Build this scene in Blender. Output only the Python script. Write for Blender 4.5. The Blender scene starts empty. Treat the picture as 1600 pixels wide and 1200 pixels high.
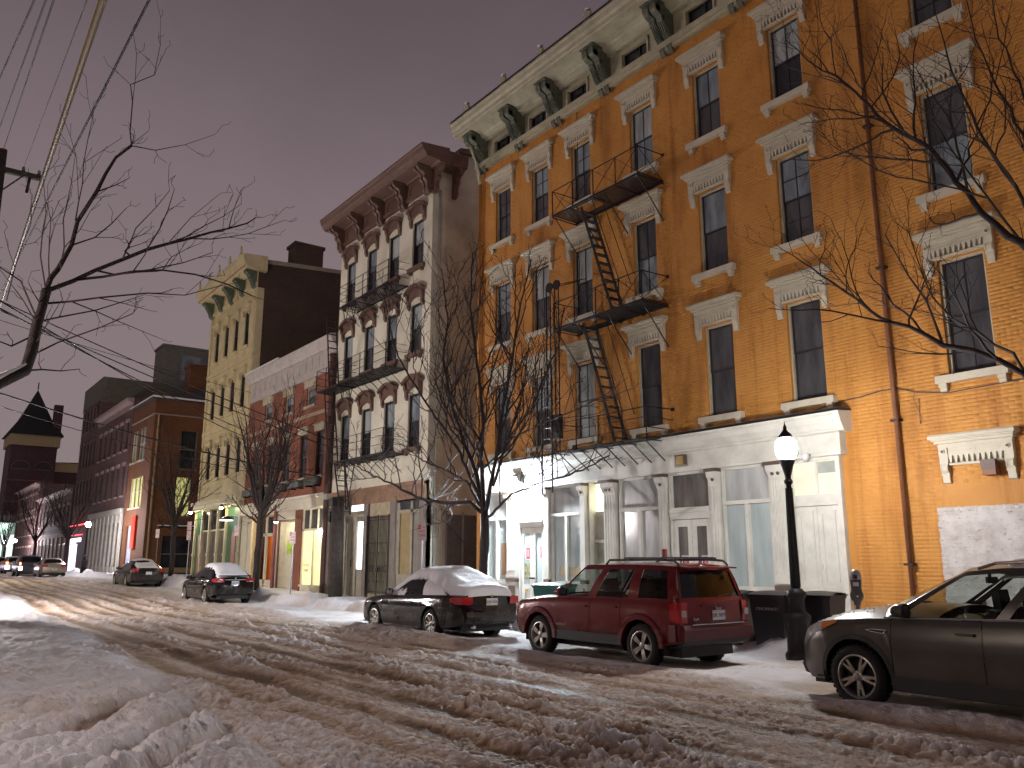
import bpy, bmesh, math, random
import numpy as np
from mathutils import Vector, Matrix
random.seed(7)
rng = np.random.default_rng(7)
SC = bpy.context.scene
COL = SC.collection
PI = math.pi

# ------------------------------------------------------------------ camera
cam_d = bpy.data.cameras.new('camera')
cam = bpy.data.objects.new('camera', cam_d)
COL.objects.link(cam)
F_PX = 1305.0
cam_d.sensor_fit = 'HORIZONTAL'
cam_d.sensor_width = 36.0
cam_d.lens = 36.0 * F_PX / 1600.0
cam_d.clip_start = 0.1
cam_d.clip_end = 2000
PITCH, YAW = math.radians(11.984), math.radians(36.495)
fw = Vector((-math.cos(YAW) * math.cos(PITCH), math.sin(YAW) * math.cos(PITCH), math.sin(PITCH)))
cam.location = (0, 0, 1.68)
cam.rotation_euler = fw.to_track_quat('-Z', 'Y').to_euler()
SC.camera = cam

# ------------------------------------------------------------------ night sky
W = bpy.data.worlds.new('World')
SC.world = W
W.use_nodes = True
nt = W.node_tree
nt.nodes.clear()
wo = nt.nodes.new('ShaderNodeOutputWorld')
bg = nt.nodes.new('ShaderNodeBackground')
tc = nt.nodes.new('ShaderNodeTexCoord')
sx = nt.nodes.new('ShaderNodeSeparateXYZ')
rp = nt.nodes.new('ShaderNodeValToRGB')
nt.links.new(tc.outputs['Generated'], sx.inputs[0])
cl = nt.nodes.new('ShaderNodeTexNoise'); cl.inputs['Scale'].default_value = 2.2; cl.inputs['Detail'].default_value = 6; cl.inputs['Roughness'].default_value = .55
nt.links.new(tc.outputs['Generated'], cl.inputs['Vector'])
cm = nt.nodes.new('ShaderNodeMath'); cm.operation = 'MULTIPLY_ADD'; cm.inputs[1].default_value = .22; cm.inputs[2].default_value = -.11      # low cloud, unevenly lit by the city
nt.links.new(cl.outputs['Fac'], cm.inputs[0])
ca = nt.nodes.new('ShaderNodeMath'); ca.operation = 'ADD'; ca.use_clamp = True
nt.links.new(sx.outputs['Z'], ca.inputs[0]); nt.links.new(cm.outputs[0], ca.inputs[1])
nt.links.new(ca.outputs[0], rp.inputs[0])
nt.links.new(rp.outputs[0], bg.inputs[0])
nt.links.new(bg.outputs[0], wo.inputs[0])
el = rp.color_ramp.elements
el[0].position = 0.0; el[0].color = (0.238, 0.188, 0.192, 1)
el[1].position = 1.0; el[1].color = (0.065, 0.049, 0.060, 1)
for p, c in ((0.20, (0.220, 0.172, 0.180)), (0.40, (0.178, 0.137, 0.148)), (0.62, (0.098, 0.073, 0.083))):
    e = el.new(p); e.color = (*c, 1)
bg.inputs[1].default_value = 0.80

SC.view_settings.view_transform = 'Standard'
SC.view_settings.look = 'None'
SC.view_settings.exposure = 0.5
SC.view_settings.gamma = 1.0
SC.view_settings.use_curve_mapping = False
SC.cycles.use_denoising = True
SC.cycles.max_bounces = 6
SC.cycles.diffuse_bounces = 3
SC.cycles.glossy_bounces = 3
SC.cycles.transmission_bounces = 6
SC.cycles.transparent_max_bounces = 8
SC.cycles.caustics_reflective = False
SC.cycles.caustics_refractive = False
SC.cycles.sample_clamp_indirect = 4.0

# ------------------------------------------------------------------ materials
MATS = {}
def new_mat(name):
    m = bpy.data.materials.new(name); m.use_nodes = True
    n = m.node_tree.nodes; b = n['Principled BSDF']
    return m, n, m.node_tree.links, b

def mat(name, col, rough=0.6, metal=0.0, var=0.18, scale=3.0, bump=0.0, bscale=40.0, coat=0.0, spec=0.5, col2=None, detail=6):
    """painted / stone / metal surface with blotchy colour variation and fine relief"""
    if name in MATS: return MATS[name]
    m, n, l, b = new_mat(name)
    tcn = n.new('ShaderNodeTexCoord'); nz = n.new('ShaderNodeTexNoise')
    nz.inputs['Scale'].default_value = scale; nz.inputs['Detail'].default_value = detail; nz.inputs['Roughness'].default_value = 0.65
    l.new(tcn.outputs['Object'], nz.inputs['Vector'])
    r = n.new('ShaderNodeValToRGB'); l.new(nz.outputs['Fac'], r.inputs[0])
    c2 = col2 if col2 else tuple(c * (1 - var * 1.6) for c in col)
    r.color_ramp.elements[0].position = 0.28; r.color_ramp.elements[0].color = (*c2, 1)
    r.color_ramp.elements[1].position = 0.62; r.color_ramp.elements[1].color = (*col, 1)
    l.new(r.outputs[0], b.inputs['Base Color'])
    b.inputs['Roughness'].default_value = rough; b.inputs['Metallic'].default_value = metal
    b.inputs['Coat Weight'].default_value = coat; b.inputs['Coat Roughness'].default_value = 0.06
    b.inputs['Specular IOR Level'].default_value = spec
    if bump > 0:
        n2 = n.new('ShaderNodeTexNoise'); n2.inputs['Scale'].default_value = bscale; n2.inputs['Detail'].default_value = 4
        l.new(tcn.outputs['Object'], n2.inputs['Vector'])
        bp = n.new('ShaderNodeBump'); bp.inputs['Strength'].default_value = bump; bp.inputs['Distance'].default_value = 0.02
        l.new(n2.outputs['Fac'], bp.inputs['Height']); l.new(bp.outputs[0], b.inputs['Normal'])
    MATS[name] = m
    return m

def emit(name, col, strength):
    if name in MATS: return MATS[name]
    m, n, l, b = new_mat(name)
    b.inputs['Base Color'].default_value = (0.8, 0.8, 0.8, 1)
    b.inputs['Emission Color'].default_value = (*col, 1); b.inputs['Emission Strength'].default_value = strength
    MATS[name] = m
    return m

def glow_mat(name, col, strength, base=(0.5, 0.48, 0.4)):
    """lit shop glass: uneven glow of the room behind"""
    if name in MATS: return MATS[name]
    m, n, l, b = new_mat(name)
    tcn = n.new('ShaderNodeTexCoord'); nz = n.new('ShaderNodeTexNoise'); nz.inputs['Scale'].default_value = 1.3; nz.inputs['Detail'].default_value = 3
    l.new(tcn.outputs['Object'], nz.inputs['Vector'])
    mr = n.new('ShaderNodeMapRange'); mr.inputs[1].default_value = 0.3; mr.inputs[2].default_value = 0.7
    mr.inputs[3].default_value = strength * 0.65; mr.inputs[4].default_value = strength * 1.2
    l.new(nz.outputs['Fac'], mr.inputs[0]); l.new(mr.outputs[0], b.inputs['Emission Strength'])
    b.inputs['Base Color'].default_value = (*base, 1); b.inputs['Emission Color'].default_value = (*col, 1)
    b.inputs['Roughness'].default_value = 0.15
    MATS[name] = m
    return m

def pane_mat(name, col, col2, rough=0.08, spec=0.5, scale=1.2):
    """window glass with a curtain or dusty room close behind"""
    if name in MATS: return MATS[name]
    m, n, l, b = new_mat(name)
    tcn = n.new('ShaderNodeTexCoord'); mp = n.new('ShaderNodeMapping'); mp.inputs['Scale'].default_value = (3, 1, 0.7)
    oi = n.new('ShaderNodeObjectInfo'); va = n.new('ShaderNodeVectorMath'); va.operation = 'ADD'
    l.new(oi.outputs['Location'], va.inputs[0]); l.new(tcn.outputs['Object'], va.inputs[1])
    nz = n.new('ShaderNodeTexNoise'); nz.inputs['Scale'].default_value = scale; nz.inputs['Detail'].default_value = 5
    l.new(va.outputs[0], mp.inputs[0]); l.new(mp.outputs[0], nz.inputs['Vector'])
    r = n.new('ShaderNodeValToRGB'); l.new(nz.outputs['Fac'], r.inputs[0])
    r.color_ramp.elements[0].position = 0.35; r.color_ramp.elements[0].color = (*col2, 1)
    r.color_ramp.elements[1].position = 0.65; r.color_ramp.elements[1].color = (*col, 1)
    l.new(r.outputs[0], b.inputs['Base Color'])
    b.inputs['Roughness'].default_value = rough; b.inputs['Specular IOR Level'].default_value = spec
    MATS[name] = m
    return m

def glass_mat(name, tint, alpha):
    """car glass: mostly clear, tinted, mirror-like at a slant"""
    if name in MATS: return MATS[name]
    m, n, l, b = new_mat(name)
    out = n['Material Output']
    tr = n.new('ShaderNodeBsdfTransparent'); tr.inputs[0].default_value = (*tint, 1)
    gl = n.new('ShaderNodeBsdfGlossy'); gl.inputs['Roughness'].default_value = 0.03
    fr = n.new('ShaderNodeFresnel'); ge = n.new('ShaderNodeNewGeometry'); io = n.new('ShaderNodeMapRange')
    io.inputs[3].default_value = 1.5; io.inputs[4].default_value = 1/1.5      # same mirror strength seen from inside the car
    l.new(ge.outputs['Backfacing'], io.inputs[0]); l.new(io.outputs[0], fr.inputs[0])
    mx = n.new('ShaderNodeMixShader')
    l.new(fr.outputs[0], mx.inputs[0]); l.new(tr.outputs[0], mx.inputs[1]); l.new(gl.outputs[0], mx.inputs[2])
    l.new(mx.outputs[0], out.inputs[0])
    MATS[name] = m
    return m

def brick_mat(name, c1, c2, mortar, bw=0.215, bh=0.075, rough=0.85, stain=0.3):
    if name in MATS: return MATS[name]
    m, n, l, b = new_mat(name)
    tcn = n.new('ShaderNodeTexCoord'); sp = n.new('ShaderNodeSeparateXYZ'); l.new(tcn.outputs['Object'], sp.inputs[0])
    ad = n.new('ShaderNodeMath'); ad.operation = 'ADD'; l.new(sp.outputs['X'], ad.inputs[0]); l.new(sp.outputs['Y'], ad.inputs[1])
    cb = n.new('ShaderNodeCombineXYZ'); l.new(ad.outputs[0], cb.inputs[0]); l.new(sp.outputs['Z'], cb.inputs[1])
    br = n.new('ShaderNodeTexBrick'); l.new(cb.outputs[0], br.inputs['Vector'])
    br.inputs['Color1'].default_value = (*c1, 1); br.inputs['Color2'].default_value = (*c2, 1); br.inputs['Mortar'].default_value = (*mortar, 1)
    br.inputs['Scale'].default_value = 1; br.inputs['Brick Width'].default_value = bw; br.inputs['Row Height'].default_value = bh
    br.inputs['Mortar Size'].default_value = 0.006; br.inputs['Mortar Smooth'].default_value = 0.2
    nz = n.new('ShaderNodeTexNoise'); nz.inputs['Scale'].default_value = 0.5; nz.inputs['Detail'].default_value = 8; l.new(tcn.outputs['Object'], nz.inputs['Vector'])
    mr = n.new('ShaderNodeMapRange'); mr.inputs[1].default_value = 0.3; mr.inputs[2].default_value = 0.7; mr.inputs[3].default_value = 1 - stain; mr.inputs[4].default_value = 1.1
    l.new(nz.outputs['Fac'], mr.inputs[0])
    mu = n.new('ShaderNodeMixRGB'); mu.blend_type = 'MULTIPLY'; mu.inputs[0].default_value = 1
    l.new(br.outputs['Color'], mu.inputs[1]); l.new(mr.outputs[0], mu.inputs[2]); l.new(mu.outputs[0], b.inputs['Base Color'])
    bp = n.new('ShaderNodeBump'); bp.inputs['Strength'].default_value = 0.6; bp.inputs['Distance'].default_value = 0.01; bp.invert = True
    l.new(br.outputs['Fac'], bp.inputs['Height']); l.new(bp.outputs[0], b.inputs['Normal'])
    b.inputs['Roughness'].default_value = rough
    MATS[name] = m
    return m

# ------------------------------------------------------------------ mesh helpers
class MB:
    def __init__(s): s.v = []; s.f = []; s.sm = False
    def quad(s, a, b, c, d):
        k = len(s.v); s.v += [tuple(a), tuple(b), tuple(c), tuple(d)]; s.f.append((k, k+1, k+2, k+3)); return s
    def poly(s, pts):
        k = len(s.v); s.v += [tuple(p) for p in pts]; s.f.append(tuple(range(k, k+len(pts)))); return s
    def box(s, x0, x1, y0, y1, z0, z1):
        if x0 > x1: x0, x1 = x1, x0
        if y0 > y1: y0, y1 = y1, y0
        if z0 > z1: z0, z1 = z1, z0
        k = len(s.v)
        s.v += [(x0,y0,z0),(x1,y0,z0),(x1,y1,z0),(x0,y1,z0),(x0,y0,z1),(x1,y0,z1),(x1,y1,z1),(x0,y1,z1)]
        s.f += [(k,k+3,k+2,k+1),(k+4,k+5,k+6,k+7),(k,k+1,k+5,k+4),(k+1,k+2,k+6,k+5),(k+2,k+3,k+7,k+6),(k+3,k,k+4,k+7)]
        return s
    def prism(s, pts, axis, a, b):
        """extrude a closed 2D outline along axis: 'x' outline is (y,z); 'y' outline is (x,z); 'z' outline is (x,y)"""
        def P(p, t):
            return (t, p[0], p[1]) if axis == 'x' else (p[0], t, p[1]) if axis == 'y' else (p[0], p[1], t)
        k = len(s.v); n = len(pts)
        s.v += [P(p, a) for p in pts] + [P(p, b) for p in pts]
        s.f.append(tuple(range(k, k+n))); s.f.append(tuple(range(k+2*n-1, k+n-1, -1)))
        for i in range(n):
            j = (i+1) % n; s.f.append((k+i, k+n+i, k+n+j, k+j))
        return s
    def tube(s, pts, rad, n=6, cap=True):
        """round bar along a polyline; rad is a number or one per point"""
        pts = [Vector(p) for p in pts]; m = len(pts)
        if not hasattr(rad, '__len__'): rad = [rad] * m
        k = len(s.v); ref = None
        for i, p in enumerate(pts):
            d = (pts[min(i+1, m-1)] - pts[max(i-1, 0)])
            if d.length < 1e-9: d = Vector((0, 0, 1))
            d.normalize()
            if ref is None or abs(ref.dot(d)) > 0.95:
                ref = Vector((0, 0, 1)) if abs(d.z) < 0.9 else Vector((1, 0, 0))
            a = d.cross(ref).normalized(); b = a.cross(d).normalized(); ref = b
            for j in range(n):
                t = 2*PI*(j+0.5)/n
                q = p + (a*math.cos(t) + b*math.sin(t)) * rad[i]
                s.v.append((q.x, q.y, q.z))
        for i in range(m-1):
            for j in range(n):
                j2 = (j+1) % n
                s.f.append((k+i*n+j, k+i*n+j2, k+(i+1)*n+j2, k+(i+1)*n+j))
        if cap and n > 2:
            s.f.append(tuple(k+j for j in range(n-1, -1, -1))); s.f.append(tuple(k+(m-1)*n+j for j in range(n)))
        return s
    def lathe(s, prof, c=(0,0,0), n=16, axis='z', cap=True):
        k = len(s.v); m = len(prof)
        for r, h in prof:
            for j in range(n):
                t = 2*PI*(j+0.5)/n; a, b = r*math.cos(t), r*math.sin(t)
                p = (a, b, h) if axis == 'z' else (a, h, b) if axis == 'y' else (h, a, b)
                s.v.append((p[0]+c[0], p[1]+c[1], p[2]+c[2]))
        for i in range(m-1):
            for j in range(n):
                j2 = (j+1) % n
                q = (k+i*n+j, k+i*n+j2, k+(i+1)*n+j2, k+(i+1)*n+j)
                s.f.append(q if axis != 'y' else q[::-1])
        if cap:
            s.f.append(tuple(k+j for j in range(n-1, -1, -1))); s.f.append(tuple(k+(m-1)*n+j for j in range(n)))
        return s
    def grid(s, P):
        """P[i][j] points"""
        k = len(s.v); a = len(P); b = len(P[0])
        for row in P:
            for p in row: s.v.append(tuple(p))
        for i in range(a-1):
            for j in range(b-1):
                s.f.append((k+i*b+j, k+i*b+j+1, k+(i+1)*b+j+1, k+(i+1)*b+j))
        return s
    def mesh(s, name, m, smooth=False):
        me = bpy.data.meshes.new(name)
        me.from_pydata(s.v, [], s.f)
        if m: me.materials.append(m)
        if smooth or s.sm:
            me.polygons.foreach_set('use_smooth', [True]*len(me.polygons))
        me.update()
        return me

WLOC = {}
def link(name, data, parent=None, loc=None, rot=None):
    o = bpy.data.objects.new(name, data); COL.objects.link(o)
    base = Vector((0,0,0))
    if parent is not None:
        o.parent = parent; base = WLOC[parent.name]
    w = Vector(loc) if loc is not None else base
    o.location = w - base; WLOC[o.name] = w
    if rot is not None: o.rotation_euler = rot
    return o
def thing(name, label, cat, loc=(0,0,0), group=None, rotz=0, kind=None):
    o = link(name, None, None, loc)
    o.empty_display_size = 0.2; o.rotation_euler = (0, 0, rotz)
    o['label'] = label; o['category'] = cat
    if group: o['group'] = group
    return o
def tag(o, label, cat, group=None):
    o['label'] = label; o['category'] = cat
    if group: o['group'] = group
    return o
def part(name, mb, m, parent, label=None, smooth=False, stuff=False):
    """a mesh given in world coordinates (parent unrotated) or in the parent's own frame when that frame sits at a rotated thing"""
    b = WLOC[parent.name]
    me = mb.mesh(name, m, smooth)
    if b.length > 0 and not parent.get('local'):
        me.transform(Matrix.Translation(-b))
    o = bpy.data.objects.new(name, me); COL.objects.link(o); o.parent = parent
    WLOC[o.name] = b.copy()
    if parent.get('local'): o['local'] = 1
    if label: o['label'] = label
    if stuff: o['kind'] = 'stuff'
    return o
def struct(name, mb, m, smooth=False):
    o = link(name, mb.mesh(name, m, smooth)); o['kind'] = 'structure'; return o
def shared(name, me, parent, loc, label=None, rot=None, sc=None):
    """another object on the same mesh, placed at world loc under parent (parent unrotated)"""
    o = link(name, me, parent, loc, rot)
    if sc: o.scale = sc
    if label: o['label'] = label
    return o
def text(body, size, m, parent, loc, rot, name='lettering', ext=0.002, align='CENTER', sx=1.0, spacing=1.0):
    c = bpy.data.curves.new(name, 'FONT'); c.body = body; c.size = size; c.extrude = ext
    c.align_x = align; c.align_y = 'CENTER'; c.space_character = spacing; c.resolution_u = 2
    c.materials.append(m)
    tmp = bpy.data.objects.new('tmp', c); me = bpy.data.meshes.new_from_object(tmp); bpy.data.objects.remove(tmp)
    me.name = name; bpy.data.curves.remove(c)
    o = bpy.data.objects.new(name, me); COL.objects.link(o)
    if parent: o.parent = parent
    base = WLOC[parent.name] if parent and not parent.get('local') else Vector((0,0,0))
    o.location = Vector(loc) - base; o.rotation_euler = rot; o.scale = (sx, 1, 1)
    return o
def smoothstep(a, b, x):
    t = np.clip((x-a)/(b-a), 0, 1); return t*t*(3-2*t)
def rise(x):
    """the street climbs a little in the distance"""
    t = min(max((-x-28)/34.0, 0), 1); return 0.48*t*t*(3-2*t)
# ------------------------------------------------------------------ snow-covered ground
def _h(ix, iy, s):
    n = (ix.astype(np.int64)*374761393 + iy.astype(np.int64)*668265263 + s*1442695041) & 0xffffffff
    n = ((n ^ (n >> 13))*1274126177) & 0xffffffff
    return ((n ^ (n >> 16)) & 0xffff)/65535.0
def vnoise(x, y, s=0):
    ix, iy = np.floor(x), np.floor(y); fx, fy = x-ix, y-iy
    ux, uy = fx*fx*fx*(fx*(fx*6-15)+10), fy*fy*fy*(fy*(fy*6-15)+10)
    a, b, c, d = _h(ix, iy, s), _h(ix+1, iy, s), _h(ix, iy+1, s), _h(ix+1, iy+1, s)
    return (a+(b-a)*ux)*(1-uy) + (c+(d-c)*ux)*uy - 0.5
def fbm(x, y, o=4, s=0):
    r = 0; a = 1
    for i in range(o):
        r = r + a*vnoise(x, y, s+i*17); x, y = x*2.03+3.1, y*2.03+1.7; a *= 0.5
    return r
def lumps(x, y, s=0):
    """rounded clods: dome height 0..1 round jittered seeds"""
    ix, iy = np.floor(x), np.floor(y); best = np.zeros_like(x)
    for dx in (-1, 0, 1):
        for dy in (-1, 0, 1):
            cx, cy = ix+dx, iy+dy
            px, py = cx+_h(cx, cy, s), cy+_h(cx, cy, s+5)
            R = 0.35+0.5*_h(cx, cy, s+9)
            q = 1-((x-px)**2+(y-py)**2)/(R*R)
            best = np.maximum(best, np.sqrt(np.maximum(q, 0))*R*1.25)
    return best
RUTS = ((4.1, .16, .6), (4.75, .2, 1), (5.45, .15, .8), (6.15, .22, 1), (6.75, .14, .7), (7.45, .2, 1), (8.2, .16, .8), (8.85, .2, .7))
DRIVE = (np.array([(-5.2, -3.), (-6.6, -1.2), (-7.9, .1), (-8.78, 1.04), (-9.54, 1.82), (-10.83, 2.86), (-13., 4.0), (-17, 4.9)]),
         np.array([(-2.5, -2.), (-4.6, -.1), (-6.0, 1.0), (-7.0, 1.8), (-7.9, 2.5), (-9.3, 3.35), (-11.4, 4.2), (-15, 5.0)]),
         np.array([(-3.6, -2.4), (-5.3, -.5), (-6.7, .6), (-7.6, 1.45), (-8.5, 2.2), (-9.9, 3.1), (-12, 4.1), (-16, 4.95)]))
def left_edge(x): return np.interp(-x, [-20, 4, 11, 19, 27, 46, 100], [2.2, 2.4, 2.95, 3.7, 3.95, 4.6, 5.0])
def right_edge(x): return np.interp(-x, [-20, 4, 8, 12, 18, 30, 60, 100], [8.9, 9.0, 9.15, 9.35, 9.5, 10.4, 10.8, 10.6])
CARS_XY = []      # footprints (x0, x1, y0, y1) where snow lies thin
def ground(x, y):
    t = np.clip((-x-28)/34.0, 0, 1); s = 0.48*t*t*(3-2*t)
    w1 = vnoise(x*.35, y*.1, 3)*.35 + vnoise(x*1.3, y*.5, 4)*.12 + vnoise(x*5, y*3, 5)*.05
    yw = y + w1
    le, re = left_edge(x), right_edge(x)
    wl = fbm(x*.8, y*.8, 3, 8)*.5
    inroad = smoothstep(-.12, .28, yw-le+wl*.6)*(1-smoothstep(-.25, .35, yw-re+wl))
    # wheel ruts along the street
    yr = y + vnoise(x*.10, y*0, 31)*.45 + vnoise(x*.5, y*0+.5, 32)*.06 + vnoise(x*3, y*3, 33)*.05
    rut = np.zeros_like(x)
    for i, (y0, w, d) in enumerate(RUTS):
        g = np.exp(-((yr-y0-vnoise(x*.08, y*0+i*3.3, 40+i)*.30)/w)**4)*d*(.95+.5*vnoise(x*.2, y*0+i*1.7, 60+i)+.35*vnoise(x*2.2, y*2.2, 61))
        rut = np.maximum(rut, np.clip(g, 0, 1))
    wx, wy = fbm(x*9, y*9, 2, 91)*.05, fbm(x*9, y*9, 2, 92)*.05
    fine = lumps((x+wx)*21, (y+wy)*21, 1)/21
    mid = lumps((x+wx*2)*11, (y+wy*2)*11, 2)/11
    big = lumps((x+wx*3)*5, (y+wy*3)*5, 3)/5
    ridge = np.clip(.55+1.5*fbm(x*.35, y*2.2, 3, 70), 0, 1.3)
    slush = .030 + .035*fbm(x*.5, y*1.9, 3, 12) + ridge*(.85*mid*np.clip(.75+1.2*fbm(x*2.5, y*4, 2, 73), .1, 1.3)+.28*big*np.clip(fbm(x*1.4, y*2.2, 2, 75)+.12, 0, 1)) + 1.05*fine*(.40+ridge*.6)
    tread = .006*np.sin(x*2*PI/.055 + vnoise(x*2, y*2, 99)*2)*np.sin((yr)*2*PI/.12)
    rh = .012 + .010*fbm(x*1.5, y*6, 3, 13) + tread + .22*fine
    road = slush*(1-rut) + rh*rut
    # parked-car lane: cleaner, lumpier snow with a ploughed edge
    edge = np.exp(-((y-re-.25+wl*.4)/.38)**2)
    pile = np.clip(.4+1.4*vnoise(x*.45, y*.8, 81), 0, 1)
    lane = .06 + .06*fbm(x*.7, y*.7, 4, 14) + edge*pile*(.04+.3*big+.4*mid) + .22*big*np.clip(vnoise(x*.8, y*.8, 82)+.25, 0, 1) + .22*mid*np.clip(fbm(x*1.3, y*1.3, 2, 83)+.1, 0, 1) + .1*fine
    thin = np.zeros_like(x)
    for x0, x1, y0, y1 in CARS_XY:
        thin = np.maximum(thin, smoothstep(x0-.25, x0+.25, x)*(1-smoothstep(x1-.25, x1+.25, x))*smoothstep(y0-.1, y0+.35, y)*(1-smoothstep(y1-.3, y1+.2, y)))
    lane = lane*(1-.75*thin)
    # pavement: kerb, shovelled heap along it, trodden middle
    kerb = smoothstep(12.35, 12.75, y + wl*.25)
    heap = np.exp(-((y-12.75-.3*vnoise(x*.6, y*0, 94))/.6)**2)*np.clip(.10+.55*vnoise(x*.35, y*.3, 84)+.3*vnoise(x*1.4, y, 85), .0, .5)*(1+.8*fbm(x*2.2, y*2.2, 3, 95))
    walk = .14 + .08 + .09*fbm(x*.9, y*.9, 4, 15) + .5*big*np.clip(fbm(x*.7, y*.7, 2, 96)-.02, 0, 1) - .07*np.exp(-((y-14.4+vnoise(x*.3, y*0, 86)*.8)/.5)**2) + heap + .2*mid*np.clip(fbm(x*.9, y*.9, 2, 87), 0, 1) + .05*fine
    lane = lane*(1-kerb) + walk*kerb
    # left bank: deep smooth snow cut by tyre tracks turning in
    dd = np.full_like(x, 9.0)
    near = (x > -20) & (y < 6)
    if near.any():
        xn, yn = x[near]+wl[near]*.12, y[near]+wl[near]*.12
        best = np.full_like(xn, 9.0)
        for poly in DRIVE:
            for a, b in zip(poly[:-1], poly[1:]):
                d = b-a; tt = np.clip(((xn-a[0])*d[0]+(yn-a[1])*d[1])/(d@d), 0, 1)
                best = np.minimum(best, np.hypot(xn-a[0]-tt*d[0], yn-a[1]-tt*d[1]))
        dd[near] = best
    track = np.exp(-(dd/.15)**4)
    berm = np.exp(-((dd-.32)/.16)**2)
    bank = .09 + .08*fbm(x*.55, y*.55, 4, 16) + .04*fbm(x*2.2, y*2.2, 3, 17) + .05*fbm(x*7, y*7, 3, 18) + .75*mid*np.clip(fbm(x*.8, y*.8, 2, 88)+.30, 0, 1) + .5*big*np.clip(fbm(x*1.1, y*1.1, 2, 97)+.05, 0, 1) - .07*np.clip(lumps(x*1.9+.3*vnoise(x*3, y*3, 98), y*1.9, 7)-.35, 0, 1) + .45*fine + np.exp(-((yw-le+.5)/.5)**2)*(.05+.18*big*np.clip(vnoise(x*.7, y*.7, 89)+.4, 0, 1))
    bank = bank*(1-.75*track) + berm*(.03+.3*mid+.10*big) 
    off = np.where(y > .5*(le+re), lane, bank)
    z = s + off*(1-inroad) + road*inroad
    slope = .10*fbm(x*.5, y*.9, 3, 20)
    dirt_road = np.clip(.46 + .44*rut*(1+.9*fbm(x*.8, y*3, 3, 93)) - .34*(mid*11-.35)*ridge - .20*(fine*21-.3) + slope*1.5 - .10*smoothstep(0, 1.2, le+.9-yw+.3), .12, 1)
    dirt_lane = np.clip(.10 + .35*fbm(x*.6, y*1.1, 4, 21) + .3*thin*(1-kerb) + .22*np.exp(-((y-re)/.35)**2) - .1*kerb, .0, .8)
    dirt_bank = np.clip(.07 + .22*fbm(x*.7, y*.7, 4, 22) + .10*fbm(x*3, y*3, 3, 24) + .28*track, 0, .7)
    dirt = np.where(y > .5*(le+re), dirt_lane, dirt_bank)*(1-inroad) + dirt_road*inroad
    return z, dirt
def gz(x, y):
    z, d = ground(np.array([float(x)]), np.array([float(y)])); return float(z[0])

def snow_mat():
    m, n, l, b = new_mat('snow_and_slush')
    at = n.new('ShaderNodeAttribute'); at.attribute_name = 'dirt'
    tcn = n.new('ShaderNodeTexCoord'); nz = n.new('ShaderNodeTexNoise'); nz.inputs['Scale'].default_value = 5; nz.inputs['Detail'].default_value = 8; nz.inputs['Roughness'].default_value = .7
    l.new(tcn.outputs['Object'], nz.inputs['Vector'])
    mm = n.new('ShaderNodeMath'); mm.operation = 'MULTIPLY_ADD'; mm.inputs[1].default_value = .5; mm.inputs[2].default_value = -.25
    l.new(nz.outputs['Fac'], mm.inputs[0])
    ad = n.new('ShaderNodeMath'); ad.operation = 'ADD'; l.new(at.outputs['Fac'], ad.inputs[0]); l.new(mm.outputs[0], ad.inputs[1])
    r = n.new('ShaderNodeValToRGB'); l.new(ad.outputs[0], r.inputs[0]); e = r.color_ramp.elements
    e[0].position = .05; e[0].color = (.78, .77, .79, 1); e[1].position = .95; e[1].color = (.145, .098, .060, 1)
    for p, c in ((.28, (.61, .545, .50)), (.5, (.47, .35, .255)), (.72, (.27, .18, .108))):
        k = e.new(p); k.color = (*c, 1)
    l.new(r.outputs[0], b.inputs['Base Color'])
    mr = n.new('ShaderNodeMapRange'); mr.inputs[1].default_value = .3; mr.inputs[2].default_value = 1; mr.inputs[3].default_value = .75; mr.inputs[4].default_value = .52
    l.new(ad.outputs[0], mr.inputs[0]); l.new(mr.outputs[0], b.inputs['Roughness'])
    n2 = n.new('ShaderNodeTexNoise'); n2.inputs['Scale'].default_value = 45; n2.inputs['Detail'].default_value = 5; l.new(tcn.outputs['Object'], n2.inputs['Vector'])
    bp = n.new('ShaderNodeBump'); bp.inputs['Strength'].default_value = .75; bp.inputs['Distance'].default_value = .025
    l.new(n2.outputs['Fac'], bp.inputs['Height']); l.new(bp.outputs[0], b.inputs['Normal'])
    b.inputs['Specular IOR Level'].default_value = .35
    return m
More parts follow.
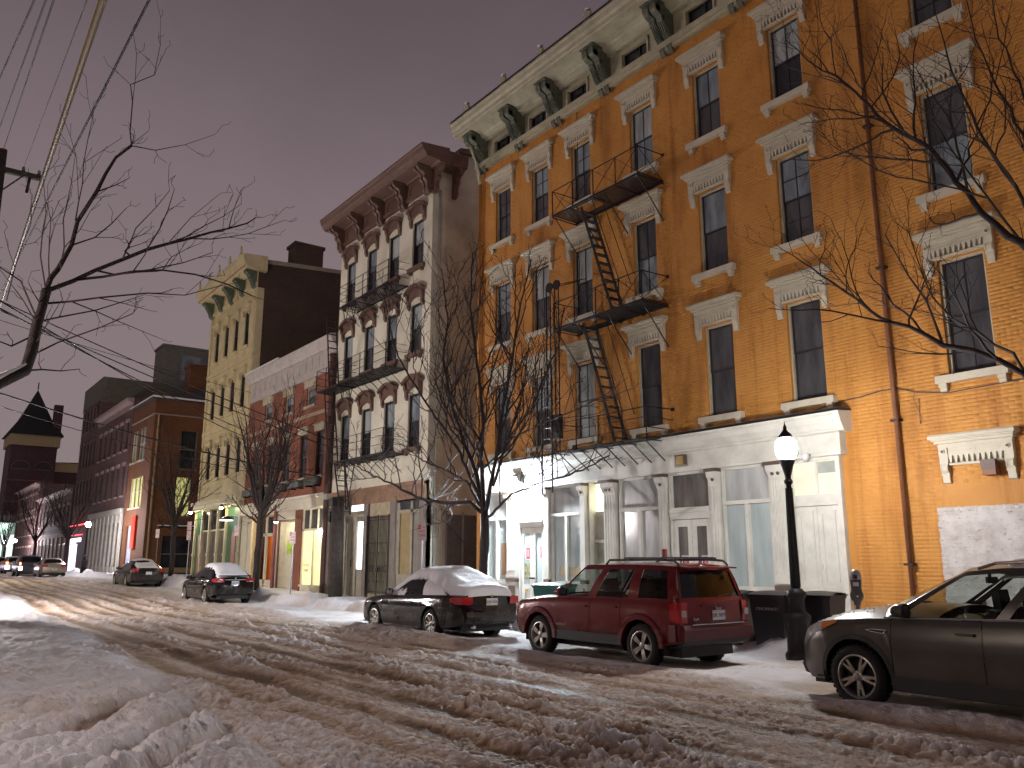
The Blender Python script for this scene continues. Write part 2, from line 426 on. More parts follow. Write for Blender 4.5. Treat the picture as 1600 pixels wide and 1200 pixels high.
def build_ground():
    az = math.pi - YAW
    th = np.concatenate([az + np.linspace(-math.radians(38), math.radians(38), 640),
                         az + math.radians(38) + np.linspace(0, math.radians(284), 72)[1:]])
    nth = len(th)
    r = [.6]
    while r[-1] < 420:
        q = r[-1]; r.append(q + (q*.05 if q < 3.6 else max(.011, q*.0026) if q < 26 else q*.0075 if q < 90 else q*.04))
    r = np.array(r); nr = len(r)
    R, T = np.meshgrid(r, th, indexing='ij')
    X, Y = (R*np.cos(T)).ravel(), (R*np.sin(T)).ravel()
    Z, D = ground(X, Y)
    co = np.stack([X, Y, Z], 1)
    i, j = np.meshgrid(np.arange(nr-1), np.arange(nth-1), indexing='ij')
    a = (i*nth+j).ravel()
    faces = np.stack([a, a+nth, a+nth+1, a+1], 1)
    cy = Y[faces].mean(1); cx = X[faces].mean(1)
    le = left_edge(cx)
    sm = snow_mat()
    for name, mask in (('road', (cy >= le) & (cy < 12.35)), ('pavement', cy >= 12.35), ('snow_bank', cy < le)):
        fs = faces[mask]; u, inv = np.unique(fs.ravel(), return_inverse=True)
        me = bpy.data.meshes.new(name)
        me.vertices.add(len(u)); me.vertices.foreach_set('co', co[u].astype(np.float32).ravel())
        me.loops.add(len(inv)); me.loops.foreach_set('vertex_index', inv.astype(np.int32))
        me.polygons.add(len(fs)); me.polygons.foreach_set('loop_start', np.arange(0, len(inv), 4, dtype=np.int32))
        me.polygons.foreach_set('loop_total', np.full(len(fs), 4, np.int32))
        me.polygons.foreach_set('use_smooth', np.ones(len(fs), bool))
        me.update(calc_edges=True)
        at = me.attributes.new('dirt', 'FLOAT', 'POINT'); at.data.foreach_set('value', D[u].astype(np.float32))
        me.materials.append(sm)
        o = link(name, me); o['kind'] = 'structure'
    print('ground quads', len(faces))
# ------------------------------------------------------------------ materials in use
def orange_mat():
    m, n, l, b = new_mat('orange_painted_brick')
    g = n.new('ShaderNodeNewGeometry'); sp = n.new('ShaderNodeSeparateXYZ'); l.new(g.outputs['Position'], sp.inputs[0])
    def noise(sc, det=6, rough=.6, stretch=(1, 1, 1)):
        mp = n.new('ShaderNodeMapping'); mp.inputs['Scale'].default_value = stretch; l.new(g.outputs['Position'], mp.inputs[0])
        z = n.new('ShaderNodeTexNoise'); z.inputs['Scale'].default_value = sc; z.inputs['Detail'].default_value = det; z.inputs['Roughness'].default_value = rough
        l.new(mp.outputs[0], z.inputs['Vector']); return z.outputs['Fac']
    def ramp(src, p0, c0, p1, c1):
        r = n.new('ShaderNodeValToRGB'); l.new(src, r.inputs[0])
        r.color_ramp.elements[0].position = p0; r.color_ramp.elements[0].color = (*c0, 1)
        r.color_ramp.elements[1].position = p1; r.color_ramp.elements[1].color = (*c1, 1); return r.outputs[0]
    def math_(op, a, bb, clamp=False):
        k = n.new('ShaderNodeMath'); k.operation = op; k.use_clamp = clamp
        for i, v in enumerate((a, bb)):
            if isinstance(v, (int, float)): k.inputs[i].default_value = v
            else: l.new(v, k.inputs[i])
        return k.outputs[0]
    def mix(f, a, bb, mode='MIX'):
        k = n.new('ShaderNodeMixRGB'); k.blend_type = mode
        if isinstance(f, (int, float)): k.inputs[0].default_value = f
        else: l.new(f, k.inputs[0])
        for i, v in ((1, a), (2, bb)):
            if isinstance(v, tuple): k.inputs[i].default_value = (*v, 1)
            else: l.new(v, k.inputs[i])
        return k.outputs[0]
    base = ramp(noise(.9, 8), .3, (.50, .216, .042), .68, (.60, .277, .063))
    stain = ramp(noise(.55, 7, .6, (1.6, 1, .45)), .26, (.55, .47, .40), .47, (1, 1, 1))
    base = mix(1.0, base, stain, 'MULTIPLY')
    streak = ramp(noise(1.1, 6, .6, (2.6, 1, .16)), .30, (.70, .60, .50), .46, (1, 1, 1))
    base = mix(.8, base, streak, 'MULTIPLY')
    chips = ramp(noise(14, 3, .6), .26, (.55, .38, .30), .31, (1, 1, 1))
    base = mix(.8, base, chips, 'MULTIPLY')
    wob = math_('MULTIPLY', math_('SUBTRACT', noise(6, 4), .5), .10)
    inx = math_('MULTIPLY', math_('SUBTRACT', math_('ADD', sp.outputs['X'], wob), -8.07), 60, True)
    inz = math_('MULTIPLY', math_('SUBTRACT', 2.68, math_('ADD', sp.outputs['Z'], wob)), 60, True)
    patch = math_('MULTIPLY', inx, inz)
    pcol = ramp(noise(3, 8), .3, (.42, .37, .34), .6, (.62, .58, .56))
    pch = ramp(noise(7, 5, .75, (1, 1, 2.4)), .36, (.50, .36, .28), .43, (1, 1, 1))
    pcol = mix(.85, pcol, pch, 'MULTIPLY')
    brushed = math_('MULTIPLY', math_('MULTIPLY', math_('SUBTRACT', 1.25, sp.outputs['Z']), 3, True), math_('GREATER_THAN', noise(2.2, 3, .5, (1, 1, .6)), .52))
    base = mix(math_('MULTIPLY', brushed, .35), base, (.40, .15, .035))
    l.new(mix(patch, base, pcol), b.inputs['Base Color'])
    b.inputs['Roughness'].default_value = .62; b.inputs['Specular IOR Level'].default_value = .35
    bp = n.new('ShaderNodeBump'); bp.inputs['Strength'].default_value = .35; bp.inputs['Distance'].default_value = .01
    l.new(noise(28, 4), bp.inputs['Height']); l.new(bp.outputs[0], b.inputs['Normal'])
    return m
M = {}
M['orange'] = orange_mat()
M['cream_trim'] = mat('cream_trim', (.60, .54, .42), .55, var=.12, scale=2, bump=.25, bscale=30)
M['white_wood'] = mat('white_painted_wood', (.75, .73, .65), .45, var=.16, scale=1.6, bump=.15, bscale=25)
M['brown_wood'] = mat('brown_painted_wood', (.11, .065, .045), .5)
M['iron'] = mat('black_iron', (.016, .014, .016), .5, metal=.3, var=.3, scale=12, bump=.3, bscale=60)
M['rust_iron'] = mat('rusty_iron', (.05, .026, .02), .7, var=.4, scale=8)
M['flashing'] = mat('dark_flashing', (.05, .05, .055), .5)
M['bracket'] = mat('weathered_green_zinc', (.14, .15, .105), .6, var=.35, scale=5, bump=.3)
M['cornice'] = mat('cream_cornice', (.50, .46, .32), .6, var=.22, scale=2.2, bump=.2)
M['dark'] = mat('dark_interior', (.012, .012, .013), .9)
M['frame_dark'] = mat('dark_sash', (.03, .024, .024), .45)
M['frame_beige'] = mat('beige_frame', (.55, .49, .36), .5)
M['pane_dark'] = pane_mat('pane_dark', (.035, .038, .042), (.018, .018, .022))
M['pane_blue'] = pane_mat('pane_blue', (.27, .32, .34), (.13, .15, .17))
M['pane_curtain'] = pane_mat('pane_curtain', (.45, .49, .48), (.24, .27, .27))
M['pane_grey'] = pane_mat('pane_grey', (.095, .092, .095), (.045, .044, .05))
M['pane_paper'] = pane_mat('pane_paper', (.56, .57, .55), (.38, .39, .39), rough=.12)
M['pane_teal'] = pane_mat('pane_teal', (.52, .60, .59), (.38, .45, .45), rough=.12)
M['pane_smoke'] = pane_mat('pane_smoke', (.22, .20, .18), (.10, .09, .085), rough=.08)
M['snow'] = mat('settled_snow', (.80, .79, .81), .7, var=.05, bump=.5, bscale=22)
M['stucco'] = mat('cream_stucco', (.76, .71, .56), .75, var=.12, scale=1.2, bump=.3, bscale=30)
M['side_grey'] = mat('grey_stucco', (.74, .74, .63), .85, var=.25, scale=.8, bump=.3, bscale=14)
M['brownstone'] = mat('brown_painted_trim', (.155, .085, .062), .6, var=.2, scale=4, bump=.2)
M['timber'] = mat('weathered_timber', (.055, .042, .034), .85, var=.4, scale=6, bump=.6, bscale=25)
M['red_brick'] = brick_mat('red_brick', (.30, .095, .050), (.25, .075, .040), (.26, .13, .09))
M['dark_brick'] = brick_mat('dark_brick', (.085, .050, .030), (.06, .036, .024), (.05, .035, .025))
M['house_brick'] = brick_mat('house_brick', (.19, .070, .022), (.15, .052, .018), (.10, .05, .03))
M['far_brick'] = brick_mat('far_brick', (.16, .085, .075), (.12, .06, .055), (.13, .09, .085))
M['grey_wood'] = mat('grey_painted_wood', (.34, .32, .29), .6, var=.15)
M['pink_trim'] = mat('pinkish_trim', (.36, .25, .23), .65, var=.2)
M['green_paint'] = mat('green_painted_wood', (.055, .145, .085), .5, var=.12)
M['cream_paint'] = mat('cream_painted_wood', (.62, .55, .34), .5)
M['orange_door'] = mat('orange_door_paint', (.70, .16, .02), .45)
M['door_white'] = M['white_wood']

def prism_profile(mb, prof, x0, x1):
    """moulding: outline of (y,z) run along x"""
    return mb.prism(prof, 'x', x0, x1)

def wall_face(mb, x0, x1, z0, z1, holes, Y, depth=.22):
    xs = sorted({x0, x1, *[h[0] for h in holes], *[h[1] for h in holes]}); zs = sorted({z0, z1, *[h[2] for h in holes], *[h[3] for h in holes]})
    xs = [x for x in xs if x0 <= x <= x1]; zs = [z for z in zs if z0 <= z <= z1]
    for a, b in zip(xs[:-1], xs[1:]):
        for c, d in zip(zs[:-1], zs[1:]):
            mx, mz = (a+b)/2, (c+d)/2
            if any(h[0] < mx < h[1] and h[2] < mz < h[3] for h in holes): continue
            mb.quad((a, Y, c), (b, Y, c), (b, Y, d), (a, Y, d))
    for a, b, c, d in holes:
        mb.quad((a, Y, c), (a, Y, d), (a, Y+depth, d), (a, Y+depth, c))
        mb.quad((b, Y, d), (b, Y, c), (b, Y+depth, c), (b, Y+depth, d))
        mb.quad((a, Y, d), (b, Y, d), (b, Y+depth, d), (a, Y+depth, d))
        mb.quad((a, Y, c), (a, Y+depth, c), (b, Y+depth, c), (b, Y, c))
    return mb
def body_sides(mb, x0, x1, z0, z1, Y, depth=14):
    Y = Y+.001
    mb.quad((x0, Y, z0), (x0, Y, z1), (x0, Y+depth, z1), (x0, Y+depth, z0))
    mb.quad((x1, Y, z1), (x1, Y, z0), (x1, Y+depth, z0), (x1, Y+depth, z1))
    mb.quad((x0, Y+depth, z0), (x0, Y+depth, z1), (x1, Y+depth, z1), (x1, Y+depth, z0))
    mb.quad((x0, Y, z1), (x1, Y, z1), (x1, Y+depth, z1), (x0, Y+depth, z1))
    return mb

_WM = {}
def window_meshes(w, h, fm, sm, muntin, split=.5):
    """outer frame, sash bars and two panes, origin at bottom centre on the wall plane"""
    key = (round(w, 2), round(h, 2), fm.name, sm.name, muntin, split)
    if key in _WM: return _WM[key]
    f = MB(); t = .05
    f.box(-w/2, -w/2+t, .07, .14, 0, h); f.box(w/2-t, w/2, .07, .14, 0, h); f.box(-w/2+t, w/2-t, .07, .14, h-t, h); f.box(-w/2+t, w/2-t, .07, .14, 0, t*.7)
    s = MB(); a = w/2-t; zs = h*split; q = .038
    for z0, z1, y in ((t*.7, zs+.02, .135), (zs-.02, h-t, .115)):
        s.box(-a, -a+q, y, y+.035, z0, z1); s.box(a-q, a, y, y+.035, z0, z1); s.box(-a+q, a-q, y, y+.035, z1-q, z1); s.box(-a+q, a-q, y, y+.035, z0, z0+q)
        if muntin >= 1: s.box(-.011, .011, y+.004, y+.03, z0+q, z1-q)
        if muntin >= 2:
            for u in (-1, 1):
                m_ = (z0+z1)/2; s.box(*((-a+q, -.011) if u < 0 else (.011, a-q)), y+.004, y+.03, m_-.011, m_+.011)
    lo = MB().quad((-a, .155, t*.7), (a, .155, t*.7), (a, .155, zs), (-a, .155, zs))
    up = MB().quad((-a, .135, zs), (a, .135, zs), (a, .135, h-t), (-a, .135, h-t))
    bl = MB().box(-a+q, a-q, .16, .165, zs+.1, h-t)
    _WM[key] = (f.mesh('window', fm), s.mesh('sash', sm), lo, up, {})
    return _WM[key]
def window(parent, xc, z0, w, h, Y, fm, sm, pl, pu, muntin=0, split=.5, label=None, rot=None, loc=None):
    f, s, lo, up, cache = window_meshes(w, h, fm, sm, muntin, split)
    for k, mb, m in (('lo', lo, pl), ('up', up, pu)):
        if (k, m.name) not in cache: cache[(k, m.name)] = mb.mesh('pane', m)
    o = shared('window', f, parent, loc if loc else (xc, Y, z0), label, rot)
    for nm, me in (('sash', s), ('pane', cache[('lo', pl.name)]), ('pane', cache[('up', pu.name)])):
        c = link(nm, me, o)
    return o

# ------------------------------------------------------------------ orange building
FY = 16.0
COLS = (-7.56, -11.05, -13.47, -15.87, -18.48, -20.52, -22.58)
ROWS = ((5.15, 2.30), (8.85, 2.20), (12.52, 2.0))
def orange_building():
    t = thing('orange_building', 'four storey orange painted brick building with white shopfront and ornate bracketed cornice', 'building', (-14, FY, 0))
    x0, x1, ztop = -23.62, -4.4, 17.0
    holes = [(x, x+.88, z, z+h) for x in COLS for z, h in ROWS]
    att = [(-22.5, -21.6), (-20.46, -19.6), (-18.45, -17.6), (-15.95, -15.0), (-13.45, -12.58), (-11.0, -10.1), (-7.6, -6.7)]
    holes += [(a, b, 15.98, 16.42) for a, b in att]
    shop = [(-23.1, -9.95, -.5, 4.1)]
    w = MB(); wall_face(w, x0, x1, -.5, ztop, holes+shop, FY, .24)
    body_sides(w, x0, x1, -.5, ztop, FY)
    part('wall', w, M['orange'], t)
    # painted bricks, each proud of its joints
    bx, bz = .2032+.010, .0745
    rects = []
    cut = holes + [(-23.2, -9.78, -1, 4.74)]
    nrow = int((15.62-.05)/bz)
    for r in range(nrow):
        z0 = .05+r*bz; z1 = z0+bz-.007
        off = (r % 2)*bx/2 + rng.normal(0, .004)
        hs = [h for h in cut if h[2] < z1-.01 and h[3] > z0+.01]
        header = (r % 7 == 6)
        L = bx/2 if header else bx
        n = int((x1-x0)/L)+2
        xs = x0-off+np.arange(n)*L
        for xa in xs:
            a, b = max(xa, x0+.004), min(xa+L-.007, x1-.004)
            segs = [(a, b)]
            for h in hs:
                nx = []
                for p, q in segs:
                    if q <= h[0] or p >= h[1]: nx.append((p, q))
                    else:
                        if p < h[0]-.02: nx.append((p, h[0]))
                        if q > h[1]+.02: nx.append((h[1], q))
                segs = nx
            rects += [(p, q, z0, z1, header) for p, q in segs if q-p > .02]
    # the 300 that show largest, near the right edge of the photograph, stand as parts of their own
    full = [i for i, q in enumerate(rects) if not q[4] and abs(q[1]-q[0]-.2062) < .003 and -8.3 < q[0] < -5.6 and .9 < q[2] < 3.1]
    full.sort(key=lambda i: -rects[i][0])
    single = set(full[:300])
    bm_ = MB(); h = .0032
    p0, p1 = .1031, .03375
    bm_.v = [(-p0, 0, -p1), (p0, 0, -p1), (p0, 0, p1), (-p0, 0, p1), (-p0+h, -.0028, -p1+h), (p0-h, -.0028, -p1+h), (p0-h, -.0028, p1-h), (-p0+h, -.0028, p1-h)]
    bm_.f = [(4, 5, 6, 7), (0, 1, 5, 4), (1, 2, 6, 5), (2, 3, 7, 6), (3, 0, 4, 7)]
    bme = bm_.mesh('brick', M['orange'])
    for i in single:
        q = rects[i]
        o = link('brick', bme, t, ((q[0]+q[1])/2, FY+.0005+rng.normal(0, .0011), (q[2]+q[3])/2))
    rest = np.array([q[:4] for i, q in enumerate(rects) if i not in single])
    n = len(rest); d = FY-.0028+rng.normal(0, .0010, n)
    V = np.zeros((n, 8, 3)); jit = rng.normal(0, .0012, (n, 4))
    a, b, c, e = (rest[:, k] for k in range(4))
    for k, (xx, zz) in enumerate(((a, c), (b, c), (b, e), (a, e))):
        V[:, k, 0], V[:, k, 1], V[:, k, 2] = xx, FY+.0005, zz
        V[:, k+4, 0] = xx + (h if k in (0, 3) else -h) + jit[:, k]; V[:, k+4, 1] = d; V[:, k+4, 2] = zz + (h if k < 2 else -h)
    Fi = np.array([(4, 5, 6, 7), (0, 1, 5, 4), (1, 2, 6, 5), (2, 3, 7, 6), (3, 0, 4, 7)])
    Fs = (Fi[None]+8*np.arange(n)[:, None, None]).reshape(-1, 4)
    me = bpy.data.meshes.new('brickwork'); V = V.reshape(-1, 3)-np.array(WLOC[t.name])
    me.vertices.add(len(V)); me.vertices.foreach_set('co', V.ravel())
    me.loops.add(Fs.size); me.loops.foreach_set('vertex_index', Fs.ravel().astype(np.int32))
    me.polygons.add(len(Fs)); me.polygons.foreach_set('loop_start', np.arange(0, Fs.size, 4, dtype=np.int32)); me.polygons.foreach_set('loop_total', np.full(len(Fs), 4, np.int32))
    me.update(calc_edges=True); me.materials.append(M['orange'])
    o = link('brickwork', me, t); o['kind'] = 'stuff'
    # window dressings
    li = MB()
    for s in (-1, 1):
        xa, xb = (.50, .66) if s > 0 else (-.66, -.50)
        li.box(xa, xb, -.10, 0, .06, .20)
        li.prism([(0, .06), (-.10, .06), (-.115, .0), (-.105, -.07), (-.075, -.13), (0, -.13)], 'x', xa+.008, xb-.008)
        li.box(xa+.02, xa+.035, -.125, -.05, -.09, .03); li.box(xb-.035, xb-.02, -.125, -.05, -.09, .03)
        li.box(xa, xb, -.085, 0, -.155, -.13)
        li.prism([(0, -.155), (-.07, -.155), (-.055, -.30), (0, -.32)], 'x', xa+.012, xb-.012)
        li.lathe([(.044, 0), (.044, -.022), (.026, -.024), (.022, .004), (.001, .004)][::-1], ((xa+xb)/2, -.11, .285), 10, 'y')
    li.box(-.66, .66, -.08, 0, .20, .38); li.box(-.66, -.50, -.11, -.08, .20, .38); li.box(.50, .66, -.11, -.08, .20, .38); li.box(-.50, .50, -.105, -.08, .345, .38); li.box(-.50, .50, -.105, -.08, .20, .225)
    li.box(-.50, .50, -.08, 0, .02, .06)
    for k in range(10):
        xa = -.49+k*.098; li.prism([(xa, .20), (xa+.075, .20), (xa+.060, .07), (xa+.03, .07)], 'y', -.105, -.02)
    li.box(-.50, .50, -.02, 0, .06, .20)
    li.box(-.44, -.07, -.10, -.08, .278, .296); li.box(.07, .44, -.10, -.08, .278, .296)
    li.lathe([(.001, 0), (.02, 0), (.02, .01)], (0, -.104, .29), 8, 'y')
    for z0, z1, d, e in ((.38, .405, .115, .67), (.405, .43, .10, .665), (.43, .465, .165, .71), (.465, .485, .15, .70), (.485, .51, .215, .74), (.51, .565, .26, .775)):
        li.box(-e, e, -d, 0, z0, z1)
    li.prism([(0, .565), (-.26, .565), (-.24, .60), (0, .61)], 'x', -.765, .765)
    lme = li.mesh('lintel', M['cream_trim'])
    si = MB(); si.box(-.66, .66, -.14, .07, -.145, 0)
    for s in (-1, 1):
        xa, xb = (.46, .61) if s > 0 else (-.61, -.46)
        si.box(xa, xb, -.115, 0, -.225, -.145); si.box(xa+.012, xb-.012, -.085, 0, -.30, -.225)
    sme = si.mesh('sill', M['cream_trim'])
    snow_sill = MB().box(-.6, .62, -.125, .06, 0, .022).mesh('sill_snow', M['snow'])
    P = M
    look = {(0, 0): ('pane_grey', 'pane_grey', 1), (0, 1): ('pane_blue', 'pane_grey', 0), (0, 2): ('pane_grey', 'pane_blue', 2), (1, 0): ('pane_grey', 'pane_grey', 0),
            (1, 1): ('pane_grey', 'pane_blue', 2), (1, 2): ('pane_dark', 'pane_curtain', 1), (2, 0): ('pane_grey', 'pane_grey', 0), (2, 1): ('pane_grey', 'pane_blue', 0),
            (2, 2): ('pane_grey', 'pane_blue', 1), (3, 0): ('pane_grey', 'pane_grey', 0), (3, 1): ('pane_blue', 'pane_grey', 1), (3, 2): ('pane_blue', 'pane_curtain', 1),
            (4, 0): ('pane_curtain', 'pane_curtain', 1), (4, 1): ('pane_grey', 'pane_curtain', 1), (4, 2): ('pane_grey', 'pane_blue', 2)}
    for ci, x in enumerate(COLS):
        for ri, (z, h) in enumerate(ROWS):
            a, b, mu = look.get((ci, ri), random.choice([('pane_grey', 'pane_blue', 2), ('pane_grey', 'pane_curtain', 1), ('pane_grey', 'pane_grey', 2)]))
            window(t, x+.44, z, .88, h, FY, P['frame_beige'], P['frame_dark'], P[a], P[b], mu)
            shared('lintel', lme, t, (x+.44, FY-.001, z+h)); shared('sill', sme, t, (x+.44, FY-.001, z))
            if (ci+ri) % 3 == 0: pass
    # bricked-up window keeps its lintel
    shared('lintel', lme, t, (-7.21, FY-.001, 3.42))
    # cornice
    zb = 15.62
    c = MB(); c.box(x0-.02, x1, 15.84, 16, zb, zb+.10); c.box(x0-.05, x1, 15.78, 15.999, zb+.10, zb+.26)
    part('cornice_band', c, M['cornice'], t)
    fr = MB(); wall_face(fr, x0, x1, zb+.26, 16.75, [(a, b, 15.98, 16.42) for a, b in att], 15.93, .12)
    for a, b in att:
        for xx in (a-.09, b+.03): fr.box(xx, xx+.06, 15.88, 15.93, 15.92, 16.5)
        fr.box(a-.09, b+.09, 15.87, 15.93, 16.42, 16.5)
    part('frieze', fr, M['cornice'], t)
    for a, b in att:
        part('attic_window', MB().quad((a, 16.05, 15.98), (b, 16.05, 15.98), (b, 16.05, 16.42), (a, 16.05, 16.42)).box((a+b)/2+.1, (a+b)/2+.13, 16.0, 16.04, 15.98, 16.42), M['pane_dark'], t)
    cr = MB()
    prof = [(16.0, 16.62), (15.80, 16.62), (15.78, 16.70), (15.62, 16.74), (15.58, 16.80), (15.42, 16.84), (15.18, 16.86), (15.18, 16.84), (15.03, 16.84), (15.02, 16.93), (14.98, 16.95), (14.96, 17.06), (14.90, 17.12), (14.87, 17.26), (14.84, 17.30), (14.84, 17.36), (16.0, 17.45)]
    cr.prism(prof, 'x', x0-.25, x1)
    part('crown_moulding', cr, M['cornice'], t)
    part('roof_edge', MB().box(x0-.27, x1, 14.83, 15.3, 17.41, 17.44), M['flashing'], t)
    # paired scroll brackets with finials above
    br = MB()
    sp = [(0, .92), (-.70, .92), (-.74, .84), (-.72, .70), (-.62, .60), (-.50, .56), (-.42, .48), (-.44, .40), (-.36, .34), (-.26, .20), (-.18, .0), (0, 0)]
    for s in (-1, 1):
        xa, xb = (.03, .24) if s > 0 else (-.24, -.03)
        br.prism(sp, 'x', xa, xb)
        br.lathe([(.10, 0), (.13, .02), (.13, .19), (.10, .21)], (xa, -.60, .72), 10, 'x'); br.lathe([(.07, 0), (.09, .02), (.09, .19), (.07, .21)], (xa, -.40, .50), 10, 'x')
        for k in range(3):
            xx = xa+.035+k*.06
            br.prism([(-.43, .42), (-.46, .42), (-.30, .08), (-.20, .0), (-.17, .02), (-.26, .1)], 'x', xx, xx+.022)
        br.box(xa+.02, xb-.02, -.12, 0, -.24, -.02); br.prism([(0, -.24), (-.12, -.24), (-.07, -.36), (0, -.40)], 'x', xa+.03, xb-.03)
    br.box(-.28, .28, -.80, 0, .92, .98)
    bme2 = br.mesh('bracket', M['bracket'])
    fi = MB(); fi.box(-.16, .16, -.05, .05, 0, .06)
    fi.prism([(-.2, .0), (-.14, .16), (-.17, .28), (-.06, .30), (0, .46), (.06, .30), (.17, .28), (.14, .16), (.2, .0)], 'y', -.04, .04)
    fme = fi.mesh('finial', M['cornice'])
    sn = MB(); sn.sm = True; sn.lathe([(.09, 0), (.1, .03), (.06, .07), (.01, .085)], (0, 0, 0), 8)
    snm = sn.mesh('snow_cap', M['snow'])
    for xb_ in (-23.25, -21.03, -19.02, -16.75, -14.2, -11.8, -8.8, -5.6):
        shared('bracket', bme2, t, (xb_, 15.93, 15.88))
        f = shared('finial', fme, t, (xb_+.35, 14.92, 17.36)); shared('snow_cap', snm, f, (xb_+.37, 14.93, 17.76))
    # pilaster strip edge and building joint
    part('quoin_strip', MB().box(x0, x0+.38, FY-.02, FY+.01, 4.75, zb), M['orange'], t)
    part('cable', MB().tube([(-18.15+.006*math.sin(z), 15.98, z) for z in np.linspace(8.9, 15.6, 14)], .012, 4), M['flashing'], t)
    # wall cable slung across above the shopfront
    pts = [(-9.9, 15.96, 5.0), (-9.4, 15.96, 5.02), (-8.95, 15.97, 5.08), (-8.6, 15.95, 5.07), (-8.2, 15.96, 4.93), (-7.6, 15.96, 4.82), (-6.9, 15.96, 4.84), (-6.2, 15.96, 4.86), (-5.2, 15.96, 4.80)]
    part('cable', MB().tube([(-12.6, 15.94, 4.80), (-12.1, 15.93, 4.75), (-11.2, 15.95, 4.82), (-10.4, 15.95, 4.9)]+pts, .013, 4), M['flashing'], t)
    part('cable', MB().tube([(-8.25, 15.97, 4.93), (-8.28, 15.97, 4.8), (-8.15, 15.97, 4.4), (-8.2, 15.97, 4.3), (-8.18, 15.97, 4.8)], .006, 3), M['flashing'], t)
    d = thing('drainpipe', 'tall rust brown drainpipe running down the orange wall', 'pipe', (-8.64, 15.9, 0))
    part('pipe', MB().tube([(-8.64, 15.90, -.2), (-8.64, 15.90, 9), (-8.66, 15.90, 17)], .048, 10), mat('rust_orange_pipe', (.19, .065, .024), .6, var=.3, scale=3), d, smooth=True)
    for z in (1.6, 4.4, 7.6, 10.8, 14): part('pipe_clamp', MB().box(-8.73, -8.55, 15.825, 16, z, z+.045), M['rust_iron'], d)
    d = thing('drainpipe', 'orange drainpipe with a pale upper end at the left corner of the orange building', 'pipe', (-23.3, 15.9, 0))
    part('pipe', MB().tube([(-23.40, 15.88, 4.7), (-23.40, 15.88, 15.1)], .06, 8), M['orange'], d, smooth=True)
    part('pipe_head', MB().tube([(-23.40, 15.88, 15.1), (-23.40, 15.7, 15.9), (-23.35, 15.35, 16.6)], .065, 8), M['cornice'], d, smooth=True)
    # square box lights
    b = thing('wall_light', 'rusty brown box light on the orange wall under the bricked up lintel', 'light', (-6.95, 15.9, 3.3))
    part('housing', MB().prism([(-7.08, 3.20), (-6.84, 3.20), (-6.86, 3.46), (-7.05, 3.46)], 'y', 15.80, 16), mat('rusty_box', (.24, .10, .05), .6), b)
    part('hood', MB().prism([(15.78, 3.30), (15.76, 3.475), (16, 3.475), (16, 3.46), (15.79, 3.46)], 'x', -7.08, -6.83), M['brown_wood'], b)
    b = thing('wall_light', 'yellow fronted box light on the white fascia above the right shop windows', 'light', (-14.15, 15.6, 4.1))
    part('housing', MB().prism([(15.74, 4.02), (15.62, 4.04), (15.66, 4.24), (15.74, 4.26)], 'x', -14.25, -14.02), mat('box_yellow', (.60, .42, .14), .5), b)
    part('hood', MB().prism([(15.74, 4.26), (15.60, 4.27), (15.60, 4.25), (15.74, 4.24)], 'x', -14.3, -13.98).box(-14.02, -13.99, 15.62, 15.74, 4.02, 4.25), M['brown_wood'], b)
    part('backplate', MB().box(-14.40, -13.98, 15.738, 15.749, 3.98, 4.29), M['grey_wood'], b)
    return t

def panel(mb, x0, x1, y, z0, z1, fr=.04, d=.018):
    """raised rim round a sunk door panel"""
    mb.box(x0, x1, y-d, y, z0, z0+fr); mb.box(x0, x1, y-d, y, z1-fr, z1); mb.box(x0, x0+fr, y-d, y, z0+fr, z1-fr); mb.box(x1-fr, x1, y-d, y, z0+fr, z1-fr)

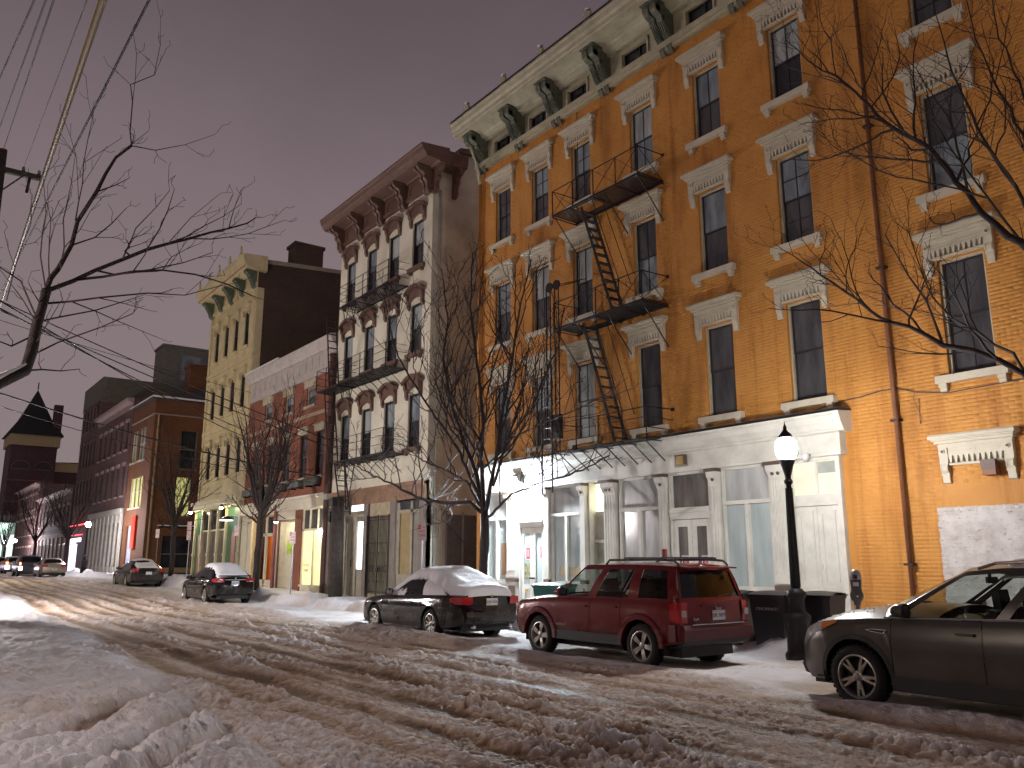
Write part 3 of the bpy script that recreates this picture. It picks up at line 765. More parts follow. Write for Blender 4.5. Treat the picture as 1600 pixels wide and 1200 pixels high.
def shopfront():
    t = thing('shopfront', 'white painted timber shopfront with fluted columns along the orange building', 'shopfront', (-16, 15.9, 0))
    WW = M['white_wood']
    # entablature
    e = MB(); xa, xb = -23.2, -9.82
    e.prism([(15.999, 3.86), (15.75, 3.86), (15.75, 3.93), (15.76, 3.94), (15.76, 4.32), (15.70, 4.35), (15.70, 4.39), (15.66, 4.41), (15.60, 4.50), (15.56, 4.54), (15.53, 4.66), (15.50, 4.68), (15.50, 4.74), (15.999, 4.78)], 'x', xa, xb)
    e.prism([(15.999, 4.35), (15.70, 4.35), (15.66, 4.41), (15.60, 4.50), (15.53, 4.66), (15.50, 4.74), (15.999, 4.78)], 'x', xb, xb+.16)
    part('entablature', e, WW, t)
    part('flashing', MB().box(xa, xb+.18, 15.48, 16, 4.785, 4.80), M['flashing'], t)
    # backing wall, set back behind the openings
    part('backing', MB().box(-23.1, -9.95, 16.62, 16.66, -.3, 4.1), M['dark'], t)
    for a, b in ((-22.95, -21.7), (-19.55, -18.15), (-16.72, -15.1), (-13.12, -11.69)):
        r = MB().box(a, b, 15.93, 16.05, 0, 1.0); panel(r, a+.12, b-.12, 15.93, .2, .88); part('stall_riser', r, WW, t)
    # shop windows: transom light over two tall lights
    def shopwin(x0, x1, up, lo, zb=1.05):
        f = MB()
        f.box(x0, x0+.06, 15.90, 16.0, zb, 3.86); f.box(x1-.06, x1, 15.90, 16.0, zb, 3.86)
        f.box(x0+.06, x1-.06, 15.90, 16.0, zb, zb+.07); f.box(x0+.06, x1-.06, 15.89, 16.0, 2.98, 3.07); f.box(x0+.06, x1-.06, 15.90, 16.0, 3.80, 3.86)
        xm = (x0+x1)/2; f.box(xm-.05, xm+.05, 15.895, 16.0, zb+.07, 2.98)
        f.box(x0-.02, x1+.02, 15.85, 15.90, zb-.06, zb+.01)
        o = part('window', f, WW, t)
        part('pane', MB().quad((x0+.06, 15.98, 3.07), (x1-.06, 15.98, 3.07), (x1-.06, 15.98, 3.8), (x0+.06, 15.98, 3.8)), M[up], o)
        part('pane', MB().quad((x0+.06, 15.98, zb+.07), (xm-.05, 15.98, zb+.07), (xm-.05, 15.98, 2.98), (x0+.06, 15.98, 2.98)), M[lo], o)
        part('pane', MB().quad((xm+.05, 15.98, zb+.07), (x1-.06, 15.98, zb+.07), (x1-.06, 15.98, 2.98), (xm+.05, 15.98, 2.98)), M[lo], o)
        return o
    shopwin(-22.92, -21.72, 'pane_paper', 'pane_teal')
    shopwin(-19.55, -18.17, 'pane_paper', 'pane_teal')
    w3 = shopwin(-16.62, -15.12, 'pane_paper', 'pane_paper')
    w4 = shopwin(-13.10, -11.70, 'pane_paper', 'pane_teal')
    # notices and brown paper seen in the glass
    part('paper_roll', MB().box(-22.15, -21.86, 15.965, 15.975, 1.25, 2.25), mat('brown_paper', (.36, .20, .10), .7), t)
    part('paper_band', MB().box(-19.25, -18.3, 15.966, 15.976, 1.25, 1.52), mat('tan_paper', (.50, .42, .28), .7), t)
    # glazed double doors
    def doors(x0, x1, pm, up):
        f = MB(); y = 15.98
        f.box(x0, x0+.08, y-.09, y+.03, 0, 3.86); f.box(x1-.08, x1, y-.09, y+.03, 0, 3.86); f.box(x0+.08, x1-.08, y-.09, y+.03, 3.80, 3.86)
        f.box(x0+.04, x1-.04, y-.16, y+.03, 2.86, 2.93); f.box(x0+.08, x1-.08, y-.11, y+.03, 2.70, 2.86); f.box(x0+.08, x1-.08, y-.10, y+.03, 2.93, 2.99)
        o = part('door_frame', f, WW, t)
        part('pane', MB().quad((x0+.08, y, 2.99), (x1-.08, y, 2.99), (x1-.08, y, 3.8), (x0+.08, y, 3.8)), M[up], o)
        xm = (x0+x1)/2
        for k, (a, b) in enumerate(((x0+.085, xm-.008), (xm+.008, x1-.085))):
            l = MB(); l.box(a, a+.13, y-.05, y, .22, 2.69); l.box(b-.13, b, y-.05, y, .22, 2.69); l.box(a+.13, b-.13, y-.05, y, 2.52, 2.69); l.box(a+.13, b-.13, y-.05, y, .22, 1.0)
            panel(l, a+.16, b-.16, y-.05, .4, .9)
            d = part('door', l, WW, t)
            part('pane', MB().quad((a+.13, y-.02, 1.0), (b-.13, y-.02, 1.0), (b-.13, y-.02, 2.52), (a+.13, y-.02, 2.52)), M[pm], d)
            hx = b-.06 if k == 0 else a+.06
            part('handle', MB().lathe([(.03, 0), (.03, -.015), (.012, -.016), (.012, -.05), (.028, -.052), (.028, -.08)][::-1], (hx, y-.05, 1.18), 8, 'y'), M['iron'], d)
            if k == 0: part('letter_slot', MB().box(a+.2, b-.2, y-.075, y-.06, .78, .86), mat('brass', (.45, .32, .12), .4, metal=.8), d)
        return o
    doors(-21.12, -19.82, 'pane_teal', 'pane_paper')
    doors(-14.78, -13.42, 'pane_smoke', 'pane_smoke')
    # red and white notices on the door glass
    red = mat('notice_red', (.36, .03, .045), .6); whi = mat('notice_white', (.75, .73, .72), .6)
    for x, z, y in ((-20.72, 1.92, 15.955), (-20.02, 1.95, 15.955), (-14.36, 1.62, 15.955), (-13.72, 1.62, 15.955)):
        n_ = part('notice', MB().box(x-.13, x+.13, y-.003, y, z-.2, z+.2), whi, t)
        part('notice_print', MB().box(x-.10, x+.10, y-.006, y-.003, z-.17, z+.17), red, n_)
        part('notice_print', MB().box(x-.05, x+.05, y-.008, y-.006, z-.10, z+.12), mat('notice_pink', (.55, .25, .27), .6), n_)
    part('poster', MB().box(-20.93, -20.6, 15.952, 15.956, 1.15, 1.62), mat('poster_print', (.42, .40, .12), .6, col2=(.05, .06, .14), scale=7, detail=2), t)
    part('red_plate', MB().box(-15.0, -14.84, 15.80, 15.815, 1.75, 1.98), red, t)
    # columns
    def column(x0, x1, flutes, cap):
        c = MB(); c.box(x0, x1, 15.82, 15.999, 1.28, 3.52)
        n = flutes; wd = (x1-x0-.05)/max(n, 1)
        for k in range(n): c.box(x0+.035+k*wd, x0+.035+k*wd+wd*.45, 15.80, 15.82, 1.4, 3.45)
        c.box(x0-.015, x1+.015, 15.80, 15.999, 1.20, 1.28)
        c.prism([(15.999, 3.52), (15.80, 3.52), (15.78, 3.60), (15.72, 3.66), (15.70, 3.78), (15.999, 3.78)], 'x', x0-.02, x1+.02)
        c.box(x0, x1, 15.86, 15.999, 0, 1.2); panel(c, x0+.03, x1-.03, 15.86, .1, 1.0, .03)
        o = part('column', c, WW, t)
        part('abacus', MB().box(x0-.05, x1+.05, 15.66, 15.999, 3.78, 3.86), M['brown_wood'], o)
        part('plinth_band', MB().box(x0-.02, x1+.02, 15.80, 15.999, 1.06, 1.16), M['brown_wood'], o)
        part('plinth_panel', MB().box(x0+.05, x1-.05, 15.845, 15.86, .16, .94), M['brown_wood'], o)
        k = 2 if cap else 1
        for i in range(k):
            xx = (x0+x1)/2+(i-(k-1)/2)*.15
            part('rosette', MB().lathe([(.001, -.03), (.03, -.03), (.045, -.015), (.05, 0)], (xx, 15.775, 3.60), 8, 'y'), M['brown_wood'], o)
    column(-21.68, -21.2, 4, True); column(-19.78, -19.58, 0, False); column(-18.14, -17.95, 0, False)
    column(-17.15, -16.70, 4, True); column(-15.10, -14.84, 2, False); column(-13.38, -13.14, 2, False); column(-11.67, -11.28, 5, True); column(-23.15, -22.95, 0, False)
    # recessed side door under a lit transom
    d = MB(); d.box(-17.93, -17.88, 15.95, 16.5, 0, 3.86); d.box(-17.22, -17.17, 15.95, 16.5, 0, 3.86); d.box(-17.88, -17.22, 16.2, 16.28, 2.92, 3.06)
    d.box(-17.88, -17.22, 16.24, 16.3, 2.3, 2.92); d.box(-17.88, -17.22, 16.14, 16.3, 2.18, 2.28)
    o = part('side_door', d, WW, t)
    l = MB(); l.box(-17.86, -17.24, 16.26, 16.31, 0, 2.18); panel(l, -17.78, -17.32, 16.26, 1.2, 2.05); panel(l, -17.78, -17.32, 16.26, .3, 1.05)
    part('door', l, mat('pale_green_door', (.55, .56, .44), .5), t)
    part('lit_transom', MB().quad((-17.88, 16.24, 3.06), (-17.22, 16.24, 3.06), (-17.22, 16.24, 3.84), (-17.88, 16.24, 3.84)), glow_mat('transom_glow', (1.0, .93, .66), 2.6), o)
    # big panelled double door at the right end
    d = MB(); y = 15.95
    d.box(-11.22, -11.12, y-.06, 16.2, 0, 3.86); d.box(-10.06, -9.96, y-.06, 16.2, 0, 3.86); d.box(-11.12, -10.06, y-.06, y+.06, 3.78, 3.86); d.box(-11.12, -10.06, y-.05, y+.06, 2.90, 3.08)
    d.box(-11.12, -10.06, y-.07, y+.06, 2.84, 2.90); d.box(-10.56, -10.51, y-.04, y+.04, 3.08, 3.78)
    o = part('door_case', d, WW, t)
    for (a, b, g) in ((-11.12, -10.56, ('transom_dim', (.95, .92, .66), .42)), (-10.51, -10.06, ('transom_yellow', (1, .9, .42), .8))):
        part('lit_transom', MB().quad((a, y, 3.08), (b, y, 3.08), (b, y, 3.78), (a, y, 3.78)), glow_mat(*g), o)
    part('transom_blind', MB().box(-10.50, -10.07, y-.012, y-.006, 3.52, 3.77), mat('grey_blind', (.4, .42, .38), .7), o)
    for a, b in ((-11.11, -10.595), (-10.585, -10.07)):
        l = MB(); l.box(a, b, y-.02, y+.04, .18, 2.83)
        panel(l, a+.09, b-.09, y-.02, 1.25, 2.68, .03); panel(l, a+.09, b-.09, y-.02, .62, 1.08, .03); panel(l, a+.09, b-.09, y-.02, .24, .52, .025)
        l.box(a+.07, b-.07, y-.045, y-.02, 1.13, 1.16); l.box(a+.07, b-.07, y-.045, y-.02, 2.70, 2.73)
        dd = part('door', l, WW, t)
        part('hinge', MB().box(a+.02, a+.05, y-.04, y-.02, 1.5, 1.62), WW, dd)
    part('letter_slot', MB().box(-10.98, -10.74, y-.035, y-.02, .70, .74), M['brown_wood'], t)
    # security cameras
    for x, z in ((-10.86, 3.95), (-10.55, 3.88)):
        c = thing('security_camera', 'pale dome camera on the white fascia just right of the street lamp, %s of two' % ('left' if x < -10.7 else 'right'), 'camera', (x, 15.7, z))
        part('bracket', MB().box(x-.03, x+.03, 15.6, 15.76, z, z+.05), M['grey_wood'], c); part('dome', MB().lathe([(.08, .05), (.085, 0), (.075, -.06), (.045, -.11), (.002, -.125)][::-1], (x, 15.58, z), 10), mat('camera_white', (.7, .68, .68), .3), c, smooth=True)
    return t
# ------------------------------------------------------------------ fire escapes
def bar(mb, a, b, r=.014, n=4): return mb.tube([a, b], r, n)
def fire_escape_orange():
    t = thing('fire_escape', 'black iron fire escape with three balconies and zigzag ladders on the orange wall', 'fire escape', (-16.4, 15.5, 4.7))
    I = M['iron']
    x0, x1, yo = -18.22, -14.62, 15.0
    for z, xb in ((11.86, False), (8.33, False), (4.72, True)):
        p = MB()
        for y in (yo, 15.93): p.box(x0, x1, y-.02, y+.02, z-.05, z)
        for x in (x0, -17.4, -16.4, -15.5, x1): p.box(x-.02, x+.02, yo, 16, z-.07, z-.05)
        f = part('balcony_frame', p, I, t)
        me = MB().box(-.0, x1-x0, -.022, .022, -.012, .004).mesh('slat', I)
        me2 = MB().box(0, .75, -.022, .022, -.012, .004).mesh('slat', I); me3 = MB().box(0, 2.0, -.022, .022, -.012, .004).mesh('slat', I)
        for k in range(11):
            y = yo+.06+k*.082
            if 2 <= k <= 7:      # hatch for the ladder
                shared('slat', me2, f, (x0, y, z)); shared('slat', me3, f, (x1-2.0, y, z))
            else: shared('slat', me, f, (x0, y, z))
        r = MB(); posts = (x0, -17.3, -16.4, -15.48, x1)
        for x in posts: r.box(x-.012, x+.012, yo-.012, yo+.012, z, z+.78)
        bar(r, (x0, yo, z+.78), (x1, yo, z+.78), .016)
        for x in (x0, x1): bar(r, (x, yo, z+.78), (x, 16, z+.80), .014); bar(r, (x, yo, z+.02), (x, 16, z+.02), .014); r.box(x-.05, x+.05, 15.97, 16, z+.76, z+.84)
        if not xb:
            for a, b in zip(posts[:-1], posts[1:]):
                bar(r, (a, yo, z+.02), (b, yo, z+.76), .009); bar(r, (a, yo, z+.76), (b, yo, z+.02), .009)
            for x in (x0, x1): bar(r, (x, yo, z), (x, 15.98, z+.78), .009); bar(r, (x, yo, z+.78), (x, 15.98, z), .009)
        else:
            for q in (.26, .52): bar(r, (x0, yo, z+q), (x1, yo, z+q), .012); [bar(r, (x, yo, z+q), (x, 16, z+q), .012) for x in (x1,)]
        part('railing', r, I, t)
        for x in ((x0+.05, -17.2, -16.0, x1-.05) if not xb else np.linspace(x0+.1, x1-.1, 8)):
            L = .62 if not xb else .48
            part('strut', bar(MB(), (x, yo+.05, z-.06), (x, 15.99 if not xb else 15.74, z-.06-L-(0 if xb else .45)), .017), I, t)
    for (xt, zt, xb_, zb) in ((-17.12, 11.80, -15.92, 8.36), (-17.12, 8.28, -15.95, 4.76)):
        l = MB()
        for y in (15.18, 15.62):
            d = Vector((xb_-xt, 0, zb-zt)).normalized(); nrm = Vector((-d.z, 0, d.x))*.045
            A, B = Vector((xt, y, zt)), Vector((xb_, y, zb))
            l.prism([(A.x+nrm.x, A.z+nrm.z), (A.x-nrm.x, A.z-nrm.z), (B.x-nrm.x, B.z-nrm.z), (B.x+nrm.x, B.z+nrm.z)], 'y', y-.008, y+.008)
            bar(l, (xt+.35, y, zt+.4), (xb_+.30, y, zb+.75), .011)
        o = part('ladder', l, I, t)
        n = 12; me = MB().box(-.075, .075, -.22, .22, -.012, .012).mesh('rung', I)
        for k in range(n):
            q = (k+.6)/n; shared('rung', me, o, (xt+(xb_-xt)*q, 15.4, zt+(zb-zt)*q))
    # counterweighted drop ladder at the left end
    c = MB()
    for x in (-18.5, -18.32): c.box(x-.012, x+.012, 14.94, 14.97, 5.0, 9.6)
    for x in (-18.12, -17.94): c.box(x-.012, x+.012, 14.94, 14.97, 4.7, 9.6)
    for z in (6.2, 7.9, 9.6): bar(c, (-18.55, 14.95, z), (-17.85, 14.95, z), .015)
    bar(c, (-18.5, 14.95, 9.6), (-18.2, 16, 10.0), .015); bar(c, (-17.95, 14.95, 9.6), (-17.95, 16, 10.0), .015)
    part('guide_frame', c, I, t)
    for x in (-18.35, -18.02):
        part('pulley', MB().lathe([(.05, -.02), (.15, -.022), (.13, 0), (.15, .022), (.05, .02)], (x, 14.95, 9.62), 14, 'y'), I, t)
    part('counterweight', MB().box(-18.16, -17.86, 14.85, 15.0, 5.05, 5.75).tube([(-18.03, 14.93, 5.75), (-18.03, 14.94, 9.5)], .008, 3), I, t)
    l = MB()
    for x in (-18.62, -18.16): l.box(x-.022, x+.022, 14.83, 14.86, 3.55, 7.2)
    o = part('drop_ladder', l, I, t)
    me = MB().tube([(-.23, 0, 0), (.23, 0, 0)], .012, 5).mesh('rung', I)
    for k in range(11): shared('rung', me, o, (-18.39, 14.845, 3.85+k*.31))
    return t

# ------------------------------------------------------------------ white building
WX = (-34.2, -32.12, -30.08, -28.06)
def white_building():
    t = thing('white_building', 'narrow four storey cream white building with brown bracketed cornice and arched window hoods', 'building', (-31.1, FY, 0))
    x0, x1 = -35.35, -26.95; S = M['stucco']
    rows = ((5.98, 2.12), (9.75, 2.05), (13.35, 2.0))
    holes = [(x-.46, x+.46, z, z+h) for x in WX for z, h in rows]
    w = MB(); wall_face(w, x0, x1, 4.6, 16.5, holes, FY, .22)
    part('wall', w, S, t)
    sw = MB(); sw.poly([(x1, FY+.001, -.5), (x1, FY+15, -.5), (x1, FY+15, 19.1), (x1, 18.2, 18.5), (x1, 17.15, 18.3), (x1, 17.15, 17.6), (x1, FY+.001, 17.6)]); sw.quad((x0, FY+15, -.5), (x0, FY+.001, -.5), (x0, FY+.001, 17.6), (x0, FY+15, 19.1))
    sw.quad((x0, FY+.001, 17.6), (x1, FY+.001, 17.6), (x1, FY+15, 19.1), (x0, FY+15, 19.1))
    part('side_wall', sw, M['side_grey'], t)
    part('roof_edge', MB().prism([(17.2, 18.22), (17.2, 18.42), (18.2, 18.62), (31, 19.2), (31, 19.0)], 'x', x1-.3, x1+.12), M['brownstone'], t)
    # blocked openings in the side wall down the alley
    part('side_panel', MB().box(x1, x1+.03, 16.85, 18.3, .2, 3.4), mat('side_panel_grey', (.15, .14, .13), .9, var=.3), t)
    part('side_panel_edge', MB().box(x1+.03, x1+.06, 16.82, 16.88, .2, 3.5).box(x1+.03, x1+.06, 17.55, 17.62, .2, 3.5), M['grey_wood'], t)
    part('drainpipe', MB().tube([(x1+.06, 16.32, .2), (x1+.06, 16.32, 16.3)], .05, 8), mat('pipe_pale', (.62, .62, .52), .5), t, smooth=True)
    hood = MB()
    N = 9
    def arc(wd, z0, ht): return [(-wd+2*wd*i/(N-1), z0+ht*(1-((2*i/(N-1))-1)**2)) for i in range(N)]
    lo, hi = arc(.58, .02, .22), arc(.62, .40, .30)
    hood.prism([(-.58, .02)]+lo[1:-1]+[(.58, .02), (.60, .40)]+arc(.60, .40, .24)[::-1][1:-1]+[(-.60, .40)], 'y', -.10, 0)
    hood.prism([(-.70, .40)]+arc(.70, .42, .22)[1:-1]+[(.70, .40), (.74, .50)]+arc(.74, .52, .25)[::-1][1:-1]+[(-.74, .50)], 'y', -.22, 0)
    for s in (-1, 1):
        xa, xb = (.46, .62) if s > 0 else (-.62, -.46)
        hood.prism([(0, .42), (-.19, .42), (-.17, .25), (-.11, .12), (-.10, -.06), (-.05, -.17), (0, -.2)], 'x', xa, xb)
    hme = hood.mesh('window_hood', M['brownstone'])
    sill = MB().box(-.62, .62, -.15, .06, -.17, 0).box(-.52, -.38, -.11, 0, -.28, -.17).box(.38, .52, -.11, 0, -.28, -.17).mesh('sill', M['brownstone'])
    for i, x in enumerate(WX):
        for j, (z, h) in enumerate(rows):
            pu = ('pane_blue', 'pane_curtain', 'pane_blue')[(i+j) % 3]; pl = ('pane_dark', 'pane_grey')[(i*j) % 2]
            if i == 3 and j == 2: pu = 'pane_curtain'
            window(t, x, z, .92, h, FY, M['frame_dark'], M['frame_dark'], M[pl], M[pu], 0, .5)
            shared('window_hood', hme, t, (x, FY-.001, z+h)); shared('sill', sill, t, (x, FY-.001, z))
    # cornice
    B = M['brownstone']
    c = MB(); c.box(x0-.03, x1+.03, 15.86, 15.999, 16.36, 16.50); c.box(x0, x1, 15.93, 15.999, 16.50, 17.3)
    prof = [(16.3, 17.16), (15.86, 17.16), (15.80, 17.22), (15.25, 17.25), (15.22, 17.32), (15.16, 17.42), (15.10, 17.46), (15.04, 17.62), (15.0, 17.66), (15.0, 17.74), (16.3, 17.86)]
    c.prism(prof, 'x', x0-.5, x1+.75)
    c.prism([(p-16+0, q) for p, q in ()] or [(x1, 17.16), (x1+.10, 17.22), (x1+.66, 17.25), (x1+.72, 17.46), (x1+.76, 17.74), (x1, 17.8)], 'y', 16.3, 17.2)
    part('cornice', c, B, t)
    pnl = MB()
    sc = [(0, .86), (-.66, .86), (-.68, .74), (-.58, .64), (-.42, .60), (-.34, .48), (-.36, .36), (-.24, .24), (-.2, .08), (-.22, -.04), (-.12, -.22), (0, -.26)]
    bk = MB()
    for xx in (-.2, .06): bk.prism(sc, 'x', xx, xx+.14)
    bk.prism([(y*.8, z) for y, z in sc], 'x', -.06, .06); bk.box(-.24, .24, -.70, 0, .80, .88)
    bme = bk.mesh('bracket', B)
    bxs = np.linspace(x0+.2, x1-.2, 5)
    for x in bxs: shared('bracket', bme, t, (x, 15.93, 16.36))
    br = MB().prism(sc, 'y', 0, 0) if False else None
    ar = MB(); n = 8
    pts = [(.55*math.cos(PI-PI*i/n), .34*math.sin(PI*i/n)) for i in range(n+1)]
    for (a, b), (a2, b2) in zip(pts[:-1], pts[1:]): ar.prism([(a, b), (a*.86, b*.80), (a2*.86, b2*.80), (a2, b2)][::-1], 'y', -.03, 0)
    ar.box(-.55, -.47, -.03, 0, -.2, 0); ar.box(.47, .55, -.03, 0, -.2, 0); ar.box(-.66, .66, -.02, 0, -.28, -.24)
    for k in range(6): ar.box(-.52+k*.19, -.42+k*.19, -.14, 0, .40, .52)
    ame = ar.mesh('arched_panel', B)
    for a, b in zip(bxs[:-1], bxs[1:]): shared('arched_panel', ame, t, ((a+b)/2, 15.928, 16.80))
    # side returns of the cornice brackets
    for y in (16.0, 16.9):
        part('bracket', MB().prism([(x1-p, q+16.36) for p, q in sc], 'y', y-.02, y+.16), B, t)
    # ground floor
    SF = mat('tan_shop_paint', (.36, .32, .24), .6, var=.2); BR = mat('brown_grey_paint', (.20, .16, .13), .6)
    part('beam', MB().box(x0, x1, 15.88, 16.1, 4.0, 4.62).box(x0, x1, 15.80, 16.1, 4.50, 4.66), mat('rust_beam', (.30, .17, .10), .7, var=.3), t)
    part('rear_wall', MB().box(x0+.02, x1-.02, 16.5, 16.55, -.3, 4.5), SF, t)
    for x, wd in ((-35.2, .28), (-31.62, .32), (-29.3, .42), (-27.1, .3)): part('pier', MB().box(x-wd/2, x+wd/2, 15.86, 16.2, -.2, 4.0), BR, t)
    # entrance door with tall lit glass
    d = MB(); d.box(-34.6, -31.85, 15.98, 16.06, 0, .25); d.box(-33.65, -33.55, 15.92, 16.1, .2, 3.6); d.box(-32.56, -32.5, 15.93, 16.1, .2, 3.6); d.box(-33.65, -31.8, 15.93, 16.1, 3.5, 3.62); d.box(-33.55, -32.56, 15.98, 16.04, .2, 3.5)
    panel(d, -33.45, -33.05, 15.98, .35, 1.0); panel(d, -33.0, -32.6, 15.98, .35, 1.0); panel(d, -33.45, -33.05, 15.98, 1.15, 3.3)
    o = part('door', d, SF, t)
    part('handle', MB().tube([(-32.95, 15.93, 1.45), (-32.9, 15.9, 1.6), (-32.95, 15.93, 1.75)], .02, 5), M['iron'], o)
    part('sidelight_panel', MB().box(-32.5, -31.8, 15.98, 16.02, .2, 1.3), SF, o)
    part('lit_glass', MB().quad((-32.48, 15.985, 1.36), (-31.8, 15.985, 1.36), (-31.8, 15.985, 3.3), (-32.48, 15.985, 3.3)), glow_mat('white_glow', (.88, .92, 1.0), 3.2), o)
    part('lit_sign', MB().box(-33.0, -31.85, 15.9, 15.95, 3.75, 4.25), glow_mat('sign_glow', (.82, .85, 1.0), 1.7), t)
    # right hand shop panels
    p = MB(); p.box(-29.1, -27.25, 15.96, 16.02, 0, 1.2); p.box(-29.1, -28.85, 15.94, 16.02, 1.2, 3.9); p.box(-28.02, -27.85, 15.94, 16.02, 1.2, 3.9); p.box(-27.3, -27.22, 15.94, 16.02, 1.2, 3.9); p.box(-28.85, -27.3, 15.94, 16.02, 3.5, 3.62)
    o = part('shop_window', p, SF, t)
    pp = mat('boarded_tan', (.36, .27, .12), .7, var=.2)
    part('pane', MB().quad((-28.85, 15.99, 1.2), (-28.02, 15.99, 1.2), (-28.02, 15.99, 3.5), (-28.85, 15.99, 3.5)), pp, o)
    part('pane', MB().quad((-27.85, 15.99, 1.2), (-27.3, 15.99, 1.2), (-27.3, 15.99, 3.5), (-27.85, 15.99, 3.5)), mat('boarded_grey', (.25, .24, .19), .7), o)
    for a, b in ((-28.85, -28.02), (-27.85, -27.3)): part('pane', MB().quad((a, 15.99, 3.62), (b, 15.99, 3.62), (b, 15.99, 3.95), (a, 15.99, 3.95)), M['pane_grey'], o)
    # gate
    part('gate_backing', MB().box(-31.45, -29.5, 15.98, 16.04, .2, 4.0), mat('tan_lit_gateway', (.46, .39, .26), .6, var=.25, scale=4), t)  # added panel, its pale tan stands in for light inside the gateway
    g = thing('security_gate', 'black wrought iron double gate between two piers of the white building', 'gate', (-30.45, 15.85, .3))
    fr = MB()
    for x in (-31.4, -30.45, -29.52): fr.box(x-.03, x+.03, 15.83, 15.87, .35, 3.5)
    for z in (.5, 1.3, 1.5, 2.4, 3.3): fr.box(-31.4, -29.52, 15.84, 15.86, z-.015, z+.015)
    part('gate_frame', fr, M['iron'], g)
    me = MB().tube([(0, 0, 0), (0, 0, 2.95)], .016, 4).lathe([(.004, 3.08), (.022, 3.0), (.012, 2.93)][::-1], (0, 0, 0), 4).mesh('gate_bar', M['iron'])
    for k in range(18):
        if k == 9: continue
        shared('gate_bar', me, g, (-31.3+k*.1, 15.85, .42))
    sc2 = MB()
    for k in range(8):
        for z in (.9, 1.4, 2.0):
            x = -31.25+k*.24; sc2.tube([(x+.05*math.cos(a), 15.845, z+.05*math.sin(a)) for a in np.linspace(0, 5.2, 8)], .007, 3)
    part('scrollwork', sc2, M['iron'], g, stuff=True)
    part('lock_plate', MB().box(-30.52, -30.32, 15.80, 15.86, 1.25, 1.45), M['iron'], g)
    return t
def fire_escape_white():
    t = thing('fire_escape', 'black iron fire escape with three balconies across the white building windows', 'fire escape', (-31.2, 15.5, 5.6)); I = M['iron']
    x0, x1, yo = -33.3, -28.75, 15.05
    for z in (12.72, 9.25, 5.82):
        p = MB()
        for y in (yo, 15.95): p.box(x0, x1, y-.025, y+.025, z-.06, z)
        for x in np.linspace(x0, x1, 7): p.box(x-.02, x+.02, yo, 16, z-.08, z-.06)
        f = part('balcony_frame', p, I, t)
        me = MB().box(0, x1-x0, -.02, .02, -.012, .004).mesh('slat', I)
        for k in range(11): shared('slat', me, f, (x0, yo+.04+k*.085, z))
        r = MB()
        for x in np.linspace(x0, x1, 5): r.box(x-.014, x+.014, yo-.014, yo+.014, z, z+.95)
        for q in (.32, .64, .95): bar(r, (x0, yo, z+q), (x1, yo, z+q), .014); bar(r, (x1, yo, z+q), (x1, 16, z+q), .012); bar(r, (x0, yo, z+q), (x0, 16, z+q), .012)
        part('railing', r, I, t)
        for x in np.linspace(x0+.2, x1-.1, 8): part('strut', bar(MB(), (x, yo+.1, z-.07), (x, 15.98, z-.75), .016), I, t)
        b = MB()
        for x in (x0+.2, x0+1.0): bar(b, (x, yo+.1, z-.07), (x+.3, yo+.1, z-.75), .016); bar(b, (x+.6, yo+.1, z-.07), (x+.3, yo+.1, z-.75), .016)
        part('knee_brace', b, I, t)
    # side landings and steep ladders at the left end, stepping towards the red building
    for z in (9.25,):
        p = MB(); p.box(-35.4, x0, 15.05, 15.95, z-.06, z)
        for x in (-35.4, -34.4): p.box(x-.014, x+.014, 15.04, 15.07, z, z+.95)
        for q in (.3, .62, .95): bar(p, (-35.4, 15.05, z+q), (x0, 15.05, z+q), .014); bar(p, (-35.4, 15.05, z+q), (-35.4, 16, z+q), .014)
        part('side_landing', p, I, t)
    for (xt, zt, xb, zb) in ((-34.8, 12.7, -34.2, 9.3), (-34.7, 9.2, -33.9, 5.8), (-33.3, 5.8, -32.5, 3.6)):
        l = MB()
        for y in (15.15, 15.6): l.tube([(xt, y, zt), (xb, y, zb)], .035, 4)
        o = part('ladder', l, M['rust_iron'], t)
        me = MB().box(-.06, .06, -.22, .22, -.012, .012).mesh('rung', I)
        for k in range(10): q = (k+.5)/10; shared('rung', me, o, (xt+(xb-xt)*q, 15.38, zt+(zb-zt)*q))
    b = MB(); bar(b, (-32.2, 15.1, 5.75), (-31.9, 15.1, 3.75), .03); bar(b, (-31.2, 15.1, 5.75), (-31.8, 15.1, 3.75), .025); bar(b, (-32.3, 15.1, 4.0), (-31.0, 15.3, 4.6), .02)
    part('drop_stair', b, I, t)
    p = thing('utility_pole', 'short stout weathered timber pole standing where the red and white buildings meet', 'pole', (-33.2, 15.35, 0))
    part('post', MB().tube([(-33.05, 15.35, -.2), (-33.2, 15.35, 4.35)], [.30, .26], 10), M['timber'], p, smooth=True)
    part('cap_box', MB().box(-33.35, -32.95, 15.0, 15.2, 3.95, 4.3), M['iron'], p)
    part('riser_pipe', MB().tube([(-35.45, 15.85, .2), (-35.45, 15.85, 11.2)], .16, 8), mat('dark_red_pipe', (.075, .03, .022), .7), p)
    part('guard', MB().box(-33.6, -33.42, 15.1, 15.3, 3.3, 3.75), M['iron'], p)

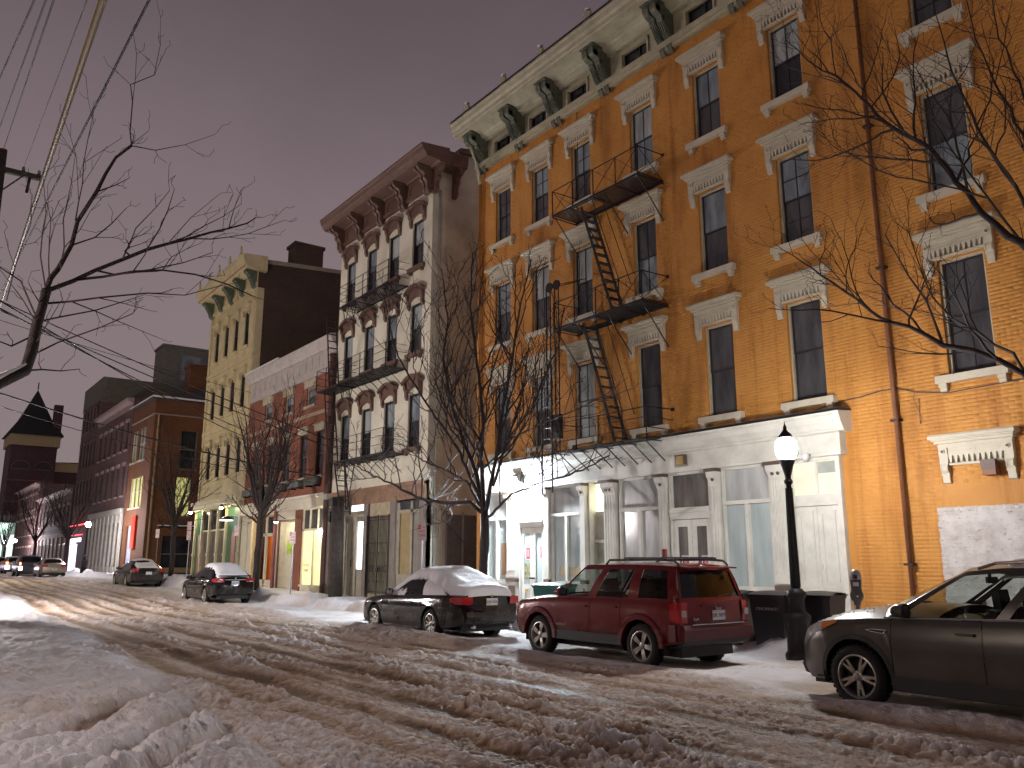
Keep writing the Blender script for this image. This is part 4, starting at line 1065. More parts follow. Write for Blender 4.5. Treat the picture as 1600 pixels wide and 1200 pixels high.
# ------------------------------------------------------------------ red brick building
def red_building():
    t = thing('red_brick_building', 'low red brick building with plain white frieze and small attic windows above lit shopfronts', 'building', (-41, FY, 0))
    x0, x1 = -46.95, -35.4; B = M['red_brick']
    att = [(-38.75, -37.65), (-41.55, -40.45), (-44.5, -43.4)]; att = [(a, b, 9.14, 10.06) for a, b in att]
    sec = [(-37.3, -36.4), (-39.28, -38.36), (-41.5, -40.52), (-43.7, -42.75), (-45.9, -44.95)]; sec = [(a, b, 5.62, 7.74) for a, b in sec]
    w = MB(); wall_face(w, x0, x1, 4.6, 10.5, att+sec, FY, .2); body_sides(w, x0, x1, -.5, 12.1, FY)
    part('wall', w, B, t)
    WP = mat('greyed_white_paint', (.50, .45, .42), .65, var=.2)
    f = MB(); f.box(x0, x1, 15.92, 15.999, 10.5, 10.78); f.box(x0, x1, 15.96, 15.999, 10.78, 11.62); f.prism([(15.999, 11.62), (15.88, 11.62), (15.80, 11.75), (15.74, 11.80), (15.64, 12.05), (15.62, 12.15), (15.999, 12.2)], 'x', x0-.1, x1+.02)
    for x in np.linspace(x0+.5, x1-.6, 14): f.box(x-.3, x+.3, 15.945, 15.96, 10.9, 11.5)
    part('frieze', f, WP, t)
    part('roof_snow', MB().box(x0-.1, -42, 15.6, 16.6, 12.2, 12.26), M['snow'], t)
    part('belt_course', MB().box(x0, x1, 15.94, 15.999, 8.55, 8.72), mat('tan_stone', (.42, .32, .2), .7), t)
    st = mat('pale_stone', (.50, .44, .32), .7)
    for a, b, c, d in att+sec:
        h = d-c
        window(t, (a+b)/2, c, b-a, h, FY, M['frame_dark'] if h > 1.5 else st, M['frame_dark'], M['pane_grey'], M['pane_blue'] if h < 1.5 else M['pane_grey'], 0)
        l = MB().box(a-.12, b+.12, 15.90, 15.999, d, d+.30).box(a-.16, b+.16, 15.85, 15.999, d+.30, d+.37)
        part('lintel', l, st, t); part('sill', MB().box(a-.1, b+.1, 15.88, 16.05, c-.12, c), st, t)
    wb = mat('window_box_grey', (.10, .11, .10), .7)
    for i, (a, b, c, d) in enumerate(sec):
        k = thing('window_box', ('grey planter box under the second floor window nearest the white building', 'grey planter box under the second floor window, second from the white building', 'grey planter box under the middle second floor window of the red building', 'grey planter box under the fourth red building window, partly behind the tree', 'grey planter box under the last red building window, next to the cream building')[i], 'planter', ((a+b)/2, 15.75, 5.2), 'planters under the red building windows')
        part('box', MB().box(a-.45, b-.05, 15.64, 15.93, 5.17, 5.5), wb, k); part('bracket', MB().box(a-.3, a-.22, 15.66, 15.999, 5.1, 5.17).box(b-.3, b-.22, 15.66, 15.999, 5.1, 5.17), M['iron'], k)
    # ground floor
    WW = mat('red_shop_white', (.68, .62, .48), .6, var=.1)
    part('fascia', MB().box(x0, x1, 15.85, 16.05, 4.12, 4.6).box(x0, x1, 15.76, 16.05, 4.6, 4.7), WW, t)
    part('fascia_snow', MB().box(-45.5, -35.6, 15.74, 15.95, 4.70, 4.74), M['snow'], t)
    p = MB(); wall_face(p, x0, x1, -.3, 4.12, [(-46.0, -41.9, .2, 4.05), (-41.3, -39.2, .0, 3.62), (-38.35, -35.72, .62, 4.05)], 15.97, .5)
    part('ground_wall', p, WW, t)
    for x, wd, c in ((-38.76, .78, 'red_brick'), (-35.58, .3, 'red_brick')): part('brick_pier', MB().box(x-wd/2, x+wd/2, 15.90, 16.1, -.3, 4.1), M[c], t)
    part('pipe', MB().tube([(-41.6, 15.85, -.2), (-41.6, 15.85, 4.5)], .09, 8), mat('maroon_pipe', (.20, .05, .04), .5), t)
    f = MB(); f.box(-38.35, -35.72, 15.96, 16.06, 3.08, 3.18); f.box(-38.35, -38.25, 15.96, 16.06, .62, 4.05); f.box(-35.82, -35.72, 15.96, 16.06, .62, 4.05)
    for x in (-37.5, -36.62): f.box(x-.04, x+.04, 15.96, 16.06, 3.18, 4.05)
    f.box(-37.1, -36.99, 15.97, 16.06, .62, 3.08); f.box(-38.4, -35.7, 15.9, 16.06, .52, .62)
    o = part('shop_window', f, WW, t)
    for a, b in ((-38.25, -37.54), (-37.46, -36.66), (-36.58, -35.82)): part('pane', MB().quad((a, 16.02, 3.18), (b, 16.02, 3.18), (b, 16.02, 4.05), (a, 16.02, 4.05)), M['pane_grey'], o)
    for a, b in ((-38.25, -37.1), (-36.99, -35.82)): part('lit_pane', MB().quad((a, 16.03, .62), (b, 16.03, .62), (b, 16.03, 3.08), (a, 16.03, 3.08)), glow_mat('yellow_shop_glow', (1.0, .90, .42), .72, (.6, .55, .3)), o)
    ink = mat('window_ink', (.10, .09, .04), .6); text('F CLOCK', .17, ink, o, (-37.78, 15.99, 1.50), (PI/2, 0, 0)); text('S DERBY', .17, ink, o, (-37.78, 15.99, 1.26), (PI/2, 0, 0))
    lm = thing('wall_lamp', 'bright white lamp at the top right corner of the yellow lit shop window', 'lamp', (-35.75, 15.8, 2.95))
    part('lamp_head', MB().lathe([(.10, -.1), (.14, 0), (.10, .1)], (-35.72, 15.72, 2.95), 10), emit('lamp_warm_white', (1, .96, .80), 130), lm); part('arm', MB().box(-35.74, -35.70, 15.78, 16, 3.0, 3.04), M['iron'], lm)
    d = MB(); d.box(-41.3, -39.2, 16.3, 16.36, .0, 3.62)
    for z in np.arange(.5, 3.5, .55): d.box(-41.3, -39.2, 16.285, 16.30, z, z+.02)
    part('roll_door', d, WW, t)
    part('door_jamb', MB().box(-41.36, -41.26, 15.93, 16.0, -.2, 3.68).box(-41.36, -39.15, 15.93, 16.0, 3.62, 3.70), mat('maroon_trim', (.12, .035, .03), .5), t)
    part('door_sign', MB().box(-40.9, -39.4, 16.26, 16.284, 2.05, 2.72), mat('lime_sign', (.42, .60, .05), .6), t)
    olive = mat('olive_print', (.22, .34, .02), .6); text('NO', .24, olive, t, (-40.2, 16.258, 2.52), (PI/2, 0, 0)); text('PARKING', .24, olive, t, (-40.15, 16.258, 2.22), (PI/2, 0, 0))
    lm = thing('wall_lamp', 'gooseneck lamp over the white roll door with the lime green sign', 'lamp', (-40.4, 15.8, 3.5))
    part('arm', MB().tube([(-40.6, 15.97, 3.75), (-40.6, 15.6, 3.95), (-40.55, 15.5, 3.7)], .02, 5), M['iron'], lm)
    part('shade', MB().lathe([(.05, .1), (.16, 0), (.15, 0), (.04, .09)], (-40.55, 15.5, 3.58), 10), M['iron'], lm); part('bulb', MB().lathe([(.01, -.05), (.08, -.02), (.08, .04), (.01, .06)], (-40.55, 15.5, 3.56), 8), emit('bulb_warm', (1, .95, .72), 160), lm)
    # left hand entrance recess with orange door and warm brick
    part('recess_wall', MB().box(-46.0, -41.9, 17.2, 17.25, 0, 4.1).box(-46.0, -41.9, 15.99, 17.2, 3.95, 4.05), brick_mat('tan_brick', (.55, .33, .14), (.48, .28, .11), (.5, .35, .2)), t)
    part('orange_door', MB().box(-45.35, -44.6, 16.9, 17.0, .3, 3.0), M['orange_door'], t)
    f = MB(); f.box(-44.5, -44.35, 16.0, 16.1, .2, 4); f.box(-43.3, -43.12, 16.0, 16.1, .2, 4); f.box(-44.35, -41.95, 16.0, 16.1, 2.95, 3.1); f.box(-44.35, -41.95, 16.0, 16.1, .2, .75); f.box(-45.95, -45.4, 16.0, 16.1, .2, 3.9)
    part('shop_frame', f, WW, t); part('pane', MB().quad((-43.1, 16.05, 3.1), (-41.95, 16.05, 3.1), (-41.95, 16.05, 4), (-43.1, 16.05, 4)), M['pane_grey'], t)
    lm = thing('ceiling_lamp', 'lamp in the recessed entrance beside the orange door', 'lamp', (-43.8, 16.6, 3.8))
    part('lamp_bowl', MB().lathe([(.01, -.1), (.12, -.07), (.16, 0), (.05, .05)], (-43.8, 16.6, 3.85), 10), emit('bulb_gold', (1, .85, .5), 150), lm)
    part('electric_box', MB().box(-35.5, -35.2, 15.7, 15.95, 4.4, 4.65), M['grey_wood'], t)
    return t

# ------------------------------------------------------------------ cream building
def cream_building():
    t = thing('cream_building', 'tall narrow cream stone building with green brackets and a dark brick side wall', 'building', (-51, FY, 0))
    x0, x1 = -55.6, -47.0
    CS = mat('cream_stone', (.62, .52, .30), .7, var=.18, scale=1.5, bump=.2)
    xs = (-54.15, -52.25, -50.4, -48.5); rows = ((6.7, 2.1), (10.5, 2.1), (14.28, 2.2))
    holes = [(x-.4, x+.4, z, z+h) for x in xs for z, h in rows]
    w = MB(); wall_face(w, x0, x1, 5.2, 17.7, holes, FY, .25); part('wall', w, CS, t)
    sb = MB(); sb.quad((x1, FY+.002, -.5), (x1, FY+15, -.5), (x1, FY+15, 20.2), (x1, FY+.002, 19.1)); sb.quad((x0, FY+15, -.5), (x0, FY+.002, -.5), (x0, FY+.002, 19.1), (x0, FY+15, 20.2)); sb.quad((x0, FY+.002, 19.1), (x1, FY+.002, 19.1), (x1, FY+15, 20.2), (x0, FY+15, 20.2))
    part('side_wall', sb, M['dark_brick'], t)
    part('coping', MB().prism([(16.4, 19.15), (31, 20.25), (31, 20.45), (16.4, 19.42)], 'x', x1-.4, x1+.05), mat('coping_tan', (.32, .27, .2), .7), t)
    part('corner_strip', MB().box(x1-.3, x1+.02, 15.97, 16.4, 5.2, 17.6), CS, t)
    ch = MB().box(-48.2, x1+.03, 18.2, 20.0, 18.5, 20.8).box(-48.3, x1+.1, 18.1, 20.1, 20.8, 21.0); part('chimney', ch, M['dark_brick'], t)
    c = MB(); c.box(x0-.03, x1+.03, 15.86, 15.999, 17.66, 17.9); c.box(x0, x1, 15.95, 15.999, 17.9, 18.6)
    c.prism([(16.4, 18.55), (15.7, 18.6), (15.1, 18.7), (15.05, 18.8), (14.98, 19.05), (14.92, 19.2), (14.9, 19.4), (16.4, 19.5)], 'x', x0-.35, x1+.35)
    part('cornice', c, CS, t); part('soffit_band', MB().box(x0-.3, x1+.3, 15.04, 15.06, 18.62, 18.72), mat('rose_trim', (.45, .2, .13), .6), t)
    sp = [(0, .75), (-.65, .75), (-.66, .6), (-.5, .5), (-.4, .35), (-.25, .1), (-.15, -.2), (0, -.3)]
    bk = MB()
    for xx in (-.2, .04): bk.prism(sp, 'x', xx, xx+.16)
    bme = bk.mesh('bracket', mat('green_zinc', (.10, .13, .09), .6, var=.3)); fi = MB().prism([(-.2, 0), (-.1, .35), (0, .6), (.1, .35), (.2, 0)], 'y', -.04, .04).mesh('finial', CS)
    for x in np.linspace(x0+.25, x1-.25, 5): shared('bracket', bme, t, (x, 15.9, 17.85)); shared('finial', fi, t, (x, 14.95, 19.42))
    hood = MB().box(-.56, .56, -.16, 0, .05, .3).box(-.62, .62, -.24, 0, .3, .42).box(-.56, -.44, -.12, 0, -.3, .05).box(.44, .56, -.12, 0, -.3, .05).mesh('lintel', CS)
    sill = MB().box(-.55, .55, -.15, .05, -.18, 0).mesh('sill', CS)
    for x in xs:
        for z, h in rows: window(t, x, z, .8, h, FY, M['frame_dark'], M['frame_dark'], M['pane_dark'], M['pane_grey'], 0); shared('lintel', hood, t, (x, FY-.001, z+h)); shared('sill', sill, t, (x, FY-.001, z))
    for z in (9.6, 13.4): part('belt_course', MB().box(x0, x1, 15.9, 15.999, z, z+.25), CS, t)
    for x in (x0+.15, x1-.3): part('pilaster', MB().box(x-.15, x+.15, 15.93, 15.999, 5.3, 17.6), CS, t)
    # green shopfront
    G = M['green_paint']; CP = M['cream_paint']
    part('shop_cornice', MB().box(x0-.05, x1+.1, 15.7, 16.05, 4.75, 5.3).box(x0-.1, x1+.15, 15.55, 16.05, 5.1, 5.3), CP, t)
    part('shop_wall', MB().box(x0, x1, 15.97, 16.02, -.3, 4.75), G, t)
    for x in (-55.5, -54.05, -52.6, -51.0, -49.5, -47.15): part('shop_post', MB().box(x-.09, x+.09, 15.85, 15.97, .2, 4.75).box(x-.12, x+.12, 15.82, 15.97, 2.0, 2.15), CP, t)
    for a, b in ((-53.95, -52.7), (-52.5, -51.1), (-50.9, -49.6)):
        o = part('shop_window', MB().box(a, b, 15.93, 15.97, 3.45, 3.55), CP, t)
        part('pane', MB().quad((a, 15.965, .9), (b, 15.965, .9), (b, 15.965, 3.45), (a, 15.965, 3.45)), M['pane_smoke'], o); part('pane', MB().quad((a, 15.965, 3.55), (b, 15.965, 3.55), (b, 15.965, 4.7), (a, 15.965, 4.7)), M['pane_dark'], o)
    for x in (-54.5, -48.1): part('door', MB().box(x-.32, x+.32, 15.93, 15.969, .2, 3.3), mat('terracotta_door', (.34, .11, .05), .5), t)
    for x, lb in ((-54.9, 'warm lamp above the left end of the green shopfront'), (-48.8, 'warm lamp above the right end of the green shopfront')):
        lm = thing('wall_lamp', lb, 'lamp', (x, 15.5, 4.9), 'lamps over the green shopfront')
        part('shade', MB().lathe([(.03, .15), (.2, .02), (.2, 0), (.03, .1)], (x, 15.35, 4.72), 10), M['iron'], lm); part('bulb', MB().lathe([(.01, -.1), (.1, -.05), (.08, .02), (.01, .05)], (x, 15.35, 4.70), 8), emit('bulb_amber', (1, .88, .52), 170), lm)
        part('arm', MB().box(x-.02, x+.02, 15.3, 15.6, 4.84, 4.88), M['iron'], lm)
    sg = thing('round_sign', 'dark round topped sign with a bright white rim hanging outside the green shopfront', 'sign', (-47.6, 15.2, 4.0))
    part('canopy', MB().lathe([(.36, 0), (.36, .08), (.2, .16), (.01, .18)], (-47.6, 15.3, 3.95), 14), M['iron'], sg); part('light_rim', MB().lathe([(.35, -.05), (.37, 0), (.35, .0)], (-47.6, 15.3, 3.95), 14), emit('rim_white', (.85, .85, 1), 2.5), sg)
    part('bracket', MB().box(-47.63, -47.57, 15.3, 15.9, 4.1, 4.15), M['iron'], sg)
    return t

# ------------------------------------------------------------------ houses farther up the street
def house():
    t = thing('corner_house', 'dark orange brick house with lit upper windows and a tall chimney', 'building', (-72.5, FY, 0))
    x0, x1, z1 = -76.4, -69.0, 14.3; B = M['house_brick']
    fr = [(-75.9, -74.0, 9.75, 12.4), (-73.4, -71.2, 9.75, 12.4), (-75.2, -71.1, 5.95, 8.4)]
    w = MB(); wall_face(w, x0, x1, -.2, z1, fr+[(-75.1, -73.0, .3, 4.5)], FY, .3)
    # side wall with openings, seen down the gap
    sh = [(18.1, 19.4, 8.9, 11.9), (20.3, 21.3, 8.9, 11.8), (17.9, 19.2, 5.2, 8.2), (20.0, 21.2, 5.0, 8.0), (17.3, 19.6, .8, 3.6)]
    w2 = MB(); wall_face(w2, FY, FY+13, -.2, z1, sh, 0, .3)
    w.v, k = w.v, len(w.v)
    for v in w2.v: w.v.append((x1-v[1], v[0], v[2]))
    w.f += [tuple(i+k for i in f) for f in w2.f]
    w.quad((x0, FY+13, -.2), (x0, FY, -.2), (x0, FY, z1), (x0, FY+13, z1)); w.quad((x0, FY, z1), (x1, FY, z1), (x1, FY+13, z1), (x0, FY+13, z1))
    part('wall', w, B, t)
    sn = M['snow']
    part('roof', MB().prism([(15.7, z1), (15.7, z1+.15), (20, z1+1.1), (29, z1+.3), (29, z1)], 'x', x0-.1, x1+.15), M['flashing'], t)
    part('roof_snow', MB().box(x1+.02, x1+.2, 15.7, 29, z1+.1, z1+.24).box(x0, x1, 15.66, 15.9, z1+.15, z1+.22), sn, t)
    part('belt_snow', MB().box(x1, x1+.08, 16, 29, 13.05, 13.15).box(x0, x1, 15.92, 16, 13.05, 13.15), M['pink_trim'], t)
    part('chimney', MB().box(-71.2, -69.6, 18.6, 20.1, z1, 17.4).box(-71.3, -69.5, 18.5, 20.2, 17.4, 17.6), B, t)
    part('chimney', MB().box(-76, -74.8, 20, 21.3, z1, 18.3), M['dark_brick'], t)
    yl = glow_mat('lamp_lit_room', (.92, .85, .30), .30, (.4, .4, .2)); wl = glow_mat('white_lit_room', (1, .9, .85), 1.3)
    for i, (a, b, c, d) in enumerate(fr):
        f = MB()
        for x in np.linspace(a, b-.08, 4 if i == 2 else 3): f.box(x, x+.08, 16.08, 16.18, c, d)
        f.box(a, b, 16.08, 16.18, (c+d)/2, (c+d)/2+.08); f.box(a-.1, b+.1, 15.92, 16.02, c-.14, c)
        o = part('window', f, mat('pale_frame', (.5, .46, .36), .6), t)
        part('pane', MB().quad((a, 16.2, c), (b, 16.2, c), (b, 16.2, d), (a, 16.2, d)), yl if i == 2 else M['pane_blue'], o)
    for i, (a, b, c, d) in enumerate(sh):
        f = MB().box(x1-.16, x1-.06, a, a+.07, c, d).box(x1-.16, x1-.06, b-.07, b, c, d).box(x1-.16, x1-.06, a+.07, b-.07, (c+d)/2, (c+d)/2+.07).box(x1-.05, x1+.08, a-.1, b+.1, c-.13, c)
        o = part('window', f, mat('dull_frame', (.2, .17, .13), .6), t)
        part('pane', MB().quad((x1-.2, a, c), (x1-.2, b, c), (x1-.2, b, (c+d)/2), (x1-.2, a, (c+d)/2)), (yl if i == 2 else wl if i == 3 else M['pane_dark']), o)
        part('pane', MB().quad((x1-.19, a, (c+d)/2), (x1-.19, b, (c+d)/2), (x1-.19, b, d), (x1-.19, a, d)), (yl if i == 2 else M['pane_curtain'] if i == 3 else M['pane_dark']), o)
    part('door', MB().box(-75.1, -73.0, 16.15, 16.25, .3, 4.5).box(-74.4, -73.2, 16.1, 16.15, .3, 3.6), mat('grey_blue_door', (.38, .40, .46), .5), t)
    part('red_banner', MB().box(-72.7, -71.6, 15.8, 15.86, 2.7, 5.2), glow_mat('red_banner_glow', (1, .06, .02), .55, (.6, .05, .03)), t)
    part('canopy', MB().box(x1, x1+.7, 16.9, 19.6, 4.2, 4.35), M['iron'], t); part('canopy_snow', MB().box(x1, x1+.7, 16.9, 19.6, 4.35, 4.42), sn, t)
    part('downpipe', MB().tube([(x1+.1, 16.3, .2), (x1+.1, 16.3, 13)], .09, 6), mat('tan_pipe', (.3, .22, .12), .6), t)
    part('base_course', MB().box(x1, x1+.08, 16, 29, .2, 1.2), mat('tan_base', (.3, .23, .12), .8), t)
    return t
def terrace(name, label, x0, x1, z1, wm, tm, gm, xs, rows, ground, ww=.9, cz=.8, depth=16):
    t = thing(name, label, 'building', ((x0+x1)/2, FY, 0))
    holes = [(x-ww/2, x+ww/2, z, z+h) for x in xs for z, h in rows]
    w = MB(); wall_face(w, x0, x1, ground, z1, holes, FY, .25); body_sides(w, x0, x1, -.2, z1, FY, depth); part('wall', w, wm, t)
    c = MB().prism([(16, z1-cz), (15.9, z1-cz), (15.85, z1-cz*.5), (15.5, z1-cz*.3), (15.4, z1), (16, z1+.05)], 'x', x0-.1, x1+.2)
    if tm: part('cornice', c, tm, t)
    me = MB().box(-ww/2-.1, ww/2+.1, -.12, 0, 0, .28).mesh('lintel', tm or wm); s = MB().box(-ww/2-.08, ww/2+.08, -.12, .05, -.15, 0).mesh('sill', tm or wm)
    for x in xs:
        for z, h in rows: window(t, x, z, ww, h, FY, M['frame_dark'], M['frame_dark'], M['pane_dark'], M['pane_grey'], 0); shared('lintel', me, t, (x, FY-.001, z+h)); shared('sill', s, t, (x, FY-.001, z))
    if gm:
        part('shop_wall', MB().box(x0, x1, 15.95, 16.05, -.2, ground).box(x0, x1, 15.75, 16.05, ground-.5, ground), gm, t)
        for x in np.linspace(x0+.5, x1-.5, 9):
            part('shop_post', MB().box(x-.16, x+.16, 15.85, 15.95, .4, ground-.5), gm, t)
        for a, b in zip(np.linspace(x0+.5, x1-.5, 9)[:-1], np.linspace(x0+.5, x1-.5, 9)[1:]):
            part('shop_pane', MB().quad((a+.35, 15.94, 1.2), (b-.35, 15.94, 1.2), (b-.35, 15.94, ground-1.2), (a+.35, 15.94, ground-1.2)), M['pane_smoke'], t)
    return t
def far_buildings():
    t = terrace('pink_trimmed_building', 'brick terrace with pinkish cornice and pale ground floor next to the corner house', -91, -76.8, 15.5, M['far_brick'], M['pink_trim'], mat('pale_stone_front', (.50, .46, .40), .7), np.linspace(-89.6, -78.2, 6), ((7.2, 2.6), (11.2, 2.4)), 6.1, .9, .8)
    t = terrace('tall_dark_building', 'tallest dark brick building with a plain parapet and rooftop penthouse', -101, -91.3, 20.0, M['far_brick'], None, None, np.linspace(-99.8, -92.8, 5), ((7.5, 2.4), (11.3, 2.4), (15.2, 2.2)), 5.0, .9, .3)
    part('parapet', MB().box(-101.1, -91.25, 15.95, 16.3, 17.6, 20.05).box(-91.3, -91.2, 16, 32, 17.4, 20.05), mat('parapet_green', (.15, .145, .11), .8, var=.2), t)
    part('penthouse', MB().box(-95, -91.6, 21.5, 30, 20, 24.2).box(-95.1, -91.5, 21.4, 30.1, 24.2, 24.45), mat('penthouse_grey', (.20, .20, .17), .8), t)
    part('penthouse_window', MB().box(-91.58, -91.5, 23.4, 25.8, 20.6, 23.4), M['pane_blue'], t)
    part('shopfront', MB().box(-101, -91.3, 15.9, 16.05, -.2, 5.0), mat('dim_front', (.10, .07, .08), .7), t)
    part('neon_line', MB().tube([(-100.5, 15.8, 5.3), (-92, 15.8, 5.3)], .05, 5), emit('neon_red', (1, .05, .06), 3.5), t)
    part('neon_line', MB().tube([(-99, 15.8, 4.3), (-93, 15.8, 4.3)], .03, 5), emit('neon_red', (1, .05, .06), 3.5), t)
    part('lit_doorway', MB().box(-99.8, -97, 15.85, 15.9, .5, 3.6).box(-99.8, -94, 15.85, 15.9, 3.6, 4.0), glow_mat('doorway_glow', (.80, .72, 1.0), 1.5), t)
    part('lit_window', MB().box(-96.6, -95.9, 15.85, 15.9, .8, 3.4), glow_mat('doorway_glow', (.80, .72, 1.0), 1.5), t)
    # beyond
    terrace('brick_terrace', 'dim reddish brick terrace far up the street below the church tower', -126, -102.5, 9.5, M['far_brick'], M['pink_trim'], mat('rosy_front', (.30, .18, .15), .8), np.linspace(-124, -104, 8), ((5.9, 1.9),), 4.8, .9, .5)
    terrace('brick_terrace', 'farthest purple tinted brick house beside the church', -150, -128, 12, M['far_brick'], M['pink_trim'], None, np.linspace(-148, -130, 8), ((1.5, 2), (5.2, 2.2), (8.6, 2)), 0, .9, .5)
    g = thing('lit_corner_shop', 'far corner shop with a floodlit pale green front at the end of the street', 'building', (-170, 17, 0))
    gm = mat('mint_front', (.50, .66, .56), .7)
    part('wall', MB().box(-176, -170, 12.5, 23, 0, 9.5), mat('plum_brick', (.10, .06, .065), .8), g)
    part('shop_wall', MB().box(-170, -169.9, 12.5, 20, .5, 7.6), gm, g)
    part('fascia', MB().box(-169.9, -169.6, 12.4, 20.2, 7.6, 8.2), gm, g)
    for y in (13.2, 15.2, 17.2): part('window', MB().box(-169.9, -169.86, y, y+1.3, 2.2, 6.2), glow_mat('mint_glow', (.75, 1.0, .92), .9), g)
    for y in (13.5, 16.5):
        part('flood_lamp', MB().box(-169.4, -169.1, y-.3, y+.3, 7.5, 7.8), emit('flood_mint', (.8, 1, .95), 30), g)
    # church
    c = thing('church', 'dark church tower with a steep pyramid roof and pale eaves far down the street', 'church', (-190, 22, 0))
    TB = mat('tower_brick', (.11, .055, .065), .8, var=.25); pe = mat('pale_eaves', (.52, .42, .22), .7)
    x0, x1, y0, y1 = -200, -190, 17.9, 26.0
    part('tower', MB().box(x0, x1, y0, y1, 0, 24.2), TB, c)
    part('eaves', MB().box(x0-.4, x1+.4, y0-.4, y1+.4, 24.2, 26.4), pe, c)
    sp = MB(); a = [(x0-.9, y0-.9, 26.4), (x1+.9, y0-.9, 26.4), (x1+.9, y1+.9, 26.4), (x0-.9, y1+.9, 26.4)]; ap = ((x0+x1)/2, (y0+y1)/2, 36.5)
    mid = [(Vector(p)*.55+Vector(ap)*.45)-Vector((0, 0, .9)) for p in a]
    for i in range(4): j = (i+1) % 4; sp.quad(a[i], a[j], mid[j], mid[i]); sp.poly([mid[i], mid[j], ap])
    sp.poly(a[::-1]); part('spire', sp, mat('dark_slate', (.022, .024, .022), .6), c)
    part('spire_cross', MB().tube([ap, (ap[0], ap[1], 38)], .12, 5), M['iron'], c)
    part('chimney', MB().box(x1-2, x1-.5, y1-1.2, y1+.4, 26, 33), TB, c)
    for y in (19.9, 23.8):
        f = MB().tube([(x1+.08, y+1.6*math.cos(q), 19.6+1.6*math.sin(q)) for q in np.linspace(0, PI, 10)], .12, 4).box(x1, x1+.1, y-1.6, y+1.6, 19.4, 19.6)
        o = part('belfry_arch', f, mat('arch_trim', (.22, .12, .11), .8), c); part('louvre', MB().poly([(x1+.03, y+1.5*math.cos(q), 19.6+1.5*math.sin(q)) for q in np.linspace(0, PI, 10)]), M['frame_dark'], o)
    for z in (17.2, 13): part('string_course', MB().box(x1, x1+.12, y0, y1, z, z+.25), mat('arch_trim', (.22, .12, .11), .8), c)
    part('nave', MB().box(x0, x1-2, y1, 42, 0, 19.5), TB, c); part('nave_eaves', MB().box(x0, x1-1.8, y1, 42, 19.5, 21.4), pe, c); part('nave_roof', MB().prism([(y1, 21.4), (42, 21.4), (42, 22)], 'x', x0, x1-1.6), mat('dark_slate', (.022, .024, .022), .6), c)
    for z in (6, 10): part('window', MB().box(x1, x1+.06, 20.6, 23.4, z, z+2.6), M['pane_grey'], c)
    # left side of the street closes the view beyond the frame
    b = thing('warehouse', 'pale low gable far behind the parked vans', 'building', (-150, 30, 0))
    part('wall', MB().box(-150, -128.5, 24, 34, 0, 15), mat('mauve_wall', (.20, .15, .18), .8), b); part('roof', MB().prism([(23.5, 15), (34.5, 15), (34.5, 17.5)], 'x', -150.4, -128), mat('mauve_roof', (.34, .26, .32), .7), b)
# ------------------------------------------------------------------ vehicles
def car_paint(name, col, rough=.28, metal=.35):
    dark = max(col) < .012
    m = mat(name, col, .10 if dark else rough, metal, var=.10, scale=2.0, coat=0 if dark else .25, bump=0 if dark else .05, bscale=160, spec=.42 if dark else .4)
    if not m.get('grime'):      # road salt and spray, thickest on the sills
        m['grime'] = 1; n = m.node_tree.nodes; l = m.node_tree.links; b = n['Principled BSDF']
        tcn = n.new('ShaderNodeTexCoord'); sp = n.new('ShaderNodeSeparateXYZ'); l.new(tcn.outputs['Object'], sp.inputs[0])
        nz = n.new('ShaderNodeTexNoise'); nz.inputs['Scale'].default_value = 4; nz.inputs['Detail'].default_value = 7; l.new(tcn.outputs['Object'], nz.inputs['Vector'])
        mr = n.new('ShaderNodeMapRange'); mr.inputs[1].default_value = .95; mr.inputs[2].default_value = .25; mr.inputs[3].default_value = -.25; mr.inputs[4].default_value = .55; l.new(sp.outputs['Z'], mr.inputs[0])
        ad = n.new('ShaderNodeMath'); ad.operation = 'ADD'; l.new(mr.outputs[0], ad.inputs[0]); l.new(nz.outputs['Fac'], ad.inputs[1])
        m2 = n.new('ShaderNodeMapRange'); m2.inputs[1].default_value = .5; m2.inputs[2].default_value = 1.1; m2.inputs[3].default_value = 0; m2.inputs[4].default_value = .55; l.new(ad.outputs[0], m2.inputs[0])
        src = b.inputs['Base Color'].links[0].from_socket; mx = n.new('ShaderNodeMixRGB'); l.new(m2.outputs[0], mx.inputs[0]); l.new(src, mx.inputs[1]); mx.inputs[2].default_value = (.10, .085, .075, 1)
        l.new(mx.outputs[0], b.inputs['Base Color'])
        m3 = n.new('ShaderNodeMapRange'); m3.inputs[3].default_value = b.inputs['Roughness'].default_value; m3.inputs[4].default_value = .75; l.new(m2.outputs[0], m3.inputs[0]); l.new(m3.outputs[0], b.inputs['Roughness'])
    return m
M['tyre'] = mat('tyre_rubber', (.014, .013, .013), .85, bump=.3, bscale=50)
M['alloy'] = mat('alloy_rim', (.42, .40, .36), .38, metal=.75, var=.25, scale=6)
M['alloy_dark'] = mat('grey_alloy_rim', (.24, .23, .22), .35, metal=.75, var=.2, scale=6)
M['car_dark'] = mat('black_plastic', (.014, .013, .014), .6)
M['lens_red'] = mat('red_lens', (.42, .012, .014), .12, spec=.8, var=.25, scale=18)
M['lens_clear'] = mat('clear_lens', (.45, .45, .46), .08, spec=.9, var=.3, scale=14)
M['lens_amber'] = mat('amber_lens', (.62, .20, .02), .15, spec=.8)
M['chrome'] = mat('chrome', (.65, .65, .66), .12, metal=1, var=.05)
M['plate_white'] = mat('plate_white', (.66, .65, .66), .45, var=.12, scale=20)
M['plate_ink'] = mat('plate_ink', (.05, .05, .10), .6)
M['badge'] = mat('badge_silver', (.62, .60, .58), .3, metal=.6)
M['glass_clear'] = glass_mat('clear_car_glass', (.70, .76, .74), 1)
M['glass_tint'] = glass_mat('tinted_car_glass', (.10, .11, .11), 1)
M['glass_dark'] = glass_mat('dark_car_glass', (.028, .03, .032), 1)
